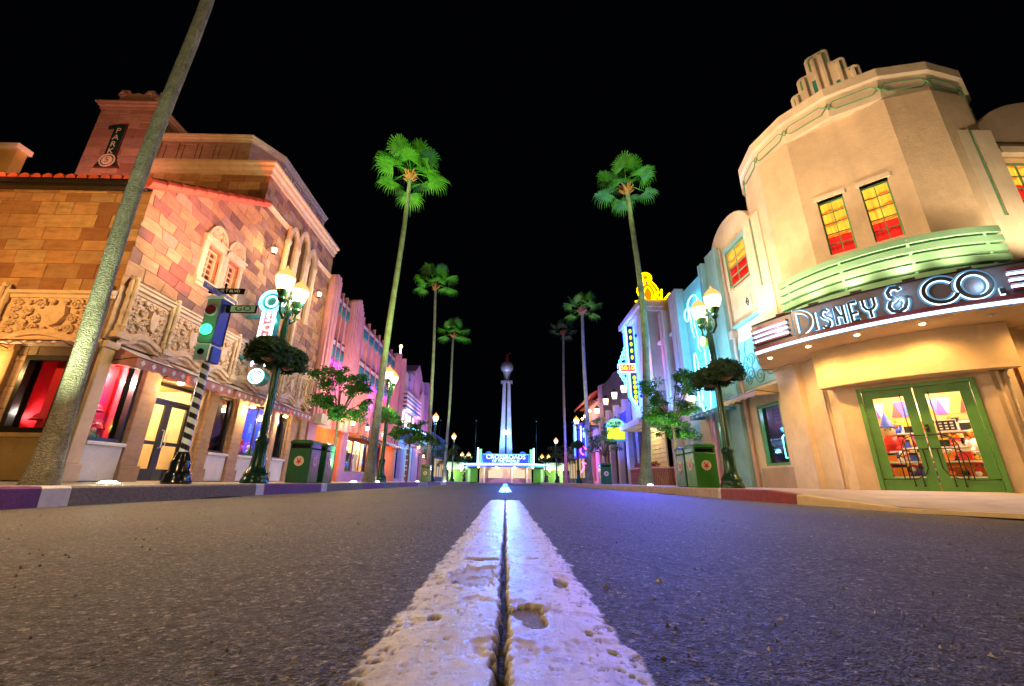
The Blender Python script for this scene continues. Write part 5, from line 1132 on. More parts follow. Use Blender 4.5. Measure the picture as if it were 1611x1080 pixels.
m=MB(); leafblob(m,(7.2,21.2,1.05),.45,260,.12,rng,.5); leafblob(m,(7.3,22.4,1.05),.5,260,.12,rng,.5); leafblob(m,(7.3,23.3,1.0),.4,160,.12,rng,.5)
leafmat('red_leaf',(.18,.03,.03),(.3,.08,.05)); tag(m.build('planter_shrub','red_leaf'),'low reddish shrub growing in the brick planter','shrub')
BL=thing('blade_neon_sign','tall blue neon blade sign with round yellow green letters and a red box halfway up','neon sign',(6.8,21.6,6)); fb=lambda u,d,z:(6.78+u,21.55-d,z)
m=MB(fb); m.slab([(-.2,4.5),(.06,4.05),(.2,4.05),(.2,8.5),(-.2,8.5)],-.12,0); m.slab([(.26,7.9),(.5,7.9),(.5,8.05),(.26,8.05)],-.15,-.05).slab([(.26,4.5),(.5,4.5),(.5,4.65),(.26,4.65)],-.15,-.05); m.build('blade_case','case_navy',BL)
m=MB(fb)
for x in (-.24,-.18): m.tube([(x,.03,8.45),(x,.03,4.5),(x+.28,.03,4.05)],.026,6)
for k in range(5):
    r_=.62-.11*k; m.tube([(-.24-r_*.9,.03,6.05+(.15*k)),(-.24-r_*.9,.03,6.05+.2+.24*k),(-.24-r_*.9+.08,.03,6.05+.28+.24*k),(-.24,.03,6.05+.28+.24*k)],.016,5); m.tube([(-.24-r_*.9,.03,5.95-(.1*k)),(-.24-r_*.9,.03,5.95-.15-.2*k),(-.24-r_*.9+.08,.03,5.95-.22-.2*k),(-.24,.03,5.95-.22-.2*k)],.016,5)
m.build('border_tubes','neon_cyan',BL)
m=MB(fb); m.tube([(-.32,.0,8.5),(-.32,.0,4.5),(0,.0,3.95)],.05,6).tube([(.24,.02,8.45),(.24,.02,4.1)],.03,6); m.build('blue_edge_tubes','neon_blue',BL)
m=MB(fb)
for k in range(5): m.disc((.04,8.2-k*.38),.12,0,.04,12,.6)
for k in range(6): m.disc((.06,5.55-k*.26),.11,0,.04,12,.8)
m.build('lit_letters','neon_green',BL)
m=MB(fb); m.box(-.72,.12,.0,.12,5.83,6.27); m.build('red_box','neon_red',BL); m=MB(fb); m.ribbon([(-.72,5.83),(.12,5.83),(.12,6.27),(-.72,6.27)],.05,.12,.15,True); m.build('red_box_border','glow_cool',BL); m=MB(fb); m.text('5&10',-.3,6.05,.34,.12,.14); m.build('lettering','neon_yellow',BL)
for z in (8,6.8,5.2,4.2): light('POINT',(6.3,22.3,z),(.02,.07,1),340,r=.2)
light('POINT',(6.9,19.9,6.05),(1,.05,.3),16,r=.1)
light('SPOT',(6.6,19.6,3.4),(.15,.28,1),200,r=.1,target=(7.3,20.4,7.5),ang=80,blend=.9)
# neon rooftop figure replaced by a plain rising plume of yellow tubes
YN=thing('rooftop_neon_ornament','bright yellow neon tube ornament standing on the cap of the blue tower','neon sign',(7.9,21.2,9.5)); fy=lambda u,d,z:(7.85+u,20.6-d,z)
m=MB(fy)
for k,(rx,rz) in enumerate(((.6,.66),(.42,.56),(.24,.44))):
    m.tube([(-.15+rx*math.cos(q)*(1-.35*max(0,math.sin(q))),0,9.62+rz+rz*math.sin(q)) for q in np.linspace(-PI/2,PI*1.5,23)[:-1]],.036,6,True)
for rx in (.32,.18): m.tube([(-.2+rx*math.cos(q),0,11.05+rx*.95*math.sin(q)) for q in np.linspace(0,2*PI,19)[:-1]],.036,6,True)
m.tube([(-.9,0,9.6),(1.05,0,9.6)],.05,6).tube([(.55,0,9.62),(.62,0,10.35)],.05,6).tube([(.62,0,9.62),(1.05,0,10.12)],.05,6).tube([(.5,0,9.62),(.3,0,10.2)],.04,6)
m.build('neon_tubes','neon_yellow',YN)
m=MB(fy); m.slab([(-.15+.52*math.cos(q)*(1-.42*max(0,math.sin(q))),9.62+.66+.64*math.sin(q)) for q in np.linspace(0,2*PI,25)[:-1]],-.05,-.02); m.disc((-.2,11.05),.3,-.05,-.02,18); m.build('glow_panel','neon_gold',YN); m=MB(fy); m.disc((-.2,10.72),.07,.03,.07,10); m.build('red_lamp','neon_red',YN)
light('POINT',(7.85,20.0,9.9),(1,.65,.05),25,r=.3)
# ---- dark brick hall with lit wall lanterns
HB=thing('dark_brick_hall','dark brick two storey hall with balconies, pilasters and a row of bright wall lanterns','building',(8,29,.1))
m=MB(FRt); wall(m,24.2,34,-.05,7.9,0,[(25.2,26.2,.3,2.6),(27.2,28.4,.3,2.6),(29.6,30.8,.3,2.6),(32,33.2,.3,2.6)],.4); m.quad((24.2,0,7.9),(34,0,7.9),(34,-6,7.9),(24.2,-6,7.9)); m.build('wall','dark_brick',HB)
for i,u in enumerate((24.6,26.7,28.9,31.2,33.6)):
    m=MB(FRt); m.box(u-.25,u+.25,0,.35,0,5.2).box(u-.18,u+.18,.1,.5,4.0,5.35); m.build('pilaster','stucco_tan' if i>0 else 'navy_strip',HB,bevel=.02)
for i,(u,z) in enumerate(((25.1,5.7),(27.4,5.75),(29.9,5.8),(33.0,5.6))): wall_lantern(HB,FRt,u,z,.75,38,(1,.7,.35),2.3)
for u in (25.7,28,30.3):
    m=MB(FRt); m.box(u-.7,u+.7,0,.8,3.5,3.62); 
    for k in range(9): m.box(u-.66+k*.16,u-.63+k*.16,.76,.79,3.62,4.3)
    m.box(u-.7,u+.7,.75,.8,4.3,4.36); m.build('balcony','navy_strip',HB)
for u0,u1 in ((25.2,26.2),(27.2,28.4),(29.6,30.8),(32,33.2)): window(HB,FRt,u0,u1,.3,2.6,-.2,'wood_brown','glass_dark',1,2,.06,.06,.03,'window'); MB(FRt).quad((u0,-.38,.3),(u1,-.38,.3),(u1,-.38,2.6),(u0,-.38,2.6)).build('lit_interior','office_dim',HB)
GS=thing('green_hanging_sign','glowing yellow green hanging sign with a pale shell top outside the dark hall','sign',(6.5,25,3)); fg=lambda u,d,z:(6.55+u,24.9-d,z)
m=MB(fg); m.slab([(.55*math.cos(q),3.42+.42*math.sin(q)) for q in np.linspace(0,PI,13)],-.15,0); m.build('shell_top','mint_glow',GS); m=MB(fg); m.box(-.62,.62,-.2,.05,3.32,3.42).box(-.6,.6,-.2,.05,2.5,2.62); m.build('frame','teal_tile',GS); m=MB(fg); m.box(-.5,.5,-.15,.0,2.65,3.3); m.build('lit_panel','neon_green',GS)
m=MB(fg); m.tube([(.6,-.1,3.4),(1.45,-.1,3.4)],.03,6); m.build('bracket','bronze',GS)
light('POINT',(6.0,24.2,2.9),(.6,1,.15),25,r=.2)
light('SPOT',(5.6,27,.5),(.06,.12,1),800,r=.1,target=(8,27,5),ang=110,blend=.9)
# ---- mission style building
MS=thing('mission_style_building','tan mission style building with a curved gable, tiled eaves and small orange balcony lamps','building',(8,38,.1))
m=MB(FRt); wall(m,34,42.5,-.05,7.2,0,[(35,36.4,.3,2.8),(38,39.4,.3,2.8),(39.3,40.3,4.3,5.6)],.3); m.quad((34,0,7.2),(42.5,0,7.2),(42.5,-7,7.2),(34,-7,7.2)); m.quad((42.5,0,0),(42.5,-7,0),(42.5,-7,7.2),(42.5,0,7.2)); m.build('wall','pale_pink',MS)
m=MB(lambda u,d,z:(8.0+u,34.3-d,z)); g_=[(-.2,6.5),(-.2,8.0),(.6,8.3),(1.2,9.2),(2.2,9.6),(2.4,10.0),(3.6,10.3),(5.2,10.3),(6,9.4),(8,9.2),(8,6.5)]; m.slab(g_,-.5,0); m.build('curved_gable','pale_pink',MS,bevel=.03)
m=MB(); m.add([(7.0,34,7.2),(7.0,42.6,7.2),(9.4,42.6,8.6),(9.4,34,8.6)],[(0,1,2,3)]); m.box(6.98,7.08,34,42.6,7.05,7.22); m.build('tiled_eave','terracotta',MS)
m=MB(FRt)
for k in range(8): m.tube([(36+k*.8,.02,7.0),(36+k*.8,.6,7.05)],.06,6)
m.build('rafter','wood_brown',MS)
for k in range(4): 
    m=MB(FRt); m.sph((36.6+k*1.3,.6,6.2-k*.05),.1,8); m.build('balcony_lamp','bulb_warm',MS); light('POINT',pt(FRt,36.6+k*1.3,.8,6.2),(1,.5,.1),18,r=.1)
m=MB(FRt); m.box(35.8,41,0,.9,4.7,4.85); 
for k in range(20): m.box(35.85+k*.26,35.9+k*.26,.86,.89,4.85,5.5)
m.box(35.8,41,.84,.9,5.5,5.56); m.build('balcony','bronze',MS)
NB=thing('blue_tube_sign','vertical deep blue and pink neon sign standing far down the right pavement','neon sign',(6.6,39,3.5)); fq=lambda u,d,z:(6.75+u,38.5-d,z)
m=MB(fq); m.box(-.55,.55,-.2,0,2.2,5.4); m.build('sign_case','navy_strip',NB); m=MB(fq)
for x in (-.5,-.25,.5): m.tube([(x,.04,2.4),(x,.04,5.2)],.05,5)
m.build('blue_tubes','neon_blue',NB); m=MB(fq)
for x,z0,z1 in ((-.38,3.6,5.0),(.1,3.2,5.1),(.35,4.1,4.9)): m.tube([(x,.05,z0),(x,.05,z1)],.045,5)
m.build('white_tubes','glow_cool',NB); m=MB(fq); m.tube([(.25+.25*math.cos(q),.05,2.9+.35*math.sin(q)) for q in np.linspace(0,5,12)],.05,5).tube([(0,.05,1.0),(.3,.05,1.5),(.1,.05,1.9),(.6,.05,1.7),(.5,.05,1.1)],.05,5); m.build('pink_tubes','neon_magenta',NB)
light('POINT',(6.0,37.8,4),(.05,.1,1),260,r=.3); light('POINT',(6.0,37.6,1.8),(1,.1,.6),70,r=.3)
FB=thing('far_right_building','low dark building beside the plaza at the far end of the right pavement','building',(8,48,.1)); m=MB(FRt); m.box(42.6,56,-6,0,0,4.4); m.build('wall','dark_brick',FB); m=MB(FRt)
for k in range(6): m.box(43.5+k*2,44.8+k*2,.0,.03,.6,2.6)
m.build('lit_window','office_dim',FB)
# ================================================================ LEFT: pink deco building
PB=thing('pink_deco_building','long salmon pink art deco building with ribbed piers, teal panels and orange ground floor','building',(-8,24,.1))
m=MB(FL); wall(m,16.78,31.0,2.3,8.45,-.05,[(17.75,19.3,3.75,5.2)]+[(21.55+k*.98,22.25+k*.98,3.75,5.15) for k in range(7)],.35); m.quad((16.78,-.05,8.45),(31,-.05,8.45),(31,-7,8.45),(16.78,-7,8.45)); m.quad((31,-.05,0),(31,-7,0),(31,-7,8.45),(31,-.05,8.45)); m.build('wall','pink',PB)
m=MB(FL); wall(m,16.78,31.0,.08,2.35,0,[(21.25,24.9,.55,2.15),(25.3,27.2,.1,2.2)],.3); m.build('ground_floor_wall','orange_wall',PB)
def ribpier(u0,u1,h):
    m=MB(FL); n=max(3,int((u1-u0)/.2)); w_=(u1-u0)/n
    for k in range(n): m.box(u0+k*w_+.02,u0+(k+1)*w_-.02,-.3,.28-.1*abs(k-(n-1)/2)/(n/2),2.35,h-.12*abs(k-(n-1)/2))
    m.box(u0,u1,-.3,.1,2.35,h-.4); return m.build('ribbed_pier','salmon',PB,bevel=.01)
for u0,u1,h in ((16.8,17.7,9.15),(19.4,20.95,9.2),(28.6,29.6,9.0),(30.0,31.1,9.0)): ribpier(u0,u1,h)
cols_=[(17.78,.48)]*0+[(17.72+.53*k,.5) for k in range(3)]+[(21.35+.98*k,.95) for k in range(7)]
for u,w_ in cols_:
    c=u+w_/2
    m=MB(FL); m.box(u-.035,u+.035,-.05,.12,2.5,8.7); m.build('fin','salmon',PB)
    m=MB(FL); a,b=u+.1,u+w_-.06
    for z0,z1 in ((7.62,8.0),(5.5,5.95)): m.box(a,b,-.05,.12,z0,z1)
    m.build('teal_block','teal_tile',PB,bevel=.02)
    m=MB(FL)
    for z0 in (8.0,5.95): m.box(a,b,-.05,.11,z0,z0+.07).box(a,b,-.05,.11,z0+.34,z0+.42)
    m.build('maroon_band','maroon',PB); m=MB(FL)
    for z0 in (8.09,6.04):
        for k in range(4): m.box(a+(b-a)*k/4,a+(b-a)*(k+.6)/4,-.05,.09,z0,z0+.22)
    m.build('white_flutes','stucco_white',PB)
    m=MB(FL); m.box(a-.05,b+.05,-.05,.05,5.2,5.36); m.build('violet_band','neon_violet',PB)
for k in range(7):
    u=21.55+k*.98; MB(FL).quad((u,-.38,3.75),(u+.7,-.38,3.75),(u+.7,-.38,5.15),(u,-.38,5.15)).build('window_glass','glass_dim',PB)
MB(FL).quad((17.75,-.38,3.75),(19.3,-.38,3.75),(19.3,-.38,5.2),(17.75,-.38,5.2)).build('window_glass','glass_dim',PB)
m=MB(FL); m.box(20.55,21.2,0,.12,.1,2.4).box(16.85,17.5,0,.12,.1,2.9); m.build('lilac_pier','lilac',PB); m=MB(FL); m.box(17.0,17.9,.1,.5,2.35,2.75); m.build('hanging_fascia','stucco_white',PB)
m=MB(FL); m.box(21.2,25,0,.08,.1,.55); m.build('stall_riser','lilac',PB)
room(PB,FL,21.25,24.9,.55,2.15,-.1,1.2,'mount_cream'); window(PB,FL,21.25,24.9,.55,2.15,-.1,'maroon','glass',2,0,.06,.08,.09,'display_window'); light('POINT',pt(FL,22.6,-.5,1.95),(1,.75,.4),30,r=.1); light('POINT',pt(FL,24.2,-.5,1.95),(1,.75,.4),30,r=.1)
for k,(mt_,hc) in enumerate((('teal_tile','mount_cream'),('toy_black','mount_cream'),('toy_black','toy_white'),('toy_blue','mount_cream'),('toy_white','mount_cream'))):
    u=21.75+k*.62; t=thing('shop_mannequin',['teal dressed mannequin at the left of the pink building window','black dressed mannequin standing second in the pink building window','black dressed mannequin with a white head in the pink building window','blue dressed mannequin in the pink building window','white dressed mannequin at the right of the pink building window'][k],'mannequin',pt(FL,u,-.5,.56)); m=MB(FL); m.lathe([(.13,0),(.15,.3),(.1,.62),(.17,.85),(.15,.98),(.05,1.02),(.05,1.08)],(u,-.5,.56),12); m.build('torso',mt_,t,smooth=True); m=MB(FL); m.sph((u,-.5,1.75),.09,10,1.25); m.build('head',hc,t,smooth=True)
awning(FL,21.2,25.0,2.5,2.3,.7,'wood_brown','wood_brown',PB,.18,8); awning(FL,25.4,30.9,2.55,2.4,.7,'wood_brown','wood_brown',PB,.16,10)
room(PB,FL,25.3,27.2,.1,2.2,-.1,1,'maroon'); window(PB,FL,25.3,27.2,.1,2.2,-.15,'maroon','glass',1,1,.08,.08,.06,'doorway')
for u in (19.2,20.8,23.0,26.2): wall_lantern(PB,FL,u,2.85,.4,34,(1,.6,.25),1.3)
light('SPOT',(-6.6,18.2,2.9),(1,.45,.45),200,r=.1,target=(-8,18.6,7),ang=110,blend=.9); light('SPOT',(-6.6,21.5,2.9),(1,.42,.45),230,r=.1,target=(-8,22.5,7),ang=110,blend=.9); light('SPOT',(-6.4,25.5,2.9),(1,.32,.4),240,r=.1,target=(-8,26.5,7),ang=110,blend=.9)
light('POINT',pt(FL,18.5,.35,4.4),(.7,.15,1),18,r=.1); light('POINT',pt(FL,24,.35,4.4),(.5,.2,1),22,r=.1); light('POINT',pt(FL,19,1.2,1.9),(1,.55,.25),45,r=.1); light('POINT',pt(FL,29,1.2,1.9),(1,.4,.2),45,r=.1)
m=MB(FL); m.sph((29.3,.1,9.6),.12,8); m.tube([(29.3,.1,8.9),(29.3,.1,9.5)],.03,6); m.build('roof_lamp','bulb_warm',PB)
# ---- striped theatre-like building
ST=thing('stepped_purple_building','purple and pink stepped building with a navy striped upper panel and glowing cyan canopy','building',(-8,38,.1))
steps=[(31.15,32.45,8.25,.12,'pale_pink'),(32.45,33.6,7.9,0,'purple_wall'),(33.6,34.9,8.7,0,'lilac'),(34.9,37.8,9.2,.1,'dusk_pink'),(37.8,39.6,9.1,0,'lilac'),(39.6,41.2,8.2,0,'purple_wall'),(41.2,44,9.6,.1,'lilac')]
for a,b,h,d,mt_ in steps:
    m=MB(FL)
    if mt_=='dusk_pink': m.slab([(a,2.9),(b,2.9),(b,h),((a+b)/2,h+.9),(a,h)],-4,d)
    else: m.box(a,b,-4,d,2.9,h)
    m.build('stepped_wall',mt_,ST)
m=MB(FL); wall(m,31.1,44,.08,2.95,-.1,[(33.9,35.9,.15,2.7),(31.6,33.2,.3,2.6),(39.5,41.5,.2,2.6)],.3); m.build('ground_wall','lilac',ST)
for k in range(9):
    z=5.3+k*.155; m=MB(FL); m.box(31.3,36.6,.1,.42+.0*k,z,z+.15); m.build('stripe',['stucco_white','navy_strip','stucco_white','plum_strip'][k%4],ST)
m=MB(FL); m.box(36.9,38.6,0,.3,2.9,7.2).slab([(37.75+.85*math.cos(q),7.2+.7*math.sin(q)) for q in np.linspace(0,PI,13)],0,.3); m.build('rounded_pier','pale_pink',ST); m=MB(FL); m.box(41.6,43.4,0,.3,2.9,6.2).slab([(42.5+.9*math.cos(q),6.2+.7*math.sin(q)) for q in np.linspace(0,PI,13)],0,.3); m.build('rounded_pier','dusk_pink',ST)
m=MB(FL)
for k in range(4): m.box(31.5+k*1.2,31.9+k*1.2,.0,.13,4.1,5.15)
m.build('upper_window','office_glow',ST)
m=MB(FL); m.slab([(28.9,3.1),(36.2,3.1),(36.2,3.85),(28.9,3.85)],.5,1.2) if 0 else m.box(31.1,36.4,0,1.3,3.05,3.85); cn=m.build('canopy','blue_canopy',ST)
m=MB(lambda u,d,z:(-6.68+d,u,z))
for z in (3.1,3.8): m.tube([(31.1,.03,z),(36.4,.03,z)],.03,5)
pts=[(31.5+i*.11,.04,3.42+.18*math.sin(i*1.25)*(1 if i%7 else .2)) for i in range(42)]; m.tube(pts,.035,5); m.build('neon_script','glow_cool',cn); m=MB(); m.tube([(-6.7,31.08,3.1),(-6.7,31.08,3.8)],.03,5).tube([(-8,31.08,3.8),(-6.7,31.08,3.8)],.03,5); m.build('canopy_tubes','neon_cyan',cn)
light('POINT',(-6.3,32,2.7),(.05,.5,1),90,r=.2); light('POINT',(-6.3,35,2.8),(.1,.5,1),70,r=.2); light('POINT',(-6.2,33.5,4.4),(.05,.35,1),50,r=.2)
m=MB(FL)
for u in (33.9,35.8): m.box(u,u+.1,-.15,.1,.1,2.75)
for z in (.5,.95,1.25,1.7,2.15,2.6): m.box(34,35.8,-.12,.02,z,z+.05)
m.build('white_window_grid','stucco_white',ST); MB(FL).quad((33.9,-.2,.1),(35.9,-.2,.1),(35.9,-.2,2.75),(33.9,-.2,2.75)).build('window_glass','glass_dim',ST)
m=MB(FL)
for k in range(6): m.lathe([(.14,0),(.14,2.7)],(36.4+k*.34,.1,.1),10)
m.build('fluted_column','lilac',ST)
for u,z in ((36.6,2.9),(39.2,2.3),(41.6,2.2)): wall_lantern(ST,FL,u,z,.5,35,(1,.6,.2),1.5)
light('SPOT',(-6.2,36,4.2),(.75,.35,1),260,r=.1,target=(-8,37,8),ang=110,blend=.9); light('SPOT',(-6.0,41,3),(.8,.45,1),160,r=.1,target=(-8,41.5,7),ang=100,blend=.9); light('SPOT',(-6.4,32.2,4.6),(.9,.7,1),110,r=.1,target=(-8,32.8,7),ang=110,blend=.9)
FLB=thing('far_left_building','low shopfront with blue upper wall at the far end of the left pavement','building',(-8,50,.1)); m=MB(FL); m.box(44.0,56,-6,0,0,5.2); m.build('wall','navy_wall',FLB); m=MB(FL)
for k in range(6): m.box(44.6+k*1.9,45.8+k*1.9,0,.03,.6,2.6)
m.build('lit_window','office_dim',FLB)
# ================================================================ gateway building across the end of the street
XP=thing('gateway_pavilion','low pavilion across the end of the street with curved blue canopy and ticket windows','building',(0,60,0))
m=MB(FC); m.prism([(-3.6,.0),(-3.2,1.3),(-1.8,2.1),(0,2.35),(1.8,2.1),(3.2,1.3),(3.6,0)],-.1,2.0); m.build('booth_wall','pale_pink',XP)
m=MB(FC); m.prism([(-3.62,.02),(-3.23,1.33),(-1.82,2.13),(0,2.4),(1.82,2.13),(3.23,1.33),(3.62,.02)],-.1,.55); m.build('plinth','purple_wall',XP)
def ell(rx,ry,n=32): return [(rx*math.sin(PI*(i/n-.5)),ry*math.cos(PI*(i/n-.5))) for i in range(n+1)]
m=MB(FC); m.prism(ell(6.0,4.2),2.1,2.3); m.prism(ell(5.4,3.9),1.98,2.1); m.build('canopy','blue_canopy',XP); m=MB(FC); m.tube([(p[0],p[1]+.04,2.33) for p in ell(6.0,4.2)],.07,6); m.build('canopy_neon','glow_cool',XP); m=MB(FC); m.tube([(p[0],p[1]+.03,2.14) for p in ell(5.9,4.2)],.07,6); m.build('canopy_neon','neon_blue',XP)
m=MB(FC); 
for a,b in ((-2.9,-2.7),(.75,.95),(2.75,2.95)): m.box(a,b,1.75,2.45,-.1,2.0)
m.build('column','stucco_white',XP); m=MB(FC); m.box(-2.3,-.4,2.2,2.3,.6,1.6).box(1.1,2.6,2.0,2.2,.6,1.7); m.build('ticket_window','booth_glow',XP)
for k in (-3.6,-1.2,1.2,3.6): m=MB(FC); m.sph((k,3.0,1.93),.11,8); m.build('downlight','bulb_warm',XP); light('POINT',FC(k,3.2,1.7),(1,.7,.45),45,r=.1)
SG=thing('gateway_name_sign','blue neon sign reading CROSSROADS OF THE WORLD on top of the curved canopy','sign',(0,58,2.4)); fx=lambda u,d,z:(u,57.6-d,z)
m=MB(fx); m.box(-3.1,3.1,-.3,0,2.42,3.65).disc((-2.3,3.5),.5,-.28,-.02,20).disc((2.3,3.5),.5,-.28,-.02,20); m.build('panel','blue_canopy',SG); m=MB(fx); m.text('CROSSROADS',0,3.27,.82,0,.08,1.02); m.text('OF THE WORLD',0,2.74,.5,0,.08); m.build('lettering','sign_white',SG)
m=MB(fx); m.tube([(-3.1,.05,2.45),(-3.1,.05,3.62),(3.1,.05,3.62),(3.1,.05,2.45)],.05,5); m.build('border_neon','neon_blue',SG)
for s in (-1,1):
    m=MB(fx); m.box(s*3.55-.3,s*3.55+.3,-.3,.1,2.4,4.3); m.build('side_pylon','mint_glow',SG); m=MB(fx); m.box(s*3.75-.08,s*3.75+.08,.1,.2,2.4,4.45); m.build('pylon_tube','neon_white' if 0 else 'glow_cool',SG)
for z,x,W in ((3.2,0,200),(4.4,-2,120),(4.4,2,120)): light('POINT',(x,56.2,z),(.05,.25,1),W*1.2,r=.4)
for s in (-1,1):
    WG=thing('pavilion_wing','open pavilion wing with glowing mint fascia %s of the curved ticket booth'%('left' if s<0 else 'right'),'pavilion',(s*9,60,0))
    m=MB(FC); m.box(min(s*5.2,s*15),max(s*5.2,s*15),-2.5,1.0,1.75,2.0); m.build('roof','stucco_white',WG); m=MB(FC); m.box(min(s*5.2,s*15),max(s*5.2,s*15),1.0,1.2,1.75,2.65); m.build('fascia','mint_fascia',WG)
    m=MB(FC); m.box(min(s*9.3,s*10.6),max(s*9.3,s*10.6),.6,1.4,2.65,4.5).box(min(s*9.2,s*9.4),max(s*9.2,s*9.4),.5,1.5,2.65,4.8); m.build('pylon','mint_fascia',WG)
    m=MB(FC)
    for x in (5.0,7.6,8.9,11.2,13.6): m.box(s*x-.18,s*x+.18,.2,.6,-.1,1.8)
    m.build('post','mint_wall',WG); m=MB(FC); m.quad((s*4,-2.4,0),(s*15,-2.4,0),(s*15,-2.4,2),(s*4,-2.4,2)); m.build('back_wall','green_wall',WG)
    for x in (6.0,8.2,10.2,12.2): m=MB(FC); m.sph((s*x,1.3,1.55),.1,8); m.build('hanging_lamp','bulb_warm',WG); light('POINT',FC(s*x,1.7,1.4),(.8,1,.5),55,r=.1)
    light('POINT',FC(s*8,-1.2,1.4),(1,.8,.45),90,r=.2); light('POINT',FC(s*12,-1.2,1.4),(.5,1,.4),70,r=.2)
    light('SPOT',FC(s*9,3.5,1.5),(.35,1,.7),90,r=.1,target=FC(s*9.8,1.2,3.6),ang=110,blend=.9)
    # turnstiles and planters under the wing
    for k in range(4):
        x=s*(5.6+k*1.5); t=thing('entrance_turnstile','small dark entrance turnstile under the %s pavilion wing'%('left' if s<0 else 'right'),'turnstile',(x,58.2,0),'entrance turnstiles under the pavilion wings'); m=MB(); m.box(x-.12,x+.12,57.9,58.5,0,.95); m.build('post','green_metal',t); m=MB(); m.tube([(x,58.1,.8),(x+.4,58.1,.85)],.03,6).tube([(x,58.1,.8),(x+.25,58.1,.45)],.03,6).tube([(x,58.1,.8),(x-.3,58.1,.5)],.03,6); m.build('arms','silver',t)
    for x in (9.6,4.4,12.6): 
        xx=s*x; t=thing('flag_pole','bare thin flag pole rising behind the pavilion, %s'%({4.4:'next to the name sign on the ',9.6:'above the tall mint pylon on the ',12.6:'farthest out on the '}[x]+('left' if s<0 else 'right')),'flag pole',(xx,61,2)) ; m=MB(); m.lathe([(.07,0),(.04,6.5)],(xx,61,2.0),8); m.build('pole','green_metal',t); m=MB(); m.sph((xx,61,8.55),.09,8); m.build('ball','silver',t)
# obelisk tower with globe
OB=thing('globe_tower','slender tapering twin fin tower topped by a silver globe, lit blue at its foot','tower',(0,60,3)); fo=lambda u,d,z:(u-.02,60-d,z)
m=MB(fo); 
for s in (-1,1):
    a=[(s*.12,3.0),(s*.95,3.0),(s*.88,4.6),(s*.66,9.5),(s*.56,14.0),(s*.12,14.0)]; m.slab(a,-.5,.5)
m.build('fin','stucco_white',OB,bevel=.05); m=MB(fo); m.box(-.12,.12,-.3,.2,3,14); m.build('slot','dark_frame',OB)
m=MB(fo); m.box(-.85,.85,-.6,.6,14.0,14.25).lathe([(.55,0),(.4,.3),(.5,1.0),(.6,1.35)],(0,0,14.25),14); m.build('cradle','silver',OB); m=MB(fo); m.sph((0,0,16.4),.95,20); m.build('globe','silver',OB,smooth=True)
m=MB(fo); m.lathe([(.12,0),(.25,.25),(.3,.6),(.12,.8),(.18,1.0),(.04,1.2)],(0,0,17.3),8); m.tube([(0,0,18.2),(.35,0,18.6),(.55,0,18.65)],.05,5); m.build('weathervane','red_paint',OB)
m=MB(fo); m.box(-.5,.5,.5,.65,6.55,6.72).box(-.5,.5,.5,.65,6.85,6.95); m.build('lit_band','neon_white',OB)
for s in (-1,1): light('SPOT',(s*1.6,57.5,3.8),(.1,.3,1),600,r=.2,target=(s*.3,60,8),ang=90,blend=.9); light('SPOT',(s*3.5,56,3.8),(.8,.68,1),380,r=.2,target=(0,60,13.5),ang=50,blend=.8)
light('POINT',(0,56.0,7),(.1,.3,1),120,r=.3)
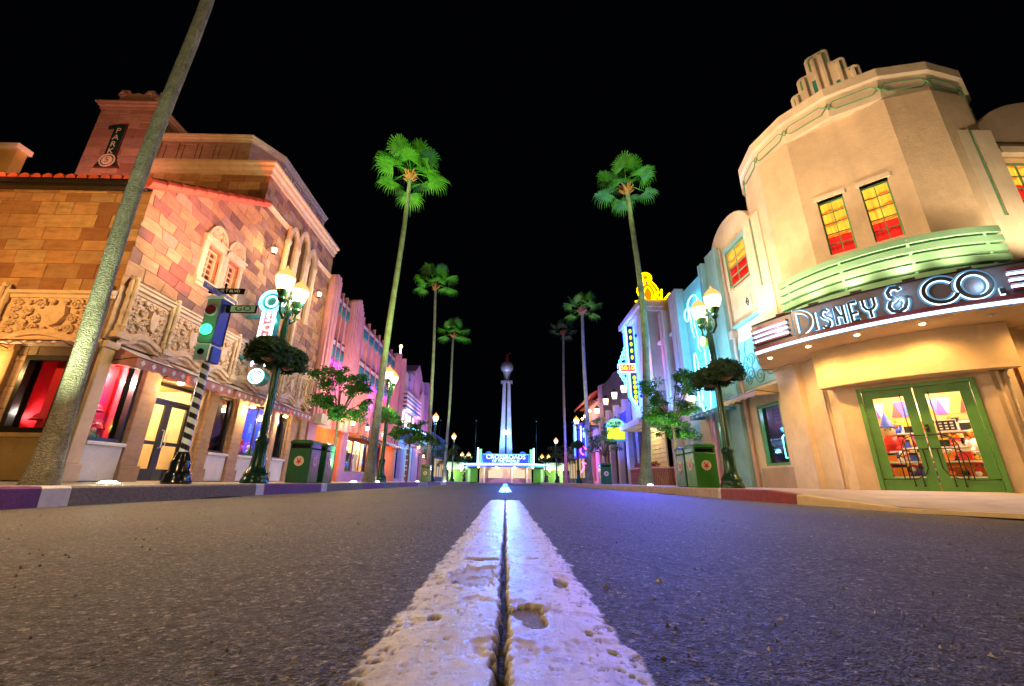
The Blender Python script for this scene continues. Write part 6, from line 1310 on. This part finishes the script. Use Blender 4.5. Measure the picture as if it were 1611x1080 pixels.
# ================================================================ street furniture
def lamp_twin(name_loc,label,rz=0,bask='fern_dark',arm=.4,single=False,dim=1.,W=55,h=4.35,basket=True,bl=None):
    x,y,z=name_loc; t=thing('street_lamp',label,'street lamp',(x,y,z),'cast iron street lamps along the street'); F=lambda u,d,zz:(x+math.sin(rz)*u*-1 +0*d,y+math.cos(rz)*u,z+zz)
    m=MB(F); m.lathe([(.27,0),(.27,.07),(.25,.1),(.23,.16),(.24,.2),(.17,.3),(.15,.38),(.125,.6),(.12,.8),(.14,.84),(.14,.9),(.1,.95)],(0,0,0),20); m.build('base','green_metal',t,smooth='auto')
    m=MB(F); m.lathe([(.085,.95),(.08,h-.9),(.06,h-.5),(.09,h-.46),(.09,h-.38),(.05,h-.34),(.05,h-.1)],(0,0,0),20,.08); m.build('pole','green_metal',t,smooth='auto')
    m=MB(F)
    ls=[0] if single else [-arm,arm]
    for s in ls:
        if s: m.tube([(0,0,h-.5),(s*.5,0,h-.62),(s*.95,0,h-.5),(s,0,h-.3),(s,0,h-.1)],[.035,.03,.035,.03,.05],8).tube([(s*.1,0,h-.35),(s*.4,0,h-.2),(s*.7,0,h-.4)],.018,6)
        m.lathe([(.05,0),(.1,.08),(.075,.14),(.13,.24),(.14,.3)],(s,0,h-.3),12)
    m.lathe([(.03,0),(.06,.06),(.02,.14),(.04,.2),(.005,.3)],(0,0,h-.1),8); m.tube([(.12*math.cos(q),0,h-.45+.3*math.sin(q)) for q in np.linspace(0,PI,9)],.014,5); m.build('arms','green_metal',t,smooth='auto')
    for s in ls:
        m=MB(F); m.lathe([(.12,0),(.15,.05),(.205,.22),(.215,.32)],(s,0,h),16); g=m.build('lantern_globe','lantern_core',t,smooth=True)
        m=MB(F); m.lathe([(.222,.32),(.225,.345),(.19,.42),(.1,.53),(.03,.57),(.03,.6),(.012,.66)],(s,0,h),16); m.build('cap','lantern_cap',g,smooth='auto')
        light('POINT',F(s,0,h+.75),(1,.72,.38),W*.35,r=.1); 
        light('POINT',Vector(F(s,0,h+.1))+Vector((.33 if x<0 else -.33,0,-.05)),(1,.72,.38),W*.55,r=.08)
    if basket:
        for i,s in enumerate((-1,1)):
            hb=thing('hanging_basket',(bl or label+' fern basket')[i] if isinstance(bl,(list,tuple)) else 'leafy hanging basket on the '+label,'hanging basket',F(s*.42,0,2.55),'fern baskets hung from the street lamps')
            c=F(s*.4,0,2.66); m=MB(); m.lathe([(.03,-.1),(.16,-.04),(.24,.08),(.27,.2)],c,14); m.tube([(c[0],c[1],c[2]+.2),F(s*.05,0,3.25)],.012,4); m.build('basket','wood_brown',hb)
            r=random.Random(int(abs(y)*10)+i); m=MB(); R=.31
            for k in range(620 if dim==1 else 260):
                q=r.uniform(0,2*PI); el=r.uniform(-.55,1.2); L=R*r.uniform(.55,1.05); d=Vector((math.cos(q)*math.cos(el),math.sin(q)*math.cos(el),math.sin(el)*.8)); b=Vector(c)+d*.14+Vector((0,0,.12)); side=d.cross(Vector((0,0,1))).normalized()*.03*r.uniform(.6,1.3); p=[b+d*L*.5,b+d*L-Vector((0,0,.1*L)),b+d*L*1.12-Vector((0,0,.34*L))]
                m.add([b,p[0]+side,p[1]+side*.8,p[2],p[1]-side*.8,p[0]-side],[(0,1,5),(1,2,4,5),(2,3,4)],True)
                for jj in range(2):
                    e=p[jj]; s2=(side.normalized()+d*.4).normalized()
                    for sg in (-1,1): 
                        v=(side.normalized()*sg+d*.5).normalized()*.11; m.add([e,e+v*.6+Vector((0,0,.02)),e+v,e+v*.5-Vector((0,0,.03))],[(0,1,2,3)],True)
            m.build('foliage',bask,hb)
    return t
lamp_twin((-5.3,9.28,.1),'twin globe green street lamp nearest on the left pavement',arm=.36,h=4.3,bl=['near hanging fern on the nearest left street lamp','far hanging fern on the nearest left street lamp'],W=75)
lamp_twin((5.5,10.5,.1),'twin globe green street lamp nearest on the right pavement',arm=.4,h=4.55,bl=['near hanging fern on the nearest right street lamp','far hanging fern on the nearest right street lamp'],W=70)
lamp_twin((-5.3,18.5,.1),'twin globe teal street lamp beside the second left palm with bright green basket',arm=.42,h=4.35,bask='fern_bright',W=80,dim=.5,bl=['near bright green hanging basket on the second left street lamp','far bright green hanging basket on the second left street lamp'])
light('POINT',(-4.7,18.0,3.4),(.8,1,.4),22,r=.1)
lamp_twin((-5.3,31.3,.1),'single globe street lamp third along the left pavement',single=True,h=4.3,dim=.5,bl=['near fern on the third left street lamp','far fern on the third left street lamp'])
lamp_twin((-5.3,43,.1),'single globe street lamp fourth along the left pavement',single=True,h=4.1,dim=.5,bl=['near fern on the fourth left street lamp','far fern on the fourth left street lamp'])
lamp_twin((5.5,32.6,.1),'single globe street lamp second along the right pavement',single=True,h=4.4,dim=.5,bl=['near fern on the second right street lamp','far fern on the second right street lamp'])
lamp_twin((5.5,46.5,.1),'single globe street lamp third along the right pavement',single=True,h=4.1,dim=.5,bl=['near fern on the third right street lamp','far fern on the third right street lamp'])
lamp_twin((-5.0,53,.05),'twin globe street lamp on the plaza left of the ticket booth',rz=PI/2,h=2.9,dim=.5,bl=['left fern on the plaza lamp left of the booth','right fern on the plaza lamp left of the booth']); lamp_twin((4.9,53,.05),'twin globe street lamp on the plaza right of the ticket booth',rz=PI/2,h=2.75,dim=.5,bl=['left fern on the plaza lamp right of the booth','right fern on the plaza lamp right of the booth'])
# litter bins
def bin_(x,y,label,w_=.58,h=1.08,mat='bin_green',rz=0):
    t=thing('litter_bin',label,'litter bin',(x,y,.1),'green litter bins along the pavements',rz); a=w_/2
    loc=t.location.copy(); F=lambda u,d,z:(x+u,y-d,.1+z)
    m=MB(F); m.box(-a,a,-a,a,0,h*.8); m.build('body',mat,t,bevel=.025)
    m=MB(F); m.box(-a,-a+.05,-a,a,h*.8,h-.08).box(a-.05,a,-a,a,h*.8,h-.08).box(-a+.05,a-.05,-a+.02,-a+.06,h*.8,h-.08).box(-a+.05,a-.05,a-.1,a-.06,h*.8,h-.08)
    pr=[(-a-.015,h-.1),(a+.015,h-.1),(a+.01,h-.04),(a-.07,h),(-a+.07,h),(-a-.01,h-.04)]; m.slab(pr,-a-.01,a+.01); m.build('hood',mat,t,bevel=.02)
    m=MB(F); m.box(-a+.07,a-.07,a-.06,a-.02,h*.82,h-.13); m.build('flap','black_gloss',t)
    for f_,nm in ((lambda u,d,z:(x+u,y-d,.1+z),0),(lambda u,d,z:(x+(d if x<0 else -d),y+u,.1+z),1)):
        m=MB(f_); m.disc((0,h*.5),.125,a,a+.008,24); e=m.build('emblem','bone',t)
        m=MB(f_); st=[]
        for k in range(10): q=PI/2+k*PI/5; r_=.085 if k%2 else .035; st.append((r_*math.cos(q),h*.49+r_*math.sin(q)))
        m.slab(st,a+.008,a+.013); m.ribbon([(-.05,h*.5+.075),(-.012,h*.5),(.012,h*.5),(.05,h*.5+.075)],.022,a+.008,a+.015); m.build('emblem_mark','red_paint',e)
    m=MB(F); m.box(-a+.03,a-.03,-a+.03,a-.03,-.012,0); m.build('foot','black_gloss',t); return t
bin_(-5.36,11.5,'dark green litter bin nearer the camera on the left pavement'); bin_(-5.36,12.45,'dark green litter bin behind the nearer one on the left pavement')
bin_(5.12,11.2,'green litter bin nearer the camera on the right pavement',mat='bin_bright'); bin_(5.22,12.1,'green litter bin behind the nearer one on the right pavement')
bin_(-5.2,28.4,'bright green litter bin far along the left pavement',mat='bin_bright'); bin_(5.35,23.2,'green litter bin by the far right palm trunk'); bin_(-5.6,40.5,'tiny green litter bin at the far end of the left pavement'); bin_(5.6,40,'dark litter bin at the far end of the right pavement')
# traffic signal with striped post
TS=thing('traffic_signal','vintage traffic signal on a black and white striped post with a GO arm, showing green','traffic signal',(-5.3,7.1,.1)); Fs=lambda u,d,z:(-5.3+u,7.1-d,.1+z)
m=MB(Fs); m.lathe([(.2,0),(.21,.03),(.18,.1),(.18,.16),(.145,.2),(.14,.34),(.12,.38),(.1,.44),(.075,.5)],(0,0,0),20); m.build('base','black_gloss',TS,smooth='auto')
m=MB(Fs); m.lathe([(.068,.5),(.062,2.1)],(0,0,0),20); m.build('striped_post','post_stripes',TS,smooth='auto')
m=MB(Fs); m.box(-.17,.08,-.1,.13,2.36,3.2); hd=m.build('signal_head','signal_green',TS,bevel=.015); m=MB(Fs); m.box(.081,.105,-.16,.13,2.36,3.2).box(-.17,.105,-.16,-.101,2.36,3.2).box(.02,.13,-.12,.1,2.02,2.3); m.build('side_panel','signal_blue',hd,bevel=.01)
m=MB(Fs); m.slab([(-.2,3.2),(.14,3.2),(.1,3.24),(-.16,3.24)],-.18,.15); m.build('top_cap','silver',hd); m=MB(Fs); m.box(-.17,.09,-.1,.13,2.03,2.34); m.build('lower_box','silver',hd,bevel=.015); m=MB(Fs)
m.disc((-.05,2.19),.055,.13,.15,16); m.build('lower_lens','black_gloss',hd)
for z,mt_ in ((2.97,'lens_red'),(2.6,'signal_go')):
    m=MB(Fs); m.disc((-.05,z),.11,.13,.15,24); rr=m.build('lens_rim','silver',hd); m=MB(Fs); m.disc((-.05,z),.09,.15,.17,24); m.build('lens',mt_,rr)
light('POINT',Fs(-.05,.35,2.6),(.05,1,.35),1.5,r=.05)
m=MB(Fs); m.box(.11,.66,-.02,.01,2.98,3.13); ga=m.build('go_arm','black_gloss',TS); m=MB(Fs); m.box(.2,.64,.011,.016,2.995,3.115); m.build('arm_face','arm_green',ga); m=MB(Fs); m.text('GO',.43,3.055,.135,.016,.022,1.5); m.build('lettering','black_gloss',ga)
SN=thing('street_name_signs','pair of crossed street name blades on top of the traffic signal','street sign',(-5.3,7.1,3.35)); m=MB(Fs); m.box(-.3,.36,-.02,.0,3.36,3.47); m.build('black_blade','black_gloss',SN); m=MB(Fs); m.text('SUNSET BLVD',0.03,3.415,.075,0,.004,1.1); m.build('lettering','bone',SN)
m=MB(lambda u,d,z:(-5.28+d,7.0+u,z+.1)); m.box(-.45,.45,-.01,.01,3.24,3.35); m.build('blue_blade','signal_blue',SN); m=MB(lambda u,d,z:(-5.28+d,7.0+u,z+.1)); m.text('HOLLYWOOD BLVD',0,3.295,.08,0,.014,1.05); m.build('lettering','bone',SN); m=MB(Fs); m.lathe([(.015,3.24),(.015,3.5),(.03,3.53),(.005,3.58)],(0,0,0),8); m.build('spike','black_gloss',SN)
# ground floodlights set in the pavement
def upl(x,y,lab):
    t=thing('ground_floodlight',lab,'floodlight',(x,y,.1),'floodlights set in the pavements'); m=MB(); m.lathe([(.13,0),(.13,.02),(.1,.025)],(x,y,.1),16); m.build('ring','silver',t); m=MB(); m.lathe([(.1,.0),(.08,.02),(.01,.03)],(x,y,.122),14); m.build('lamp','bulb_white',t)
    light('POINT',(x,y,.28),(.8,1,.75),5,r=.05)
for x,y,l in ((-5.25,5.85,'bright pavement floodlight between the nearest palm and the striped signal post'),(-5.2,15.0,'pavement floodlight before the second left palm'),(-5.05,17.2,'pavement floodlight beside the second left palm'),(-5.2,25.8,'pavement floodlight before the far left bin'),(-5.2,37.5,'pavement floodlight near the end of the left pavement'),(5.3,15.9,'pavement floodlight by the first right palm')): upl(x,y,l)
# grit, leaf bits and small stones on the near road
r=random.Random(77); m=MB(); mats_=['grit_stone','grit_leaf','grit_pale']
for k in range(1500):
    y=.45+r.random()**1.8*9; x=r.uniform(-4.4,4.4)*(min(1,.25+y/6)); 
    if abs(x)<.18: continue
    z=-.1*(x/4.6)**2+.003; s_=r.uniform(.0016,.0045)*(1.8 if r.random()<.05 else 1); a=r.uniform(0,6.3); m.m=r.choice((0,0,0,2,1))
    e=[(x+s_*math.cos(a+q)*r.uniform(.7,1.5),y+s_*math.sin(a+q)*r.uniform(.7,1.5),z-.002) for q in (0,2.1,4.2)]; m.add(e+[(x,y,z+s_*(.25 if m.m==1 else .8))],[(0,1,3),(1,2,3),(2,0,3),(0,1,2)])
m.m=0; o=m.build('road_grit',mats_); struct(o,'stuff'); o['label']='small stones, leaf bits and grit scattered over the near asphalt'; o['category']='grit'
for x_,y_ in ((-4.35,6.9),(4.3,11.8)):
    t=thing('gutter_drain','rectangular iron gutter drain grate beside the %s kerb'%('left' if x_<0 else 'right'),'drain',(x_,y_,-.085)); zz=-.1*(x_/4.6)**2
    m=MB(); m.box(x_-.15,x_+.15,y_-.3,y_+.3,zz-.02,zz+.006); m.build('frame','bronze',t); m=MB()
    for k in range(9): m.box(x_-.12,x_+.12,y_-.27+k*.063,y_-.24+k*.063,zz+.006,zz+.012)
    m.build('grate','black_gloss',t)
# ---------------------------------------------------------------- palms and trees
def palm_crown(c,R,n,seed,mat='palm_leaf',parent=None,seg=20):
    r=random.Random(seed); m=MB(); st=MB(); c=Vector(c)
    for i in range(n):
        q=2*PI*(i*.618)+r.uniform(-.2,.2); el=rad(86-112*(i/n)**.8)+r.uniform(-.1,.1)
        L=R*r.uniform(.5,.64); d=Vector((math.cos(q)*math.cos(el),math.sin(q)*math.cos(el),math.sin(el)))
        e=c+d*L-Vector((0,0,.06*L)); mid=c+d*L*.5+Vector((0,0,.03*L)); st.tube([c,mid,e],[.022,.016,.012],4)
        side=d.cross(Vector((0,0,1))); side=side.normalized() if side.length>.1 else Vector((1,0,0)); up=side.cross(d).normalized()
        fl=R*r.uniform(.44,.56)
        for k in range(seg):
            a=(k/(seg-1)-.5)*rad(235); v=(d*math.cos(a)+side*math.sin(a)).normalized(); vv=(v+up*(.12-.3*abs(math.sin(a)))).normalized()
            l=fl*(1-.22*abs(a)/2.05)*r.uniform(.9,1.08); w=side*math.cos(a)-d*math.sin(a); w=w.normalized()*l*.036
            p0=e; p1=e+vv*l*.5; p2=e+vv*l*.82-Vector((0,0,.05*l)); p3=e+vv*l*.95-Vector((0,0,l*r.uniform(.22,.5)))
            m.add([p0-w*.4,p0+w*.4,p1+w*1.5,p1-w*1.5,p2+w*.9,p2-w*.9,p3],[(0,1,2,3),(3,2,4,5),(5,4,6)],True)
    cr=m.build('crown',mat,parent); st.build('leaf_stalks','fern_bright' if mat=='palm_leaf' else mat,cr)
def palm(base,top,label,R,rb,rt,n=34,seed=1,mat='palm_leaf',kink=None,crown=True,boot=True,W=900,uc=(.75,1,.3),bark='palm_bark'):
    t=thing('palm_tree',label,'palm tree',base,'palms lining the street'); r=random.Random(seed); B=Vector(base); T=Vector(top)
    pts=[];rs=[]; n_=34
    for i in range(n_+1):
        s=i/n_; p=B.lerp(T,s)+Vector((math.sin(s*5+seed)*.05*s*(1-s)*4,math.cos(s*4+seed)*.06*s*(1-s)*4,0))
        if kink: p+=Vector(kink)*math.sin(PI*s)
        pts.append(p); rs.append((rb*(1+.8*math.exp(-s*16)+.05*r.uniform(-1,1))*(1-s)+rt*s*(1+.05*r.uniform(-1,1))))
    m=MB(); m.tube(pts,rs,18); m.build('trunk',bark,t,smooth=True)
    if crown:
        if boot:
            m=MB(); H=R*.26; m.lathe([(rt*1.0,-H),(rt*1.6,-H*.7),(rt*1.8,-H*.3),(rt*1.3,0),(rt*.6,.15)],tuple(T),12)
            for k in range(26): 
                q=r.uniform(0,2*PI); z=-H*r.uniform(.1,1); a=T+Vector((math.cos(q)*rt*1.5,math.sin(q)*rt*1.5,z)); m.tube([a,a+Vector((math.cos(q)*.2,math.sin(q)*.2,.16))],[.05,.02],4)
            m.build('leaf_base_skirt','boot',t)
        palm_crown(T,R,int(n*.72),seed,mat,t,24)
        light('SPOT',(B.x+(.9 if B.x<0 else -.9),B.y-1.2,.3),uc,W,r=.08,target=(T.x,T.y,T.z),ang=24,blend=.9)
    return t
palm((-5.3,5.05,.1),(-5.28,4.95,9.2),'thick mossy palm trunk nearest the camera at the left kerb, crown out of frame',1,.095,.085,crown=False,seed=2,bark='palm_bark')
light('SPOT',(-4.9,3.9,.14),(.85,1,.6),560,r=.05,target=(-5.2,5.0,4.5),ang=75,blend=.9); light('SPOT',(-4.9,6.1,.14),(.5,.42,1),60,r=.05,target=(-5.15,5.1,3),ang=60,blend=.9)
palm((-5.3,17.0,.1),(-5.35,18.3,15.9),'tallest full palm, on the left pavement in front of the pink building',2.02,.15,.105,24,3,W=9500,uc=(.6,1,.15))
palm((-5.4,30.5,.1),(-5.75,29.6,14.9),'third palm along the left pavement, shorter in view than the tallest one',1.85,.13,.095,22,4,W=6500,uc=(.62,1,.18))
palm((-5.3,38,.1),(-5.35,38.5,14.0),'fourth palm along the left pavement, smallest crown on that side',1.75,.13,.095,20,5,W=5200,uc=(.5,.95,.2))
palm((5.55,17.2,.1),(5.5,16.1,13.5),'palm with a bent trunk rising beside the yellow rooftop neon on the right',1.62,.17,.1,23,6,W=2600,uc=(.5,1,.25),kink=(.35,0,0))
palm((5.5,28.5,.1),(5.5,28.2,12.4),'second palm along the right pavement with a pinkish trunk',1.5,.16,.1,20,7,W=2200,uc=(.9,.95,.3))
palm((5.5,39.7,.1),(5.45,38,14.2),'dim third palm far along the right pavement',1.5,.13,.09,18,8,W=250,mat='tree_dark')
for y,a in ((17.0,-5.3),(28.5,5.5),(30.5,-5.3)): light('SPOT',(a+(.75 if a<0 else -.75),y-1.0,.3),(.9,1,.65),140,r=.05,target=(a,y,5.5),ang=50,blend=.9)
light('SPOT',(-4.7,16.1,.2),(.8,1,.6),900,r=.05,target=(-5.3,17.8,11),ang=30,blend=.9)
for x_,y_ in ((-4.75,12.6),(4.95,12.9)): light('SPOT',(x_,y_,.2),(.8,1,.6),330,r=.05,target=(x_*1.12,y_+.7,2.7),ang=70,blend=.9)  # added spots that light the small trees' leaves greener
light('SPOT',(-7.4,8.5,9.8),(.6,1,.3),3800,r=.2,target=(-5.35,18.3,15.9),ang=30,blend=.9); light('SPOT',(7.2,9.5,9.2),(.6,1,.3),1500,r=.2,target=(5.5,16.1,13.5),ang=34,blend=.9)  # added unseen spots that brighten the upper palm crowns
def tree(base,h0,c,R,label,seed,mat='tree_leaf',nl=2600,flat=.7,ls=.085):
    t=thing('street_tree',label,'tree',base,'small broadleaf trees in the pavements'); r=random.Random(seed); B=Vector(base); c=Vector(c); m=MB()
    f_=B+Vector((0,0,h0)); m.tube([B,B.lerp(f_,.5)+Vector((.03,.02,0)),f_],[.06,.045,.04],8); cl=[]
    for k in range(15):
        q=k*2.4; v=Vector((math.cos(q)*r.uniform(.45,.95),math.sin(q)*r.uniform(.45,.95),r.uniform(-.75,.95)*flat)); e=c+v*R; mid=f_.lerp(e,.5)+Vector((0,0,.12)); m.tube([f_,mid,e],[.028,.018,.008],5); cl.append(e); cl.append(mid.lerp(e,.5)+Vector((r.uniform(-.2,.2),r.uniform(-.2,.2),r.uniform(-.1,.15))))
        for j in range(3): 
            e2=e+Vector((r.uniform(-.4,.4),r.uniform(-.4,.4),r.uniform(-.25,.25)))*R*.7; m.tube([e.lerp(mid,.4),e2],[.012,.005],4); cl.append(e2)
    m.build('trunk','tree_bark',t); m=MB()
    per=max(1,nl//len(cl))
    for p in cl: leafblob(m,p,R*r.uniform(.12,.26),int(per*r.uniform(.5,1.4)),ls,r,.6,.3)
    m.build('crown',mat,t); return t
tree((-5.35,13.3,.1),1.85,(-5.35,13.3,2.7),1.06,'small green street tree beyond the two nearest left bins',1,nl=9000,flat=1.15,ls=.085)
tree((-5.4,23.8,.1),2.0,(-5.4,23.8,2.9),1.15,'small street tree in front of the cyan canopy on the left',2,nl=3400,ls=.15); tree((-6.0,33.5,.1),1.8,(-6,33.5,2.6),1.3,'dark leafy tree before the far left lamp',3,'tree_dark',2200,.8,.13); tree((-6.4,46,.1),1.8,(-6.2,46,2.7),1.5,'dark tree at the far end of the left pavement',9,'tree_dark',1600,.8,.16)
tree((5.5,13.7,.1),1.85,(5.5,13.6,2.6),1.02,'small street tree behind the two nearest right bins',4,nl=11000,flat=1.1,ls=.085); tree((5.8,24.9,.1),1.5,(5.75,24.9,2.75),1.05,'rounded dark street tree beside the green hanging sign',5,'tree_dark',3000,1.0,.1); tree((5.9,43,.1),1.8,(5.9,43,2.6),1.4,'dark tree at the far end of the right pavement',6,'tree_dark',1600,.8,.15)
# ================================================================ broad light without fixtures: wall washes, neon spill and added fill
light('SPOT',(-9.6,3.6,3.6),(1,.5,.14),420,r=.15,target=(-9.8,7.82,4.9),ang=110,blend=.9)      # amber wash on the corner wall
light('SPOT',(-11.5,6.3,6.6),(1,.38,.15),110,r=.2,target=(-11.5,11.4,9.2),ang=100,blend=.9)
light('SPOT',(-5.6,8.6,5.2),(1,.78,.5),150,r=.15,target=(-8,9.0,5.4),ang=120,blend=1); light('SPOT',(-5.9,13.6,5.6),(1,.7,.55),150,r=.15,target=(-8,13.6,7),ang=120,blend=1)
light('SPOT',(-12.5,8.6,8.2),(1,.3,.25),130,r=.2,target=(-13.2,11.2,10.5),ang=90,blend=.9)
light('SPOT',(-6.4,8.2,3.3),(1,.13,.07),900,r=.08,target=(-7.85,9.6,7.2),ang=70,blend=.8)
light('POINT',(-7.1,11.9,4.8),(.35,1,.85),22,r=.2)
# blue and violet spill of the neon on to the road
light('SPOT',(6.2,15.0,4.6),(.07,.1,1),1000,r=.3,target=(4.4,7,0),ang=66,blend=1)
light('SPOT',(6.0,21.0,6.0),(.16,.09,1),1400,r=.3,target=(4.0,11,0),ang=34,blend=1)
light('SPOT',(0,56,5),(.04,.2,1),6500,r=.3,target=(0.1,6,0),ang=7,blend=1)
# added fill lights, unseen behind the camera and high over the road
for x,W,c in ((-3.6,240,(1,.66,.36)),(6.0,110,(1,.66,.36))): light('POINT',(x,-3.5,5.0),c,W,r=.25)
light('POINT',(2.6,5.0,7.5),(1,.62,.34),85,r=.3)
light('SPOT',(-7.6,9.0,9.6),(1,.6,.3),4400,r=.4,target=(8.9,8.8,7.6),ang=42,blend=.8)      # added unseen flood that evens out the light on the tower
light('SPOT',(7.6,12.4,8.9),(1,.58,.44),1150,r=.4,target=(-8,12.5,7.0),ang=50,blend=.9)  # added unseen flood back on to the left building
light('SPOT',(-4.8,3.2,3.4),(1,.62,.3),650,r=.3,target=(-1.5,5,0),ang=120,blend=1)  # added spot without a fixture, warms the near left road
def split_far(o,gap=.03):
    """a part whose mesh holds several pieces standing apart becomes one object per piece"""
    me=o.data; n=len(me.vertices); par=list(range(n))
    def fd(a):
        while par[a]!=a: par[a]=par[par[a]]; a=par[a]
        return a
    for p in me.polygons:
        v=list(p.vertices)
        for b in v[1:]: par[fd(b)]=fd(v[0])
    comp={}
    for i,v in enumerate(me.vertices):
        c=comp.setdefault(fd(i),[list(v.co),list(v.co),[fd(i)]])
        for k in range(3): c[0][k]=min(c[0][k],v.co[k]); c[1][k]=max(c[1][k],v.co[k])
    cl=list(comp.values()); ch=True
    while ch:
        ch=False
        for i in range(len(cl)):
            for j in range(i+1,len(cl)):
                A,B=cl[i],cl[j]
                if all(A[0][k]-gap<=B[1][k] and B[0][k]-gap<=A[1][k] for k in range(3)):
                    cl[i]=[[min(a,b) for a,b in zip(A[0],B[0])],[max(a,b) for a,b in zip(A[1],B[1])],A[2]+B[2]]; del cl[j]; ch=True; break
            if ch: break
    if len(cl)<2 or len(cl)>60: return
    root=[fd(i) for i in range(n)]
    for k,c in enumerate(cl):
        s=set(c[2]); bm=bmesh.new(); bm.from_mesh(me); bm.verts.ensure_lookup_table()
        bmesh.ops.delete(bm,geom=[v for v in bm.verts if root[v.index] not in s],context='VERTS')
        m2=me.copy(); bm.to_mesh(m2); bm.free(); q=o.copy(); q.data=m2; COL.objects.link(q)
    bpy.data.objects.remove(o)
SPLIT={'lilac_pier','louvre_bracket','string_course','window_surround','upper_window','lit_window','rafter','fluted_column','post','column','ticket_window','pilaster','window_head','teal_block','groove','crest_panel','side_pylon','stall_riser','fin','sill','pier','cornice','bracket','colonnette','cap','body_panel','pylon','white_window_grid','maroon_band','valance_pattern','white_flutes','lit_letters','violet_band','lamp','stripe_light','crest_lines'}
for o in [o for o in bpy.data.objects if o.type=='MESH' and o.parent and not o.children and o.name.split('.')[0] in SPLIT]: split_far(o)
scn.cycles.use_denoising=True
